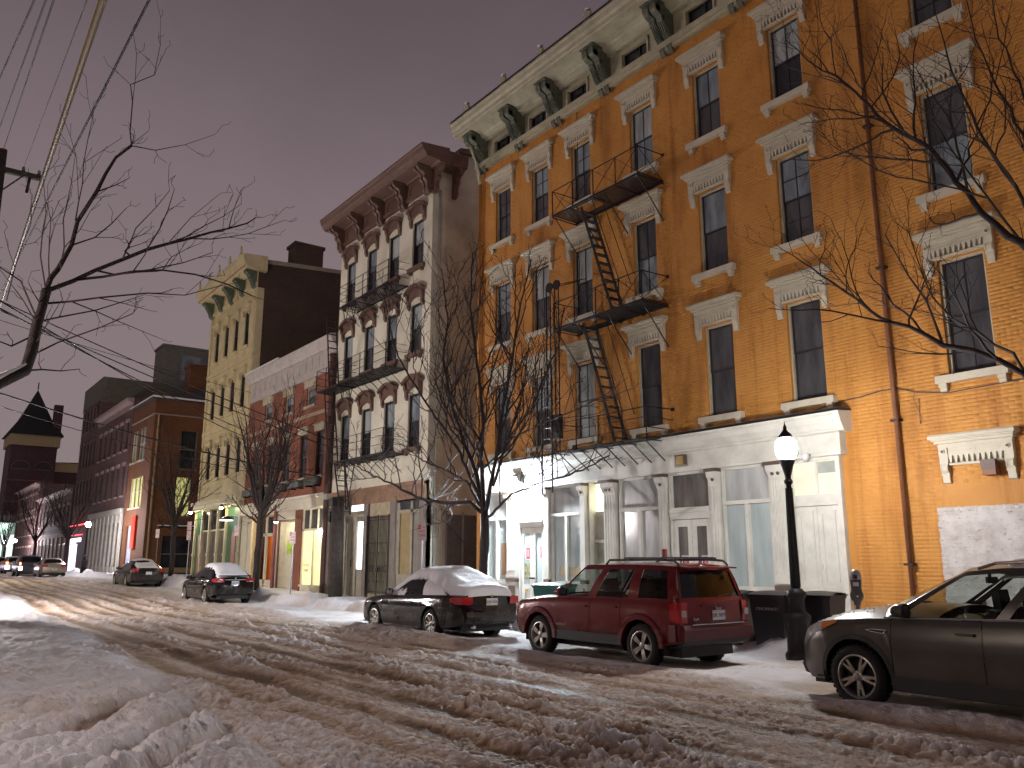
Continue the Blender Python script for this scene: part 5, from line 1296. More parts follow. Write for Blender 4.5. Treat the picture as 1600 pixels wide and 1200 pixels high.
M['seat'] = mat('seat_cloth', (.03, .03, .03), .9)
def smooth_fn(pts, k=.05):
    xs = np.array([p[0] for p in pts], float); ys = np.array([p[1] for p in pts], float)
    X = np.linspace(xs[0]-.5, xs[-1]+.5, 700); Y = np.interp(X, xs, ys)
    dx = X[1]-X[0]; w = max(1, int(k/dx)); ker = np.hanning(2*w+3)[1:-1]; ker /= ker.sum()
    Yp = np.pad(Y, w, mode='edge'); Y = np.convolve(Yp, ker, 'same')[w:-w] if w else Y
    return lambda x: float(np.interp(x, X, Y))
_WH = {}
def wheel_meshes(R, rim, style, mrim):
    key = (R, rim, style, mrim.name)
    if key in _WH: return _WH[key]
    t = MB(); w = .105
    t.lathe([(rim-.01, -w), (R-.03, -w), (R-.008, -w+.025), (R, -w+.05), (R, w-.05), (R-.008, w-.025), (R-.03, w), (rim+.02, w+.004), (rim-.005, w-.01)], (0, 0, 0), 32, 'y', cap=False)
    for k in range(36):     # tread blocks
        a = 2*PI*k/36; c, s = math.cos(a), math.sin(a)
        for y0, y1 in ((-w+.02, -.02), (.02, w-.02)):
            p = [(R-.004, -.02), (R+.006, -.018), (R+.006, .018), (R-.004, .02)]
            t.prism([(r*c-q*s, r*s+q*c) for r, q in p], 'y', y0, y1)
    r = MB()
    r.lathe([(rim-.005, w-.012), (rim+.004, w-.004), (rim-.012, w), (rim-.022, w-.012), (rim-.035, w-.06), (rim-.05, -w)], (0, 0, 0), 36, 'y', cap=False)
    r.lathe([(.002, .095), (.026, .094), (.032, .085), (.06, .078), (.065, .05), (.002, .045)], (0, 0, 0), 16, 'y', cap=False)
    def spoke(a, w0, w1, r0=.045, r1=None, y0=.085, y1=.088):
        r1 = r1 or rim-.015; c, s = math.cos(a), math.sin(a)
        for (ra, rb, wa, wb, ya, yb) in ((r0, (r0+r1)/2, w0, (w0+w1)/2, y0-.008, y0+.004), ((r0+r1)/2, r1, (w0+w1)/2, w1, y0+.004, y1)):
            P = []
            for rr, ww, yy in ((ra, wa, ya), (rb, wb, yb)):
                for q, d in ((-ww, 0), (ww, 0), (ww*.7, -.04), (-ww*.7, -.04)): P.append((rr*c-q*s, yy+d, rr*s+q*c))
            k = len(r.v); r.v += P; r.f += [(k, k+1, k+5, k+4), (k+1, k+2, k+6, k+5), (k+3, k, k+4, k+7), (k+2, k+3, k+7, k+6)]
    if style == 'five':
        for k in range(5): spoke(PI/2+2*PI*k/5, .028, .05)
    elif style == 'double':
        for k in range(5):
            for d in (-.16, .16): spoke(PI/2+2*PI*k/5+d, .018, .014, y0=.08)
        for k in range(5): spoke(PI/2+2*PI*k/5, .02, .02, r1=rim*.6)
    else:
        for k in range(5):
            a = PI/2+2*PI*k/5
            for d in (-.28, .28):
                c0, c1 = a+d*.25, a+d*1.05
                p0, p1 = (.05*math.cos(c0), .05*math.sin(c0)), ((rim-.018)*math.cos(c1), (rim-.018)*math.sin(c1))
                dx, dz = p1[0]-p0[0], p1[1]-p0[1]; L = math.hypot(dx, dz); nx, nz = -dz/L, dx/L
                kk = len(r.v); P = []
                for (px, pz), ww, yy in ((p0, .02, .08), (p1, .028, .09)):
                    for q, e in ((-ww, 0), (ww, 0), (ww*.7, -.035), (-ww*.7, -.035)): P.append((px+nx*q, yy+e, pz+nz*q))
                r.v += P; r.f += [(kk, kk+1, kk+5, kk+4), (kk+1, kk+2, kk+6, kk+5), (kk+3, kk, kk+4, kk+7), (kk+2, kk+3, kk+7, kk+6)]
    for k in range(5):
        a = 2*PI*k/5+.3; r.lathe([(.008, .086), (.009, .07)], (.047*math.cos(a), 0, .047*math.sin(a)), 6, 'y', cap=False)
    d = MB(); d.lathe([(.01, .012), (rim*.66, .012), (rim*.66, -.01), (.01, -.01)], (0, 0, 0), 20, 'y'); d.lathe([(.01, -.03), (rim-.03, -.03)], (0, 0, 0), 20, 'y', cap=False)
    _WH[key] = (r.mesh('wheel', mrim), t.mesh('tyre', M['tyre'], True), d.mesh('brake_disc', mat('brake_dark', (.02, .02, .02), .6, metal=.4)))
    return _WH[key]

def car(name, label, S, loc, yaw=PI, group=None, cat='car', full=True):
    t = thing(name, label, cat, loc, group, yaw); t['local'] = 1
    P = S['paint']; wb, ro, fo = S['wb'], S['ro'], S['fo']; hw = S['w']; R, Ra = S['R'], S['Ra']
    belt, deck, low = smooth_fn(S['belt'], .10), smooth_fn(S['deck'], .10), smooth_fn(S['low'], .06)
    plan = smooth_fn(S['plan'], .12)
    roof = smooth_fn(S['roof'], .12)
    xr, xf = -ro, wb+fo
    prof = [(0, .93), (.10, .972), (.25, .99), (.45, 1.0), (.62, 1.0), (.80, .99), (.92, .972), (1, .945)]
    if S.get('tuck'): prof = [(a, b-(S['tuck']*max(0, a-.6)/.4)) for a, b in prof]
    pt, pw = [p[0] for p in prof], [p[1] for p in prof]
    T = [0, .05, .12, .25, .40, .55, .68, .80, .90, .96, 1.0]
    def zlow(x):
        z = low(x)
        for h in (0, wb):
            if abs(x-h) < Ra: z = max(z, R+math.sqrt(Ra*Ra-(x-h)**2))
        return z
    def sy(x, z):
        zl, zs = low(x), belt(x); q = (z-zl)/(zs-zl)
        crease = .012*math.exp(-((z-S.get('crease', .8))/.03)**2)
        return hw*plan(x)*float(np.interp(q, pt, pw))+crease
    doors = S['doors']
    cuts = sorted({c for d in doors for c in d})
    xs = set(np.round(np.linspace(xr, xf, 64), 4))
    for h in (0, wb):
        for a in np.linspace(0, PI, 22): xs.add(round(h+Ra*math.cos(a), 4))
    for e in (.0, .015, .04, .08, .14): xs.add(round(xr+e, 4)); xs.add(round(xf-e, 4))
    xs = {x for x in xs if all(abs(x-c) > .02 for c in cuts)}
    for c in cuts: xs.add(c-.004); xs.add(c+.004)
    xs = sorted(xs)
    body = MB(); dm = [[MB(), MB()] for _ in doors]
    for side in (1, -1):
        prev = None
        for x in xs:
            zl = zlow(x); zs = belt(x)
            col = []
            for q in T:
                z = zl+(zs-zl)*q; col.append((x, side*sy(x, z), z))
            if prev:
                xm = (x+prev[0][0])/2; tgt = body; skip = False
                if any(abs(xm-c) < .003 for c in cuts): skip = True
                for di, (a, b) in enumerate(doors):
                    if a < xm < b: tgt = dm[di][0 if side > 0 else 1]
                if not skip:
                    for i in range(len(T)-1):
                        a, b, c, d = prev[i], col[i], col[i+1], prev[i+1]
                        tgt.quad(*((a, d, c, b) if side > 0 else (a, b, c, d)))
            prev = col
    # bonnet and boot decks
    U = np.linspace(-1, 1, 13)
    def deckpt(x, u):
        zs, zd = belt(x), deck(x); y = hw*plan(x)*(pw[-1])*u
        return (x, y, zs+(zd-zs)*(1-abs(u)**2.6))
    for a, b in S['decks']:
        X = [x for x in xs if a <= x <= b] ; X = sorted({a, b, *X})
        body.grid([[deckpt(x, u) for u in U[::-1]] for x in X])
    body.sm = True
    # nose and tail
    for xe, sg in ((xr, -1), (xf, 1)):
        rows = []
        zl, zs = zlow(xe), belt(xe)
        for q in np.linspace(0, 1, 9):
            z = zl+(zs-zl)*q; y0 = sy(xe, z)
            rows.append([(xe+sg*S.get('bulge', .08)*(1-u*u)*(.35+.65*math.sin(PI*min(1, q*1.0+.05))), y0*u, z) for u in np.linspace(-1, 1, 11)])
        body.grid(rows if sg > 0 else [r[::-1] for r in rows])
        dk = [[(xe+sg*S.get('bulge', .08)*(1-u*u)*(.35+.65*math.sin(PI*1.0)), sy(xe, zs)*u, zs) for u in np.linspace(-1, 1, 11)], [(xe, sy(xe, zs)*u, zs+(deck(xe)-zs)*(1-abs(u)**2.6)) for u in np.linspace(-1, 1, 11)]]
        body.grid(dk)
    # greenhouse
    xbr, xbf, xrr, xrf = S['gh']; yr, crown = S['yr'], S.get('crown', .05)
    def Bp(s):
        x = xbr+(xbf-xbr)*s; return Vector((x, hw*plan(x)*pw[-1]-.015, belt(x)))
    def Rp(s):
        x = xrr+(xrf-xrr)*s; return Vector((x, yr*(1-.10*abs(2*s-1)**3), roof(x)))
    def side_pt(s, v, off=0, sd=1):
        p = Bp(s).lerp(Rp(s), v); p.y += .035*4*v*(1-v)*S.get('barrel', 1)+off; return (p.x, p.y*sd, p.z)
    gf = MB(); gf.sm = True
    VG0, VG1 = .05, S.get('vtop', .90)
    glass = {}
    for s0, s1, kind in S['side']:
        n = max(2, int((s1-s0)*24)); ss = np.linspace(s0, s1, n+1)
        for sd in (1, -1):
            def G(mb, v0, v1, nv, off=0):
                g = [[side_pt(s, v, off, sd) for v in np.linspace(v0, v1, nv)] for s in ss]
                mb.grid(g if sd > 0 else [r[::-1] for r in g])
            if kind == 'p': G(gf, 0, 1, 8)
            else:
                G(gf, 0, VG0, 2); G(gf, VG1, 1, 3)
                mb = glass.setdefault((kind, s0, sd), MB()); mb.sm = True; G(mb, VG0, VG1, 6, -.006)
    wbg, rbg = S.get('wb_bulge', .16), S.get('rb_bulge', .08)
    def fr_pt(end, c, v, off=0):
        s = 1 if end > 0 else 0; a, b = Bp(s), Rp(s); p = a.lerp(b, v)
        bul = (wbg if end > 0 else rbg)*(1-c*c)*(1-.55*v)
        zc = (deck(a.x)-belt(a.x))*(1-abs(c)**2.6)*(1-v)+ crown*(1-c*c)*v
        return (p.x+end*(bul+off), (p.y+0)*c, p.z+zc)
    for end in (1, -1):
        cs = np.linspace(-1, 1, 15); gl = MB(); gl.sm = True
        CI = [-1, -.965, -.93]+list(np.linspace(-.85, .85, 9))+[.93, .965, 1]; V = [0, .02, .06, .25, .45, .65, .8, VG1, .97, 1] if end > 0 else [0, .04, S.get('rear_v0', .10), .35, .6, .8, VG1-.02, .96, 1]
        for c0, c1 in zip(CI[:-1], CI[1:]):
            for v0, v1 in zip(V[:-1], V[1:]):
                isg = -.931 < c0 and c1 < .931 and v0 > (.05 if end > 0 else S.get('rear_v0', .10)-.01) and v1 < VG1+.01
                q = [fr_pt(end, c0, v0, -.006 if isg else 0), fr_pt(end, c1, v0, -.006 if isg else 0), fr_pt(end, c1, v1, -.006 if isg else 0), fr_pt(end, c0, v1, -.006 if isg else 0)]
                (gl if isg else gf).quad(*(q if end > 0 else q[::-1]))
        glass[('f' if end > 0 else 'r', 0, 1)] = gl
    rows = []
    for s in np.linspace(0, 1, 17):
        p = Rp(s)
        row = []
        for c in np.linspace(1, -1, 13):
            e = (wbg*.45*max(0, (s-.75)/.25)**1 - rbg*.45*max(0, (.25-s)/.25)**1)*(1-c*c)
            row.append((p.x+e, p.y*c, p.z+crown*(1-c*c)))
        rows.append(row)
    gf.grid(rows)
    k = len(body.v); body.v += gf.v; body.f += [tuple(i+k for i in f) for f in gf.f]
    bo = part('body', body, P, t)
    import bmesh as _b
    bm = _b.new(); bm.from_mesh(bo.data); _b.ops.remove_doubles(bm, verts=bm.verts, dist=.0015); _b.ops.recalc_face_normals(bm, faces=bm.faces) if False else None; bm.to_mesh(bo.data); bm.free()
    bo.data.polygons.foreach_set('use_smooth', [True]*len(bo.data.polygons)); bo.data.set_sharp_from_angle(angle=math.radians(38))
    for di, (a, b) in enumerate(doors):
        for sd, mb in zip((1, -1), dm[di]):
            o = part('door', mb, P, t, smooth=True); bm = _b.new(); bm.from_mesh(o.data); _b.ops.remove_doubles(bm, verts=bm.verts, dist=.0008); bm.to_mesh(o.data); bm.free()
            o.data.polygons.foreach_set('use_smooth', [True]*len(o.data.polygons))
            hx, hz = a+.17, S.get('handle_z', belt((a+b)/2)-.13)
            y = sy(hx, hz)*sd
            part('handle', MB().box(hx-.10, hx+.10, y+sd*.018, y+sd*.036, hz-.012, hz+.016).box(hx-.10, hx-.08, y-.01, y+sd*.03, hz-.01, hz+.01).box(hx+.08, hx+.10, y-.01, y+sd*.03, hz-.01, hz+.01), S.get('handle', P), o)
    gm = S['glass']
    for (kind, s0, sd), mb in glass.items():
        nm = {'f': 'windscreen', 'r': 'rear_window'}.get(kind, 'window')
        part(nm, mb, M[gm.get(kind+'%g' % s0, gm.get(kind, gm['w']))], t, smooth=True)
    # dark underbody and wheel wells
    ub = MB().box(xr+.15, xf-.15, -(hw-.27), hw-.27, .20, .62)
    for h in (0, wb):
        for sd in (1, -1):
            n = 14; pts = [(h+(Ra+.03)*math.cos(a), R+(Ra+.03)*math.sin(a)) for a in np.linspace(-.25, PI+.25, n)]
            for (a, b), (c, d) in zip(pts[:-1], pts[1:]): ub.quad((a, sd*(hw-.05), b), (c, sd*(hw-.05), d), (c, sd*(hw-.30), d), (a, sd*(hw-.30), b))
            ub.poly([(p, sd*(hw-.29), q) for p, q in pts])
    ub.box(xr+.2, xf-.3, -hw*.9, hw*.9, S['low'][len(S['low'])//2][1]+.02, S['low'][len(S['low'])//2][1]+.04)
    part('underbody', ub, M['car_dark'], t)
    # wheels
    me, tm, bd = wheel_meshes(R, S['rim'], S['style'], S.get('mrim', M['alloy']))
    for h in (0, wb):
        for sd in (1, -1):
            w = link('wheel', me, t); w.location = (h, sd*(hw-.115), R); WLOC[w.name] = WLOC[t.name]; w.rotation_euler = (0, random.uniform(0, 6.28), 0 if sd > 0 else PI)
            for nm, mm in (('tyre', tm), ('brake_disc', bd)):
                c = link(nm, mm, w)
    # cabin
    if full:
        zf = belt(xbf)-.05
        for x in S.get('seats', (wb*.52, wb*.12)):
            for y in (.36, -.36):
                s_ = MB(); s_.prism([(x-.02, .42), (x+.42, .50), (x+.44, .60), (x+.06, .58), (x-.12, belt(x)+.12), (x-.24, belt(x)+.10), (x-.14, .5)], 'y', y-.23, y+.23)
                s_.prism([(x-.16, belt(x)+.12), (x-.14, belt(x)+.32), (x-.22, belt(x)+.33), (x-.25, belt(x)+.12)], 'y', y-.12, y+.12)
                part('seat', s_, M['seat'], t)
        x = xbf-.1
        part('dashboard', MB().prism([(x+.35, zf-.02), (x-.30, zf-.0), (x-.42, zf-.12), (x-.36, zf-.45), (x+.4, zf-.5)], 'y', -hw+.14, hw-.14), M['car_dark'], t)
        part('steering_wheel', MB().tube([(x-.52+.06*math.cos(a), .37+.18*math.sin(a), zf+.0+.17*math.cos(a)) for a in np.linspace(0, 2*PI, 17)], .014, 6).tube([(x-.45, .37, zf-.05), (x-.52, .37, zf)], .05, 6), M['car_dark'], t)
        mx, mz = Rp(1).x-.02, Rp(1).z-.09
        part('mirror', MB().box(mx, mx+.03, -.12, .12, mz-.04, mz+.03).box(mx+.02, mx+.05, -.015, .015, mz, mz+.10), M['car_dark'], t)
    for sd in (1, -1):
        p = side_pt(.985, .10, 0, sd); mx, my, mz = p[0]-.16, p[1], p[2]+.03
        mi = MB(); mi.sm = True
        pr = [(-.02, -.02), (.02, -.055), (.16, -.055), (.19, -.0), (.18, .07), (.12, .10), (.0, .085)]
        rows = [[(mx+.05-dx*fx, my+sd*q, mz+z*fz) for q, z in [(a*1, b) for a, b in pr]] for dx, fx, fz in ((-.07, 1, .55), (-.03, 1, .9), (.03, 1, 1), (.06, 1, 1))]
        mi.grid(rows); mi.poly(rows[-1]); mi.poly(rows[0][::-1]); 
        for r0, r1 in zip(rows[:-1], rows[1:]): mi.quad(r0[-1], r0[0], r1[0], r1[-1])
        o = part('door_mirror', mi, S.get('mirror', P), t)
        part('mirror_glass', MB().box(mx-.014, mx-.011, my+sd*.03, my+sd*.17, mz-.03, mz+.07), M['chrome'], o)
    t['_sy'] = 0
    return t, dict(sy=sy, belt=belt, deck=deck, side_pt=side_pt, fr_pt=fr_pt, low=low, roof=roof, Rp=Rp, xr=xr, xf=xf, hw=hw, plan=plan)

def tail_bits(t, S, F, lamp, plate_txt, plate_z, plate_u=0, bumper=None, plate_x=None):
    """lamps, plate and bumper at the tail; lamp = list of (y0,y1,z0,z1,wrap,material)"""
    xr = F['xr']
    def xb(y, z, b=S.get('bulge', .08)):
        u = abs(y)/F['hw']; return xr-b*(1-u*u)*.8
    for y0, y1, z0, z1, wrap, m in lamp:
        for sd in (1, -1):
            mb = MB(); mb.sm = True; n = 6
            ys = np.linspace(y0, y1, n); pts = [(xb(y, z0)-.012, sd*y) for y in ys]
            if wrap > 0: pts += [(xr+.01, sd*(F['sy'](xr+.02, (z0+z1)/2)+.008)), (xr+wrap*.5, sd*(F['sy'](xr+wrap*.5, (z0+z1)/2)+.010)), (xr+wrap, sd*(F['sy'](xr+wrap, (z0+z1)/2)+.006))]
            tl = [(x, y, z1-(.03 if i > n+1 else 0)) for i, (x, y) in enumerate(pts)]; bl = [(x, y, z0+(.05 if i > n+1 else 0)) for i, (x, y) in enumerate(pts)]
            mid = [((a[0]+b[0])/2-.012, (a[1]+b[1])/2+(sd*.006 if i >= n else 0), (a[2]+b[2])/2) for i, (a, b) in enumerate(zip(tl, bl))]
            g = [bl, mid, tl]; mb.grid(g if sd > 0 else [r[::-1] for r in g])
            inner = [(x+.03, y*.985, z) for x, y, z in tl]; mb.grid([tl, inner]); inner = [(x+.03, y*.985, z) for x, y, z in bl]; mb.grid([inner, bl])
            part('tail_lamp', mb, m, t, smooth=True)
    if plate_txt is not None:
        x = (plate_x if plate_x is not None else xb(0, 0)-.008)
        o = part('licence_plate', MB().box(x-.008, x, plate_u-.15, plate_u+.15, plate_z-.075, plate_z+.075), M['plate_white'], t)
        if plate_txt: text(plate_txt, .085, M['plate_ink'], o, (x-.010, plate_u, plate_z-.004), (PI/2, 0, -PI/2), sx=.9)
def snow_cap(t, sil, hwid, name='snow_cap', n=46, m=26, seed=1, th=.07, rough=.02):
    """rounded blanket of snow following a side profile sil [(x,z)] with half widths hwid [(x,y)]"""
    zc = smooth_fn(sil, .12); hy = smooth_fn(hwid, .1)
    x0, x1 = sil[0][0], sil[-1][0]; rows = []
    for i in range(n+1):
        q = i/n; x = x0+(x1-x0)*q; row = []
        ex = min(1, q/.06, (1-q)/.06); ex = math.sqrt(max(0, ex*(2-ex)))
        for j in range(m+1):
            c = -1+2*j/m
            ny = float(fbm(np.array([x*3.1]), np.array([c*1.5+seed*9.]), 3, seed)[0])
            w = hy(x)*(1+.10*float(vnoise(np.array([x*9.+c]), np.array([seed*3.7]), seed+5)[0]))
            y = c*w
            e = 1-abs(c)**6; drop = .05*abs(c)**3 + .10*max(0, abs(c)-.80)/.2
            z = zc(x)-drop+th*ex*max(e, 0)**.6+rough*ny*2*ex-.03*(1-ex)
            row.append((x, y, z))
        rows.append(row)
    mb = MB(); mb.sm = True; mb.grid([r[::-1] for r in rows])
    return part(name, mb, M['snow'], t, smooth=True)

SPEC = {}
SPEC['suv_grey'] = dict(paint=car_paint('grey_car_paint', (.066, .058, .048), .28, .3), wb=2.69, ro=.88, fo=.88, w=.92, R=.352, Ra=.425, rim=.245, style='double',
    belt=[(-.88, 1.06), (-.5, 1.10), (.2, 1.09), (1.4, 1.045), (2.2, 1.03), (2.55, 1.02), (2.95, .985), (3.25, .93), (3.45, .85), (3.57, .72)],
    deck=[(-.88, 1.08), (.2, 1.1), (1.9, 1.19), (2.2, 1.19), (2.6, 1.155), (3.0, 1.09), (3.3, .99), (3.48, .86), (3.57, .72)],
    low=[(-.88, .42), (-.5, .32), (.4, .27), (2.3, .27), (3.1, .27), (3.45, .26), (3.57, .33)], plan=[(-.88, .86), (-.7, .96), (-.2, 1), (2.7, 1), (3.10, .97), (3.32, .90), (3.46, .80), (3.57, .66)],
    roof=[(-.75, 1.53), (-.3, 1.585), (.4, 1.615), (1.0, 1.61), (1.45, 1.565), (1.7, 1.52)], decks=[(1.7, 3.57)], gh=(-.80, 2.30, -.62, 1.45), yr=.66, crown=.055,
    side=[(0, .09, 'p'), (.09, .27, 'w'), (.27, .31, 'p'), (.31, .565, 'w'), (.565, .61, 'p'), (.61, .955, 'w'), (.955, 1, 'p')], glass={'w': 'glass_tint', 'w0.61': 'glass_clear', 'f': 'glass_clear', 'r': 'glass_dark'},
    doors=[(.42, 1.20), (1.20, 2.22)], crease=.80, wb_bulge=.20, vtop=.90, bulge=.07, handle_z=.91)
SPEC['suv_red'] = dict(paint=car_paint('red_car_paint', (.135, .006, .008), .2, .2), wb=2.635, ro=.80, fo=.83, w=.875, R=.345, Ra=.43, rim=.235, style='five',
    belt=[(-.8, 1.06), (-.3, 1.07), (1.0, 1.06), (2.0, 1.045), (2.6, 1.02), (3.1, .97), (3.40, .92), (3.46, .90)],
    deck=[(-.8, 1.06), (.5, 1.07), (2.0, 1.09), (2.4, 1.085), (3.0, 1.05), (3.35, .99), (3.46, .91)],
    low=[(-.8, .44), (-.4, .36), (.5, .33), (2.2, .33), (3.1, .34), (3.3, .34), (3.46, .42)], plan=[(-.8, .93), (-.68, .985), (-.4, 1), (2.7, 1), (3.2, .985), (3.36, .95), (3.46, .86)],
    roof=[(-.75, 1.585), (-.4, 1.615), (.5, 1.63), (1.4, 1.62), (1.75, 1.595)], decks=[(2.0, 3.46)], gh=(-.77, 2.17, -.62, 1.52), yr=.70, crown=.035,
    side=[(0, .065, 'p'), (.065, .29, 'w'), (.29, .375, 'p'), (.375, .645, 'w'), (.645, .72, 'p'), (.72, .965, 'w'), (.965, 1, 'p')], glass={'w': 'glass_dark', 'w0.375': 'glass_tint', 'w0.72': 'glass_clear', 'f': 'glass_clear', 'r': 'glass_dark'},
    doors=[(.46, 1.22), (1.22, 2.12)], crease=.62, wb_bulge=.12, rb_bulge=.05, vtop=.86, bulge=.05, rear_v0=.10, tuck=.0)
SPEC['coupe'] = dict(paint=car_paint('black_car_paint', (.006, .0055, .007), .14, .0), wb=2.67, ro=1.07, fo=1.02, w=.905, R=.325, Ra=.385, rim=.225, style='split',
    belt=[(-1.07, .95), (-.7, .965), (.3, .94), (1.4, .905), (2.3, .88), (2.9, .83), (3.4, .74), (3.6, .66), (3.69, .58)],
    deck=[(-1.07, 1.0), (-.9, 1.03), (-.4, 1.03), (1, .96), (1.9, .965), (2.4, .93), (3.0, .87), (3.45, .76), (3.69, .60)],
    low=[(-1.07, .36), (-.6, .26), (.4, .20), (2.3, .20), (3.1, .22), (3.4, .22), (3.69, .30)], plan=[(-1.07, .80), (-.9, .93), (-.5, .985), (0, 1), (2.7, 1), (3.2, .96), (3.45, .88), (3.6, .77), (3.69, .62)],
    roof=[(-.4, 1.24), (.1, 1.355), (.6, 1.40), (1.1, 1.385), (1.4, 1.34), (1.6, 1.29)], decks=[(-1.07, -.3), (1.7, 3.69)], gh=(-.62, 2.15, .12, 1.22), yr=.56, crown=.05,
    side=[(0, .30, 'p'), (.30, .56, 'w'), (.56, .60, 'p'), (.60, .95, 'w'), (.95, 1, 'p')], glass={'w': 'glass_tint', 'f': 'glass_dark', 'r': 'glass_dark'},
    doors=[(.72, 1.98)], crease=.72, wb_bulge=.22, rb_bulge=.18, vtop=.88, bulge=.10, seats=(1.35, .5))
SPEC['sedan'] = dict(SPEC['coupe'], paint=car_paint('black_sedan_paint', (.008, .007, .008), .16, .0), wb=2.70, ro=.90, fo=.88, w=.875, R=.318, Ra=.38, style='split',
    belt=[(-.9, .95), (-.5, .97), (.3, .95), (1.4, .915), (2.3, .885), (2.9, .83), (3.3, .75), (3.58, .62)], deck=[(-.9, 1.01), (-.75, 1.045), (-.4, 1.04), (1, .98), (2.1, 1.0), (2.5, .95), (3.1, .86), (3.4, .75), (3.58, .62)],
    low=[(-.9, .38), (-.5, .28), (.4, .21), (2.3, .21), (3.1, .23), (3.58, .3)], plan=[(-.9, .84), (-.75, .94), (-.4, .985), (0, 1), (2.7, 1), (3.1, .96), (3.35, .88), (3.58, .64)],
    roof=[(-.4, 1.26), (0, 1.365), (.6, 1.41), (1.2, 1.39), (1.6, 1.31)], decks=[(-.9, -.25), (1.7, 3.58)], gh=(-.62, 2.35, .02, 1.28), yr=.56, side=[(0, .20, 'p'), (.20, .50, 'w'), (.50, .535, 'p'), (.535, .955, 'w'), (.955, 1, 'p')],
    glass={'w': 'glass_tint', 'w0.535': 'glass_tint', 'f': 'glass_tint', 'r': 'glass_dark'}, doors=[(.22, 1.12), (1.12, 2.15)])

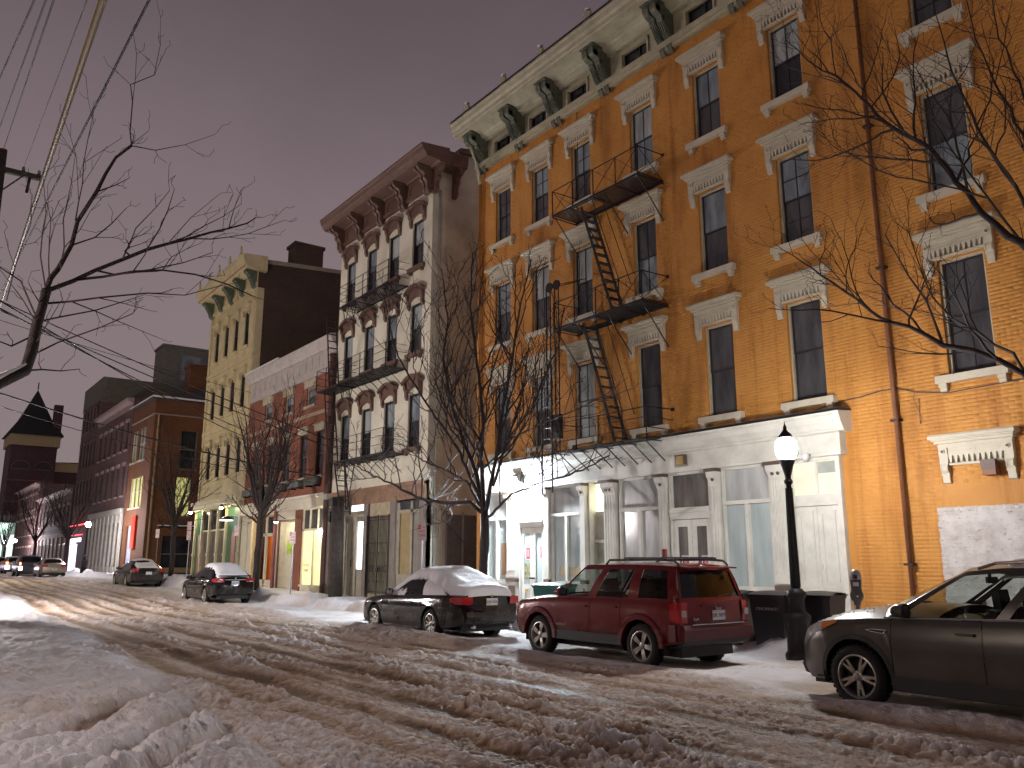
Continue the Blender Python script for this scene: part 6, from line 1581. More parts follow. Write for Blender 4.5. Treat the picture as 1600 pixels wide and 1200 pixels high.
def build_cars():
    S = SPEC['suv_grey']
    t, F = car('parked_suv', 'dark grey sport utility vehicle cut off by the right edge, snow on its roof', S, (-3.22, 10.34, .0), cat='suv')
    # details on the grey car
    sy = F['sy']
    for sd in (1, -1):
        hl = MB(); hl.sm = True; rows = []
        for x in np.linspace(2.92, 3.51, 9):
            q = (x-2.92)/.59; zt = F['belt'](x)-.005; zb = zt-.025-.15*q**.8
            rows.append([(x, sd*(sy(x, zb+(zt-zb)*v)+.010), zb+(zt-zb)*v) for v in (0, .35, .7, 1)])
        hl.grid(rows if sd > 0 else [r[::-1] for r in rows]); o = part('headlamp', hl, M['lens_clear'], t, smooth=True)
        am = MB(); am.grid([[(p[0], p[1]+sd*.004, p[2]) for p in r] for r in (rows[:4] if sd > 0 else [q[::-1] for q in rows[:4]])]); part('turn_lens', am, M['lens_amber'], o, smooth=True)
        arc = np.linspace(-.2, PI+.2, 26)
        for h in (0, S['wb']):
            cl = MB()
            pts = [(h+(S['Ra']+.0)*math.cos(a), S['R']+S['Ra']*math.sin(a)) for a in arc]; po = [(h+(S['Ra']+.055)*math.cos(a), S['R']+(S['Ra']+.055)*math.sin(a)) for a in arc]
            for i in range(len(arc)-1):
                def Q(p): return (p[0], sd*(sy(p[0], max(p[1], .3))+.006), p[1])
                q = [Q(pts[i]), Q(pts[i+1]), Q(po[i+1]), Q(po[i])]; cl.quad(*(q if sd < 0 else q[::-1]))
            part('wheel_arch_trim', cl, M['car_dark'], t, smooth=True)
        part('sill_trim', MB().box(.45, 2.25, sd*(.80), sd*(.905), .245, .40), M['car_dark'], t)
        vt = MB(); y = sd*(sy(2.38, .88)+.012); vt.prism([(2.26, .905), (2.30, .86), (2.45, .875), (2.53, .893), (2.45, .91)], 'y', y-.012, y); vo = part('fender_vent', vt, M['chrome'], t)
        part('vent_grille', MB().prism([(2.275, .898), (2.31, .868), (2.44, .881), (2.50, .893), (2.44, .902)], 'y', y, y+sd*.004), M['car_dark'], vo)
        part('belt_trim', MB().tube([(x, sd*(F['side_pt'](0, 0)[1]*0+S['w']*F['plan'](x)*.945+.0), F['belt'](x)+.012) for x in np.linspace(-.5, 2.3, 12)], .010, 5), M['chrome'], t)
        part('roof_rail', MB().tube([(1.30, sd*.60, 1.60), (1.1, sd*.62, 1.66), (.2, sd*.63, 1.70), (-.5, sd*.60, 1.65), (-.62, sd*.58, 1.60)], .018, 6), M['chrome'], t)
    part('front_bumper', MB().prism([(3.43, .26), (3.59, .30), (3.63, .40), (3.59, .48), (3.43, .5)], 'y', -.60, .60), M['car_dark'], t)
    part('grille', MB().box(3.59, 3.63, -.5, .5, .56, .68), M['chrome'], t)
    snow_cap(t, [(-.62, 1.60), (-.2, 1.645), (.5, 1.675), (.95, 1.66), (1.1, 1.645)], [(-.62, .55), (.3, .62), (1.1, .50)], th=.05, seed=3, rough=.03)
    sn = MB(); sn.sm = True
    for k in range(90):
        x = random.uniform(2.5, 3.3); u = random.uniform(-.95, .95); y = S['w']*F['plan'](x)*.945*u; z = F['belt'](x)+(F['deck'](x)-F['belt'](x))*(1-abs(u)**2.6)
        s = random.uniform(.004, .016); sn.lathe([(s, -.002), (s*.8, s*.6), (.001, s*.9)], (x, y, z), 5)
    part('snow_crumbs', sn, M['snow'], t, stuff=True)
    # ---- red
    S = SPEC['suv_red']
    t, F = car('parked_suv', 'boxy dark red sport utility vehicle with black roof rack and five spoke wheels', S, (-10.03, 10.86, .0), cat='suv')
    sy = F['sy']
    tail_bits(t, S, F, [(.66, .80, .74, 1.05, .16, M['lens_red'])], 'EPL 9879', .84, -.05, plate_x=-.855)
    for sd in (1, -1):
        part('reverse_lens', MB().box(-.855, -.835, sd*.70, sd*.795, .83, .93), M['lens_clear'], t)
        arc = np.linspace(.0, PI, 24)
        for h in (0, S['wb']):
            cl = MB()
            def A(r, off): return [(h+r*math.cos(a), sd*(sy(h+r*math.cos(a), .7)+off), S['R']+(r-.01)*math.sin(a)*1.0) for a in arc]
            r0, r1, r2 = A(S['Ra']-.004, .028), A(S['Ra']+.075, .028), A(S['Ra']+.10, -.002)
            inn = A(S['Ra']-.004, -.06)
            for g in ((inn, r0), (r0, r1), (r1, r2)): cl.grid([g[0], g[1]] if sd > 0 else [g[1], g[0]])
            part('fender_flare', cl, S['paint'], t, smooth=True)
        part('sill_trim', MB().box(.42, 2.22, sd*.74, sd*.885, .325, .47).box(.42, 2.22, sd*.875, sd*.892, .468, .485), M['car_dark'], t)
        part('roof_rail', MB().tube([(1.05, sd*.60, 1.63), (.95, sd*.61, 1.70), (-.2, sd*.61, 1.71), (-.54, sd*.60, 1.69), (-.64, sd*.59, 1.62)], .02, 6).box(.45, .53, sd*.56, sd*.66, 1.70, 1.745).box(-.35, -.27, sd*.56, sd*.66, 1.70, 1.745), M['car_dark'], t)
        part('amber_lamp', MB().box(3.30, 3.36, sd*.815, sd*.852, .78, .84), M['lens_amber'], t)
        part('headlamp', MB().lathe([(.01, .02), (.085, .02), (.085, -.03)], (3.46, sd*.6, .87), 14, 'x'), M['lens_clear'], t)
    for x in (.49, -.31): part('roof_rack_bar', MB().box(x-.03, x+.03, -.62, .62, 1.725, 1.75), M['car_dark'], t)
    part('rear_bumper', MB().prism([(-.76, .44), (-.885, .48), (-.90, .64), (-.87, .70), (-.76, .71)], 'y', -.80, .80).prism([(-.62, .46), (-.76, .46), (-.76, .71), (-.62, .71)], 'y', -.872, .872), mat('dark_red_plastic', (.10, .010, .012), .5), t)
    part('bumper_lower', MB().prism([(-.70, .36), (-.85, .40), (-.885, .50), (-.70, .50)], 'y', -.78, .78), M['car_dark'], t)
    part('bumper_strip', MB().box(-.90, -.80, -.62, .62, .705, .72), M['chrome'], t)
    part('tailgate_ledge', MB().box(-.875, -.83, -.36, .36, .985, 1.0), S['paint'], t)
    part('rear_spoiler', MB().prism([(-.60, 1.615), (-.82, 1.585), (-.82, 1.565), (-.62, 1.57)], 'y', -.60, .60), S['paint'], t)
    part('brake_lamp', MB().box(-.83, -.82, -.14, .14, 1.545, 1.56), M['lens_red'], t)
    part('wiper', MB().tube([(-.865, -.05, 1.13), (-.855, -.32, 1.16)], .009, 4), M['car_dark'], t)
    text('Jeep', .085, M['badge'], t, (-.862, -.05, .945), (PI/2, 0, -PI/2), ext=.004)
    text('4x4', .07, M['badge'], t, (-.862, .50, .79), (PI/2, 0, -PI/2), ext=.004, sx=1.2)
    text('PATRIOT', .055, M['badge'], t, (1.98, sy(1.98, .58)+.006, .575), (PI/2, 0, PI), ext=.003, spacing=1.25)
    # ---- black coupe under snow
    S = SPEC['coupe']
    t, F = car('parked_coupe', 'black two door coupe with thick snow over its roof and rear window', S, (-16.67, 10.93, -.02), cat='car')
    tail_bits(t, S, F, [(.50, .76, .78, .94, .32, M['lens_red'])], 'DDN 505A', .83, 0)
    part('boot_badge', MB().lathe([(.03, -.006), (.032, 0)], (-1.155, 0, .95), 8, 'x'), M['chrome'], t)
    part('rear_bumper', MB().prism([(-1.0, .36), (-1.14, .40), (-1.17, .52), (-1.15, .62), (-1.0, .64)], 'y', -.66, .66), S['paint'], t)
    part('tailpipe', MB().tube([(-1.10, .48, .31), (-1.19, .48, .31)], .04, 8).tube([(-1.10, -.48, .31), (-1.19, -.48, .31)], .04, 8), M['chrome'], t)
    for sd in (1, -1): part('sill_trim', MB().box(.45, 2.2, sd*.84, sd*.885, .215, .235), M['chrome'], t)
    snow_cap(t, [(-1.10, .98), (-.9, 1.045), (-.6, 1.10), (-.2, 1.25), (.12, 1.37), (.6, 1.45), (1.1, 1.43), (1.35, 1.33), (2.0, 1.04), (2.35, .96)], [(-1.10, .70), (-.6, .80), (-.1, .74), (.3, .66), (.9, .62), (1.3, .62), (1.9, .74), (2.35, .70)], th=.135, seed=2, rough=.035, n=60)
    sn = MB(); sn.sm = True
    for sd in (1, -1):     # snow still clinging to the rear quarter and the side glass
        rows = [[F['side_pt'](s, v, .012+.03*math.sin(PI*min(1, v*1.2)), sd) for v in np.linspace(.02, 1, 6)] for s in np.linspace(0.0, .36, 8)]
        for i, r in enumerate(rows): rows[i] = [(p[0]+.02*math.sin(9*j+i), p[1], p[2]) for j, p in enumerate(r)]
        sn.grid(rows if sd > 0 else [r[::-1] for r in rows])
        rows = [[F['side_pt'](s, v*(.9+.3*math.sin(s*70)), .012, sd) for v in (.02, .15, .32)] for s in np.linspace(.68, .94, 14)]
        sn.grid(rows if sd > 0 else [r[::-1] for r in rows])
        rows = [[F['side_pt'](s, v, .02, sd) for v in (.80+.06*math.sin(s*90)+.05*math.sin(s*41), .9, 1.0)] for s in np.linspace(.34, .97, 30)]
        sn.grid(rows if sd > 0 else [r[::-1] for r in rows])
        rows = [[F['side_pt'](s, v, .016, sd) for v in (.02, .4, .7, 1.0)] for s in np.linspace(.90, 1.0, 4)]
        sn.grid(rows if sd > 0 else [r[::-1] for r in rows])
    part('side_snow', sn, M['snow'], t, smooth=True)
    # ---- black sedan
    S = SPEC['sedan']
    t, F = car('parked_sedan', 'black sedan with a smooth blanket of snow over rear window and roof', S, (-34.05, 11.15, rise(-34)+.02), cat='car')
    tail_bits(t, S, F, [(.42, .76, .83, .97, .22, M['lens_red'])], 'GXB 4172', .80, 0)
    part('boot_strip', MB().box(-.985, -.95, -.40, .40, .91, .93), M['chrome'], t); part('boot_badge', MB().lathe([(.035, -.006), (.037, 0)], (-.975, 0, .985), 8, 'x'), M['chrome'], t)
    part('spoiler', MB().prism([(-.93, 1.05), (-.96, 1.085), (-.80, 1.075)], 'y', -.62, .62), S['paint'], t)
    part('rear_bumper', MB().prism([(-.84, .38), (-.95, .42), (-.985, .55), (-.95, .64), (-.84, .65)], 'y', -.68, .68), S['paint'], t)
    for sd in (1, -1): part('reverse_lens', MB().box(-.965, -.94, sd*.50, sd*.70, .84, .875), M['lens_clear'], t)
    snow_cap(t, [(-.78, 1.055), (-.5, 1.10), (0, 1.36), (.3, 1.43), (.8, 1.455), (1.2, 1.43), (1.5, 1.36)], [(-.78, .66), (-.3, .66), (.2, .60), (.8, .60), (1.5, .54)], th=.125, seed=4, rough=.02)
    # ---- grey coupe beyond
    S = dict(SPEC['coupe'], paint=car_paint('charcoal_car_paint', (.018, .016, .019), .2, .1), mrim=M['alloy'])
    t, F = car('parked_coupe', 'charcoal two door car with snowy rear window parked ahead of the black sedan', S, (-49.2, 11.55, rise(-49)), cat='car')
    tail_bits(t, S, F, [(.52, .74, .80, .98, .25, M['lens_red'])], '', .74, 0)
    snow_cap(t, [(-.95, 1.04), (-.6, 1.09), (-.2, 1.22), (.12, 1.35), (.6, 1.43), (1.1, 1.42), (1.3, 1.36)], [(-.95, .62), (-.4, .62), (.3, .58), (1.3, .52)], th=.08, seed=6, rough=.03)
    # ---- far cars
    S = dict(SPEC['sedan'], paint=car_paint('silver_car_paint', (.36, .31, .27), .35, .5))
    t, F = car('parked_sedan', 'silver sedan parked farthest up the kerb, seen from behind', S, (-71.5, 10.35, rise(-71)), cat='car', full=False)
    tail_bits(t, S, F, [(.45, .78, .80, .97, .1, M['lens_red'])], '', .62, 0)
    part('boot_panel', MB().box(-.99, -.97, -.2, .2, .55, .68), M['car_dark'], t)
    lit = emit('brake_glow', (1, .10, .03), 9); wl = emit('lamp_white_violet', (.9, .82, 1.0), 26)
    S2 = dict(SPEC['suv_red'], paint=car_paint('navy_car_paint', (.02, .02, .03), .3, .3))
    t, F = car('driving_suv', 'dark tall car with red lights glowing in the lane left of the silver sedan', S2, (-77.5, 9.6, rise(-76)), cat='suv', full=False)
    tail_bits(t, S2, F, [(.70, .82, .92, 1.12, .02, lit), (.62, .82, .52, .80, .02, wl)], None, .8, 0)
    S3 = dict(SPEC['suv_red'], paint=car_paint('pale_van_paint', (.32, .30, .30), .4, .2))
    for i, (x, y, lb) in enumerate(((-93, 10.3, 'pale boxy car with brake lights glowing, right one of the pair at the far end'), (-99, 9.3, 'pale boxy car with brake lights glowing, left one of the pair at the far end'))):
        t, F = car('driving_suv', lb, S3, (x, y, rise(x)), cat='suv', group=None, full=False)
        tail_bits(t, S3, F, [(.66, .86, .95, 1.15, .02, lit), (.56, .88, .50, .82, .02, wl)], None, .8, 0)
    S4 = dict(SPEC['sedan'], paint=car_paint('plum_car_paint', (.03, .02, .04), .3, .3))
    t, F = car('driving_sedan', 'dark car at the left edge of the street, white lamps blazing', S4, (-88, 7.6, rise(-86)), cat='car', full=False)
    tail_bits(t, S4, F, [(.5, .86, .52, .86, .02, wl)], None, .8, 0)
# ------------------------------------------------------------------ bare trees
LEFT = [
  (((-7.9, 0.37, 2.87), (-8.12, 0.54, 3.08), (-8.34, 0.82, 3.33), (-8.56, 0.88, 3.58), (-8.78, 0.91, 3.88), (-9.0, 0.98, 4.27)), 0.085, 0.06),
  (((-9.0, 0.98, 4.27), (-9.05, 1.0, 4.42), (-9.1, 1.09, 4.55), (-9.15, 1.17, 4.83), (-9.2, 1.19, 5.13), (-9.25, 1.36, 5.51), (-9.3, 1.42, 5.77), (-9.35, 1.52, 6.01), (-9.4, 1.68, 6.21)), 0.045, 0.022),
  (((-9.4, 1.68, 6.21), (-9.43, 1.65, 6.39), (-9.46, 1.66, 6.76), (-9.49, 1.66, 6.98), (-9.51, 1.84, 7.22), (-9.54, 1.87, 7.33), (-9.57, 1.9, 7.65), (-9.6, 1.9, 7.82)), 0.014, 0.004),
  (((-9.4, 1.68, 6.21), (-9.27, 1.88, 6.15), (-9.13, 2.19, 6.25), (-9.0, 2.45, 6.42)), 0.013, 0.004),
  (((-9.0, 0.98, 4.27), (-9.11, 1.22, 4.46), (-9.23, 1.43, 4.63), (-9.34, 1.75, 4.91), (-9.46, 2.16, 5.18), (-9.57, 2.66, 5.49), (-9.69, 3.1, 5.75), (-9.8, 3.26, 5.9)), 0.042, 0.01),
  (((-9.3, 1.68, 4.82), (-9.23, 1.76, 5.08), (-9.15, 1.75, 5.16), (-9.07, 1.93, 5.42), (-9.0, 2.03, 5.62)), 0.016, 0.006),
  (((-9.5, 2.17, 5.19), (-9.35, 2.37, 5.52), (-9.2, 2.63, 5.83)), 0.012, 0.004),
  (((-9.1, 1.25, 4.47), (-9.02, 1.49, 4.53), (-8.93, 1.72, 4.59), (-8.85, 2.01, 4.66), (-8.77, 2.31, 4.65), (-8.68, 2.62, 4.58), (-8.6, 2.92, 4.47)), 0.028, 0.009),
  (((-8.95, 0.95, 4.12), (-8.84, 1.18, 4.18), (-8.73, 1.44, 4.2), (-8.62, 1.82, 4.29), (-8.51, 2.16, 4.35), (-8.4, 2.51, 4.48)), 0.022, 0.006),
  (((-8.9, 0.98, 3.95), (-9.07, 1.14, 4.07), (-9.25, 1.48, 4.22), (-9.43, 1.8, 4.45), (-9.6, 2.0, 4.59)), 0.018, 0.005),
  (((-8.7, 0.9, 3.55), (-8.57, 1.08, 3.68), (-8.45, 1.39, 3.84), (-8.32, 1.63, 3.99), (-8.2, 1.66, 4.03)), 0.018, 0.005),
  (((-9.0, 0.98, 4.27), (-8.93, 0.9, 4.59), (-8.87, 0.87, 5.03), (-8.8, 0.81, 5.39)), 0.016, 0.004),
  (((-9.0, 1.0, 4.37), (-9.15, 0.96, 5.02), (-9.3, 0.91, 5.48)), 0.014, 0.004),
  (((-9.1, 1.09, 4.55), (-9.03, 1.07, 5.0), (-8.97, 1.08, 5.43), (-8.9, 1.08, 5.72)), 0.016, 0.004),
  (((-9.2, 1.19, 5.13), (-9.3, 1.22, 5.57), (-9.4, 1.26, 6.14), (-9.5, 1.27, 6.65)), 0.014, 0.004),
  (((-8.8, 0.9, 3.76), (-8.63, 0.73, 3.6), (-8.47, 0.56, 3.6), (-8.3, 0.39, 3.71)), 0.018, 0.006),
  (((-8.9, 0.93, 3.94), (-8.8, 0.73, 4.26), (-8.7, 0.58, 4.33), (-8.6, 0.44, 4.39)), 0.018, 0.006),
  (((-8.7, 0.64, 4.03), (-8.77, 0.69, 4.37), (-8.83, 0.76, 4.86), (-8.9, 0.75, 5.15)), 0.012, 0.004),
]
RIGHT = [
  (((-4.39, 12.9, 3.7), (-4.44, 12.9, 5.17), (-4.61, 12.9, 5.88), (-4.82, 12.9, 6.24)), 0.16, 0.085),
  (((-4.82, 12.9, 6.24), (-5.02, 12.96, 6.45), (-5.4, 13.03, 6.95), (-5.61, 13.09, 7.39), (-5.86, 13.15, 7.87), (-6.18, 13.22, 8.41), (-6.38, 13.28, 8.67), (-6.93, 13.35, 9.26), (-7.45, 13.41, 10.17), (-7.84, 13.47, 10.69), (-8.31, 13.54, 11.19), (-8.96, 13.6, 12.17)), 0.075, 0.008),
  (((-6.34, 13.2, 8.63), (-6.94, 13.12, 9.48), (-7.2, 13.05, 10.08), (-7.37, 12.97, 10.78), (-7.51, 12.9, 11.35)), 0.02, 0.006),
  (((-4.63, 12.9, 6.38), (-4.79, 12.76, 7.1), (-5.05, 12.62, 7.83), (-5.22, 12.48, 8.67), (-5.33, 12.34, 9.32), (-5.37, 12.2, 10.3)), 0.045, 0.008),
  (((-4.89, 12.9, 6.36), (-5.19, 12.83, 7.06), (-5.74, 12.77, 7.46), (-6.5, 12.7, 7.88), (-6.99, 12.63, 8.31), (-7.51, 12.57, 8.87), (-7.75, 12.5, 9.26)), 0.03, 0.006),
  (((-4.7, 12.9, 3.75), (-5.02, 12.85, 4.33), (-5.32, 12.8, 4.56), (-5.64, 12.75, 4.76), (-6.03, 12.7, 4.93), (-6.23, 12.65, 5.1), (-6.49, 12.6, 5.31), (-6.72, 12.55, 5.42), (-7.1, 12.5, 5.7), (-7.17, 12.45, 5.85), (-7.63, 12.4, 6.32), (-8.3, 12.35, 6.98), (-8.64, 12.3, 7.31)), 0.075, 0.006),
  (((-5.04, 12.9, 4.34), (-5.15, 12.94, 4.67), (-5.42, 12.98, 4.85), (-5.68, 13.02, 5.09), (-6.01, 13.06, 5.38), (-6.16, 13.1, 5.58), (-6.31, 13.14, 5.84), (-6.41, 13.18, 6.04), (-6.58, 13.22, 6.65), (-6.67, 13.26, 7.09), (-6.94, 13.3, 7.42)), 0.035, 0.007),
  (((-4.49, 12.9, 6.14), (-4.54, 12.68, 7.79), (-4.75, 12.45, 8.63), (-4.84, 12.22, 9.34), (-4.81, 12.0, 9.88)), 0.05, 0.01),
  (((-4.43, 12.9, 6.61), (-4.61, 13.07, 8.58), (-4.91, 13.23, 9.79), (-5.0, 13.4, 10.97)), 0.04, 0.01),
  (((-5.14, 12.7, 7.01), (-5.59, 12.77, 7.95), (-5.86, 12.85, 8.65), (-6.02, 12.93, 9.56), (-6.42, 13.0, 10.41)), 0.025, 0.006),
]
MID = [
  (((-18.71, 12.9, 0.23), (-18.72, 12.9, 1.3), (-18.67, 12.9, 2.13), (-18.68, 12.9, 3.01)), 0.15, 0.115),
  (((-18.83, 12.9, 2.98), (-19.19, 12.78, 3.24), (-20.5, 12.67, 3.31), (-21.76, 12.55, 3.54), (-22.74, 12.43, 3.92), (-23.8, 12.32, 4.29), (-25.18, 12.2, 4.76)), 0.06, 0.012),
  (((-18.9, 12.9, 3.16), (-19.77, 13.05, 3.89), (-21.03, 13.2, 4.3), (-22.79, 13.35, 4.78), (-24.33, 13.5, 5.47)), 0.045, 0.012),
  (((-18.77, 12.9, 3.02), (-19.14, 12.95, 4.05), (-19.88, 13.0, 5.03), (-20.67, 13.05, 6.27), (-21.27, 13.1, 7.77), (-21.09, 13.15, 8.96), (-21.61, 13.2, 10.78)), 0.06, 0.01),
  (((-18.68, 12.9, 3.01), (-18.71, 12.8, 4.35), (-18.48, 12.7, 5.55), (-18.67, 12.6, 7.18), (-18.87, 12.5, 8.69), (-18.65, 12.4, 10.23)), 0.065, 0.01),
  (((-18.59, 12.9, 3.01), (-18.16, 12.9, 4.31), (-17.87, 12.9, 5.66), (-17.44, 12.9, 6.98), (-17.01, 12.9, 8.48), (-16.58, 12.9, 9.52)), 0.06, 0.01),
  (((-18.3, 12.9, 3.64), (-17.89, 13.02, 4.8), (-16.92, 13.14, 5.54), (-16.53, 13.26, 6.34), (-16.08, 13.38, 7.13), (-15.95, 13.5, 8.15)), 0.045, 0.01),
  (((-18.9, 12.9, 3.33), (-19.87, 12.78, 4.83), (-20.93, 12.66, 5.88), (-22.31, 12.54, 7.27), (-23.19, 12.42, 8.47), (-23.74, 12.3, 10.31)), 0.05, 0.01),
  (((-18.53, 12.9, 2.83), (-17.3, 12.8, 3.36), (-16.24, 12.7, 3.53), (-15.25, 12.6, 3.6), (-14.22, 12.5, 3.69), (-13.22, 12.4, 3.92)), 0.038, 0.01),
  (((-17.72, 12.9, 4.78), (-16.1, 12.7, 4.97), (-14.41, 12.5, 5.11), (-13.21, 12.3, 5.23)), 0.025, 0.008),
]
M['bark'] = mat('winter_bark', (.034, .021, .019), .85, var=.45, scale=9, bump=.7, bscale=34)
M['twig'] = mat('winter_twigs', (.028, .016, .014), .8, var=.3, scale=6)
class Tree:
    def __init__(s, seed): s.r = random.Random(seed); s.th = MB(); s.tw = MB(); s.n = 0
    def branch(s, pts, r0, r1, lvl, maxlvl, kids=1.0, up=.25, size=1.0, tmin=.15, rmin=.0035):
        """one limb along pts, then side shoots along it"""
        pts = [Vector(p) for p in pts]; m = len(pts)
        # finer, slightly crooked path
        fine = []
        for i in range(m-1):
            a, b = pts[i], pts[i+1]; L = (b-a).length; k = max(1, int(L/.22)) if lvl < 2 else max(1, int(L/.3))
            for q in range(k):
                j = Vector((s.r.gauss(0, 1), s.r.gauss(0, 1), s.r.gauss(0, 1)))*(.012 if q or i else 0)*(1 if lvl == 0 else 1)
                fine.append(a.lerp(b, q/k)+j)
        fine.append(pts[-1]); n = len(fine)
        rad = [r0+(r1-r0)*i/(n-1) for i in range(n)]
        rad = [max(rmin, q*(1+.10*s.r.uniform(-1, 1))) for q in rad]
        (s.th if r0 > .03 else s.tw).tube(fine, rad, 8 if r0 > .05 else 5 if r0 > .018 else 3, cap=r0 > .03)
        s.n += 1
        if lvl >= maxlvl: return
        Ltot = sum((b-a).length for a, b in zip(fine[:-1], fine[1:])); step = (.34, .27, .20, .17)[min(lvl, 3)]*size/kids
        acc = 0; nxt = tmin*Ltot+step*s.r.uniform(.2, 1)
        for i in range(1, n):
            seg = (fine[i]-fine[i-1]).length; acc += seg
            if acc < nxt: continue
            nxt = acc+step*s.r.uniform(.55, 1.5)
            t = acc/Ltot; d = (fine[i]-fine[i-1]).normalized()
            ax = d.orthogonal().normalized(); ax.rotate(Matrix.Rotation(s.r.uniform(0, 2*PI), 3, d))
            cd = d.copy(); cd.rotate(Matrix.Rotation(math.radians(s.r.uniform(28, 58)), 3, ax)); cd = (cd+Vector((0, 0, up*s.r.uniform(.4, 1.4)))).normalized()
            rem = Ltot*(1-t)
            L = max(.12, (Ltot*.22+rem*.45)*s.r.uniform(.45, 1.0))*(1 if lvl < 2 else .9); L = min(L, (2.6, 1.5, .8, .45)[min(lvl, 3)]*size)
            rr = min(rad[i]*.62, .004+L*.010)
            s.grow(fine[i], cd, L, rr, lvl+1, maxlvl, kids, up, size, rmin)
    def grow(s, p, d, L, r, lvl, maxlvl, kids, up, size, rmin):
        k = max(2, int(L/(.22 if lvl < 3 else .14))); pts = [p]; q = p
        for i in range(k):
            d = (d+Vector((s.r.gauss(0, .13), s.r.gauss(0, .13), s.r.gauss(0, .10)+up*.22))).normalized(); q = q+d*(L/k); pts.append(q)
        s.branch(pts, r, max(rmin, r*.35), lvl, maxlvl, kids, up, size, .18, rmin)
    def build(s, label, loc, group=None, snow=None):
        t = thing('street_tree', label, 'tree', loc, group)
        part('trunk', s.th, M['bark'], t, smooth=True)
        part('crown', s.tw, M['twig'], t)
        return t
def trees():
    T = Tree(11)
    T.branch([(-7.0, -1.3, 0), (-7.1, -1.25, 1.2), (-7.35, -.8, 2.2), (-7.9, .37, 2.87)], .16, .085, 0, 0)
    for p, a, b in LEFT: T.branch(p, a*.62, b*.7, 1 if a < .03 else 0, 3, 1.6, .22, .62, .10, .0026)
    t = T.build('bare tree leaning in from the left edge, snow along its lowest limb', (-7.0, -1.3, 0))
    pts = [Vector(p)+Vector((0, 0, .055)) for p in LEFT[0][0][:4]]
    part('limb_snow', MB().tube([pts[0], pts[1], pts[2]], [.035, .045, .012], 8), M['snow'], t, smooth=True)
    T = Tree(23)
    T.branch([(-3.9, 12.9, .1), (-3.95, 12.9, 1.6), (-4.2, 12.9, 2.8), (-4.39, 12.9, 3.7)], .20, .16, 0, 0)
    for p, a, b in RIGHT: T.branch(p, a*.72, b*.8, 1 if a < .03 else 0, 3, 1.3, .20, .75, .10, .0036)
    T.build('bare tree whose limbs spread across the right of the orange wall', (-3.9, 12.9, .1))
    T = Tree(5)
    for p, a, b in MID: T.branch(p, a, max(b, .017), 0 if p != MID[0][0] else 4, 3, 1.3, .34, 1.2, .10, .0072)
    T.build('tall bare vase shaped tree between the snowy coupe and the white building', (-18.7, 12.9, .2))
    def auto(seed, x, y, H, fork, label, nst=6, lean=0, rt=.12, kids=.9, rmin=.008):
        z0 = rise(x)+.15; T = Tree(seed); R = T.r
        top = Vector((x+lean, y, z0+fork)); T.branch([(x, y, z0-.3), (x+lean*.4, y, z0+fork*.5), top], rt*1.15, rt*.85, 4, 3)
        for k in range(nst):
            a = 2*PI*k/nst+R.uniform(-.3, .3); sp = R.uniform(.4, 1.15); d = Vector((math.cos(a)*sp, math.sin(a)*sp*.8, 1)).normalized()
            L = (H-fork)*R.uniform(.72, 1.05); p = top-Vector((0, 0, R.uniform(0, .5))); pts = [p]; q = p.copy()
            for i in range(7):
                d = (d+Vector((R.gauss(0, .10), R.gauss(0, .10), .12))).normalized(); q = q+d*(L/7); pts.append(q)
            T.branch(pts, rt*.55, .012, 0, 3, kids, .30, 1.1, .12, rmin)
        for k in range(4):
            a = R.uniform(-.5, .5)+PI*(k % 2); p = top-Vector((0, 0, R.uniform(.2, .8))); T.branch([p, p+Vector((math.cos(a)*.9, math.sin(a)*.5, .35)), p+Vector((math.cos(a)*2.2, math.sin(a)*.9, .7)), p+Vector((math.cos(a)*3.3, math.sin(a)*1.2, 1.3))], rt*.35, .012, 0, 3, kids, .3, 1.1, .2, rmin)
        return T.build(label, (x, y, z0))
    auto(31, -36.3, 13.1, 9.2, 3.6, 'bare tree in front of the red brick building, a lamp behind its trunk', 9, .25, .15, 1.3, .008)
    auto(37, -49.2, 13.0, 8.6, 3.4, 'bare tree between the charcoal car and the green shopfront', 9, -.2, .14, 1.25, .010)
    auto(41, -84.5, 13.2, 9.5, 3.2, 'bare tree in front of the pink trimmed building', 7, 0, .16, .9, .012)
    auto(43, -104, 13.2, 10.5, 3.4, 'bare tree before the far reddish terrace', 6, 0, .15, .5, .018)
    auto(47, -124, 12.4, 10, 3.0, 'farthest bare tree against the floodlit mint shop', 6, 0, .17, .45, .022)

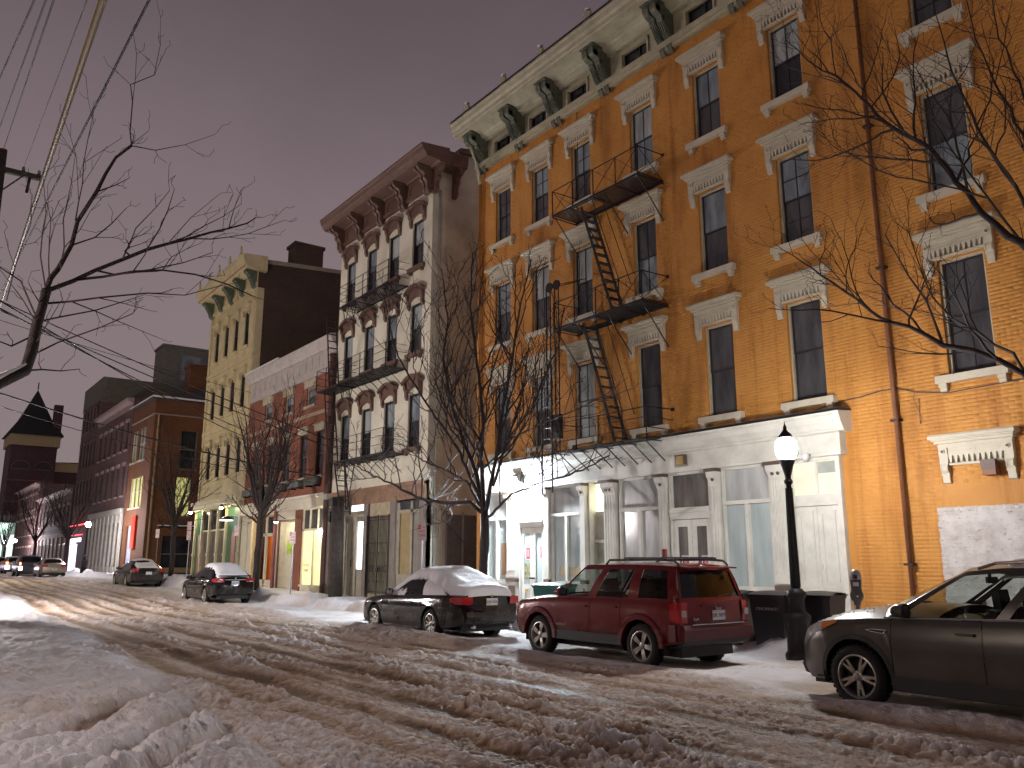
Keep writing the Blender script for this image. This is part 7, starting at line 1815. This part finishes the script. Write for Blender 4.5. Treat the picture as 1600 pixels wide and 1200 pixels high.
# ------------------------------------------------------------------ street furniture
def lamp_post(x, y, label, strength, col=(1.0, .97, .90), group='acorn street lamps', z0=None):
    z = rise(x)+.16 if z0 is None else z0
    t = thing('street_lamp', label, 'lamp', (x, y, z), group)
    I = M['iron']; b = MB(); b.sm = True
    b.lathe([(.24, -.2), (.24, .10), (.235, .14), (.20, .17), (.19, .62), (.20, .66), (.215, .70), (.215, .76), (.16, .80), (.135, .84), (.13, 1.02), (.145, 1.05), (.165, 1.08), (.165, 1.13), (.13, 1.16), (.10, 1.20)], (x, y, z), 16)
    for k in range(10):
        a = 2*PI*k/10; b.lathe([(.002, .0), (.018, .01), (.018, .03), (.002, .04)], (x+.15*math.cos(a), y+.15*math.sin(a), z+1.09), 5)
    part('base', b, I, t)
    s = MB(); s.sm = True
    n = 16; pr = [(.074, 1.18), (.046, 2.95), (.058, 2.97), (.075, 3.0), (.075, 3.03), (.05, 3.06), (.05, 3.10), (.10, 3.28), (.13, 3.36), (.14, 3.40)]
    s.lathe(pr, (x, y, z), n); part('shaft', s, I, t)
    for k in range(8):
        a = 2*PI*k/8; s2 = MB().tube([(x+.075*math.cos(a), y+.075*math.sin(a), z+1.22), (x+.054*math.cos(a), y+.054*math.sin(a), z+2.9)], .010, 4)
        part('flute', s2, I, t)
    g = MB(); g.sm = True; g.lathe([(.12, 3.40), (.165, 3.48), (.19, 3.58), (.185, 3.66), (.15, 3.74), (.10, 3.79)], (x, y, z), 18)
    part('globe', g, emit('lamp_globe_%d' % strength, col, strength), t)
    c = MB(); c.sm = True; c.lathe([(.125, 3.775), (.13, 3.80), (.09, 3.86), (.05, 3.90), (.03, 3.94), (.035, 3.97), (.012, 4.02), (.002, 4.10)], (x, y, z), 14)
    part('finial', c, I, t)
    return t
def parking_sign(x, y, zc, h, label, style, w=.30, pole_top=None, lean=0):
    z0 = rise(x); zc = zc
    t = thing('parking_sign', label, 'sign', (x, y, z0))
    part('post', MB().box(x-.022, x+.022, y+.004, y+.034, z0-.1, (pole_top or zc+h/2)), mat('galvanised_post', (.30, .30, .33), .4, metal=.8), t)
    ang = math.radians(28)      # faces back down the street towards the camera side
    nrm = Vector((math.sin(ang), -math.cos(ang), 0)); tx = Vector((math.cos(ang), math.sin(ang), 0))
    C0 = Vector((x, y, zc))-Vector((0, 0, 0))+nrm*.02
    def face(mb, u0, u1, v0, v1, d0, d1):
        P = []
        for d in (d0, d1):
            for u, v in ((u0, v0), (u1, v0), (u1, v1), (u0, v1)): P.append(tuple(C0+tx*u+Vector((0, 0, v))+nrm*d))
        k = len(mb.v); mb.v += P; mb.f += [(k, k+3, k+2, k+1), (k+4, k+5, k+6, k+7), (k, k+1, k+5, k+4), (k+1, k+2, k+6, k+5), (k+2, k+3, k+7, k+6), (k+3, k, k+4, k+7)]
        return mb
    red = mat('sign_red', (.38, .03, .035), .5); wh = mat('sign_white', (.62, .52, .50), .45)
    o = part('sign_plate', face(MB(), -w/2, w/2, -h/2, h/2, 0, .004), wh, t)
    rot = (PI/2, 0, ang)
    def tx_(s, size, u, v, m=red, sx=1):
        p = C0+tx*u+Vector((0, 0, v))+nrm*.0065; text(s, size, m, o, p, rot, ext=.001, sx=sx)
    part('sign_border', face(face(face(face(MB(), -w/2+.008, w/2-.008, h/2-.016, h/2-.010, .004, .0055), -w/2+.008, w/2-.008, -h/2+.010, -h/2+.016, .004, .0055), -w/2+.008, -w/2+.014, -h/2+.016, h/2-.016, .004, .0055), w/2-.014, w/2-.008, -h/2+.016, h/2-.016, .004, .0055), red, o)
    if style == 'any':
        part('sign_print', face(MB(), -w/2+.012, -.035, h/2-.15, h/2-.02, .004, .006), red, o)
        tx_('NO', .085, -w*.29, h/2-.085, wh, .8); tx_('PARKING', .05, .055, h/2-.085, red, .75)
        tx_('ANY', .115, 0, .02); tx_('TIME', .115, 0, -.10); tx_('<----', .07, 0, -h/2+.06)
    else:
        tx_('P', .13, 0, h/2-.09); tx_('2 HOUR', .07, 0, h/2-.20); tx_('PARKING', .06, 0, h/2-.28)
        if h > .6: tx_('7AM-6PM', .05, 0, h/2-.36); part('sign_print', face(MB(), -w/2+.014, w/2-.014, h/2-.47, h/2-.42, .004, .006), red, o); tx_('NO', .08, 0, -.14*h-.06); tx_('STOPPING', .05, 0, -h/2+.08)
    return t
def trash_cart(x, y, label, col, rot, words, sc=1.0):
    t = thing('trash_cart', label, 'bin', (x, y, .14), None, rot); t['local'] = 1
    b = MB()
    k = 0
    lo = [(-.24, -.27), (.24, -.27), (.26, .24), (-.26, .24)]; hi = [(-.30, -.36), (.30, -.36), (.31, .34), (-.31, .34)]
    for z0, z1, a, c in ((.06, .92, lo, hi),):
        P = [(p[0]*sc, p[1], z0) for p in a]+[(p[0]*sc, p[1], z1) for p in c]; k = len(b.v); b.v += P
        b.f += [(k+3, k+2, k+1, k)]+[(k+i, k+(i+1) % 4, k+4+(i+1) % 4, k+4+i) for i in range(4)]
    b.box(-.32*sc, .32*sc, -.38, .36, .90, .95)
    part('bin_body', b, col, t)
    l = MB(); l.sm = True; l.grid([[(u*.33*sc, -.40+.80*v, .955+.075*math.sin(PI*v)*(1-.3*u*u)) for u in np.linspace(1, -1, 9)] for v in np.linspace(0, 1, 9)]); part('lid', l, col, t, smooth=True)
    part('lid_rim', MB().box(-.335*sc, .335*sc, -.405, .41, .945, .965), col, t)
    part('grip', MB().tube([(-.27*sc, .36, .92), (-.27*sc, .46, .97), (.27*sc, .46, .97), (.27*sc, .36, .92)], .017, 6), col, t)
    for s in (-1, 1): part('wheel', MB().lathe([(.03, -.03), (.11, -.03), (.115, 0), (.11, .03), (.03, .03)], (s*.27*sc, .28, .12), 12, 'x'), M['tyre'], t)
    for i, (s, size, z, m) in enumerate(words):
        o = text(s, size, m, t, (0, -.36+.09*(.92-z)/.86-.004, z), (PI/2+.104, 0, 0), ext=.004)
    return t
def furniture():
    lamp_post(-8.9, 12.6, 'tall black acorn street lamp glowing in front of the white shopfront', 300, z0=.03, col=(1.0, .98, .97))
    lamp_post(-74, 12.9, 'small glowing street lamp far up the street beside the red neon line', 900, (.95, .92, 1.0), z0=.95)
    # the same row of lamps carries on out of the frame
    lamp_post(7.2, 12.6, 'acorn street lamp farther along the kerb past the grey car', 110)
    lamp_post(-8.5, -2.3, 'acorn street lamp on the near pavement left of the frame', 270, (1, .84, .77), z0=.1)
    lamp_post(-33, 1.0, 'acorn street lamp on the near pavement left of the frame, one further on', 2100, (1, .92, .92), z0=.2)
    lamp_post(-58, 1.2, 'acorn street lamp on the near pavement left of the frame, far one', 1300, (1, .90, .72), z0=.5)
    lamp_post(-130, 12.9, 'left one of the two far street lamps by the mint lit shop', 900, (.62, .50, 1.0)); lamp_post(-125, 13.5, 'right one of the two far street lamps by the mint lit shop', 900, (.66, .52, 1.0))
    # flood lamp over the double doors
    t = thing('flood_light', 'dazzling flood light on the white fascia above the left double doors', 'light', (-20.85, 15.7, 4.1))
    part('housing', MB().prism([(15.74, 4.02), (15.50, 4.10), (15.46, 4.24), (15.60, 4.34), (15.74, 4.34)], 'x', -21.02, -20.68), M['grey_wood'], t)
    part('lens', MB().prism([(15.70, 3.88), (15.46, 3.92), (15.40, 4.10), (15.52, 4.09), (15.70, 4.03)], 'x', -21.0, -20.70), emit('flood_white', (.80, .90, 1.0), 1700), t)
    # signs
    parking_sign(-21.6, 12.7, 2.52, .46, 'red and white no parking any time sign in front of the white building', 'any')
    parking_sign(-31.4, 12.7, 2.57, .46, 'red and white parking sign in front of the roll door of the red building', 'any')
    parking_sign(-37.9, 12.7, 3.02, .46, 'small parking sign beside the round sign of the green shopfront', 'hour')
    parking_sign(-45.3, 12.7, 3.22, .95, 'tall double parking sign left of the green shopfront', 'hour')
    parking_sign(-51.6, 12.7, 3.25, .50, 'short parking sign beside the charcoal car', 'hour')
    # meter
    t = thing('parking_meter', 'single grey parking meter in front of the orange wall behind the grey car', 'meter', (-7.62, 12.35, .1)); x, y = -7.62, 12.35
    g = mat('meter_grey', (.10, .09, .09), .45, metal=.4); g2 = mat('meter_dome', (.40, .38, .40), .3, metal=.5)
    part('post', MB().tube([(x, y, -.1), (x, y, 1.02)], .032, 8), g, t)
    h = MB(); h.sm = True; h.lathe([(.03, 1.0), (.055, 1.02), (.055, 1.06), (.085, 1.09), (.10, 1.14), (.10, 1.18), (.08, 1.23), (.078, 1.28), (.085, 1.36), (.088, 1.40)], (x, y, 0), 14); part('housing', h, g, t)
    d = MB(); d.sm = True; d.lathe([(.088, 1.40), (.088, 1.45), (.075, 1.51), (.045, 1.55), (.002, 1.56)], (x, y, 0), 14); part('dome', d, g2, t)
    a = math.radians(30); nx, ny = math.sin(a)*.085, -math.cos(a)*.085
    part('display', MB().box(x-.03+nx, x+.03+nx, y+ny-.012, y+ny+.01, 1.41, 1.47), M['car_dark'], t); part('label', MB().box(x-.04+nx, x+.04+nx, y+ny-.012, y+ny+.012, 1.30, 1.36), M['plate_white'], t)
    part('coin_dial', MB().lathe([(.03, .02), (.034, 0), (.01, -.01)][::-1], (x+nx*1.05, y+ny*1.05-.0, 1.16), 10, 'y'), M['chrome'], t)
    # carts
    bl = mat('black_bin', (.010, .009, .012), .5, bump=.1); gr = mat('green_bin', (.012, .085, .062), .45)
    pw = mat('bin_print', (.85, .78, .75), .6); pr = mat('bin_print_dim', (.62, .5, .5), .6)
    trash_cart(-10.50, 12.85, 'black trash cart lettered in white, half hidden behind the red car', bl, .25, [('URBAN', .13, .80, pw), ('SITES', .13, .64, pw)], 1.25)
    trash_cart(-9.62, 12.95, 'black trash cart just left of the street lamp, small pale lettering', bl, .25, [('CINCINNATI', .07, .72, pr)], 1.05)
    trash_cart(-9.0, 13.45, 'black trash cart mostly behind the street lamp base', bl, .2, [])
    trash_cart(-16.6, 13.6, 'dark green trash cart between the red car and the glazed doors', gr, .3, [], 1.35)
    # left utility pole and lines
    t = thing('utility_pole', 'tall timber utility pole with a crossarm at the upper left edge', 'pole', (-30, 1.62, 0))
    part('post', MB().tube([(-30, 1.70, 0), (-30, 1.56, 14.8)], [.20, .13], 10), M['timber'], t, smooth=True)
    part('crossarm', MB().box(-30.1, -29.95, .4, 2.78, 14.05, 14.22).tube([(-30, 1.58, 13.3), (-30, 2.2, 14.06)], .03, 4), M['timber'], t)
    for y in (.6, 1.2, 2.2, 2.65): part('insulator', MB().lathe([(.03, 0), (.06, .03), (.04, .08), (.06, .12), (.02, .18)], (-30.02, y, 14.22), 8), mat('insulator_grey', (.12, .12, .13), .3), t)
    part('hanging_fuse', MB().tube([(-30, 2.4, 14.05), (-30.0, 2.36, 13.5)], .05, 6), M['iron'], t)
    part('transformer', MB().lathe([(.02, 12.0), (.26, 12.05), (.26, 13.0), (.1, 13.1), (.02, 13.1)], (-29.8, 1.30, 0), 12), mat('transformer_grey', (.11, .11, .09), .5), t)
    def wire(name, label, pts, r, m=None, sag=0, group=None):
        P = []; A, B = Vector(pts[0]), Vector(pts[-1])
        for i in range(25):
            q = i/24; p = A.lerp(B, q); p.z -= sag*4*q*(1-q); P.append(p)
        mb = MB().tube(P, r, 5); o = link(name, mb.mesh(name, m or mat('black_cable', (.008, .007, .008), .7), True)); tag(o, label, 'cable', group); return o
    def ext(a, b, q): a, b = Vector(a), Vector(b); return tuple(a+(b-a)*q)
    a, b = (-7, .95, 6.47), (-26, 1.78, 8.49)
    wire('guard_cable', 'thick yellowish cable running steeply down the upper left', [ext(a, b, -.7), ext(a, b, 1.2)], .034, mat('yellow_cable', (.095, .062, .018), .6))
    wire('string_cable', 'dark crooked line crossing in front of the left tree', [ext((-7.5, 1.52, 6.91), (-14, 1.78, 7.4), -.6), (-30, 1.7, 8.9)], .013)
    for i, (p, q, lb) in enumerate((((-8, .53, 6.84), (-30, .6, 14.4), 'thin power line nearest the upper left corner'), ((-8, .61, 6.87), (-30, 1.2, 14.4), 'thin power line, second from the upper left corner'), ((-8, .67, 6.9), (-30, 1.56, 14.75), 'thin power line, third from the upper left corner'), ((-8, .93, 6.95), (-30, 2.2, 14.4), 'thin lone power line right of the thick yellowish cable'))):
        wire('power_line', lb, [ext(p, q, -.3), q], .010 if i < 3 else .006, None, 0, 'overhead lines at the upper left')
    for p, q, r, lb, sg in (((-30, 1.6, 9.9), (-35.36, 15.98, 7.05), .022, 'upper of the two black service lines ending at the white building', .15), ((-30, 1.6, 9.6), (-35.36, 15.9, 6.75), .022, 'lower of the two black service lines ending at the white building', .15),
                        ((-22, 1.49, 7.6), (-47.1, 15.95, 8.6), .020, 'upper black line running to the cream building', .2), ((-22, 1.5, 7.42), (-47.1, 15.95, 8.95), .020, 'lower black line running to the cream building', .1),
                        ((-30, 1.6, 7.0), (-35.4, 15.44, 5.4), .028, 'heavy black line low across the street to the timber pole', .25), ((-30, 1.6, 6.6), (-35.4, 15.44, 5.1), .014, 'thin line under the heavy one across the street', .3),
                        ((-30, 1.7, 9.2), (-46.9, 15.98, 11.2), .012, 'thin pale line across the cream building upper windows', .1)):
        wire('service_line', lb, [p, q], r, None, sg, 'service lines crossing the street')

def left_side():
    """houses across the street behind the camera's shoulder: they darken the reflections as the real ones do"""
    for i, (x0, x1, z1, lb) in enumerate(((-150, -112, 11, 'dark brick house on the near side, farthest along'), (-111, -78, 13.5, 'tall dark brick house on the near side'), (-77, -46, 10.5, 'dark brick house on the near side, middle one'), (-45, -16, 12.5, 'dark brick house on the near side left of the frame'), (-15, 12, 11.5, 'dark brick house behind the camera'), (14, 50, 12, 'dark brick house on the near side, beyond the camera'))):
        t = thing('brick_house', lb, 'building', ((x0+x1)/2, -7, 0))
        part('wall', MB().box(x0, x1, -18, -6.5, -.2, z1), M['far_brick'], t)
        part('cornice', MB().box(x0-.1, x1+.1, -18, -6.1, z1, z1+.5), M['pink_trim'], t)
        gw = glow_mat('added_reflection_glow', (1, .80, .45), .8)  # glowing panes added to give warm highlights in the car paint
        me = {k: MB().quad((.45, 0, 0), (-.45, 0, 0), (-.45, 0, 2.0), (.45, 0, 2.0)).mesh('window', m) for k, m in (('d', M['pane_dark']), ('g', gw))}
        R = random.Random(i)
        for x in np.arange(x0+2, x1-1, 3.2):
            for z in (1.4, 5.0, 8.4): shared('window', me['g' if R.random() < .16 else 'd'], t, (x, -6.49, z))

# ------------------------------------------------------------------ build
CARS_XY += [(-7.2, -2.3, 9.5, 11.3), (-13.6, -9.0, 10.0, 11.8), (-20.4, -15.5, 10.1, 11.9), (-37.6, -33.0, 10.3, 12.1), (-53, -48, 10.7, 12.5)]
build_ground()
orange_building(); shopfront(); fire_escape_orange()
white_building(); fire_escape_white()
red_building(); cream_building(); house(); far_buildings()
build_cars()
trees(); furniture(); left_side()
for o in bpy.data.objects:
    for k in ('local', '_sy'):
        if k in o.keys(): del o[k]
print('objects', len(bpy.data.objects), 'tris', sum(sum(len(p.vertices)-2 for p in m.polygons) for m in bpy.data.meshes if len(m.polygons) < 100000))
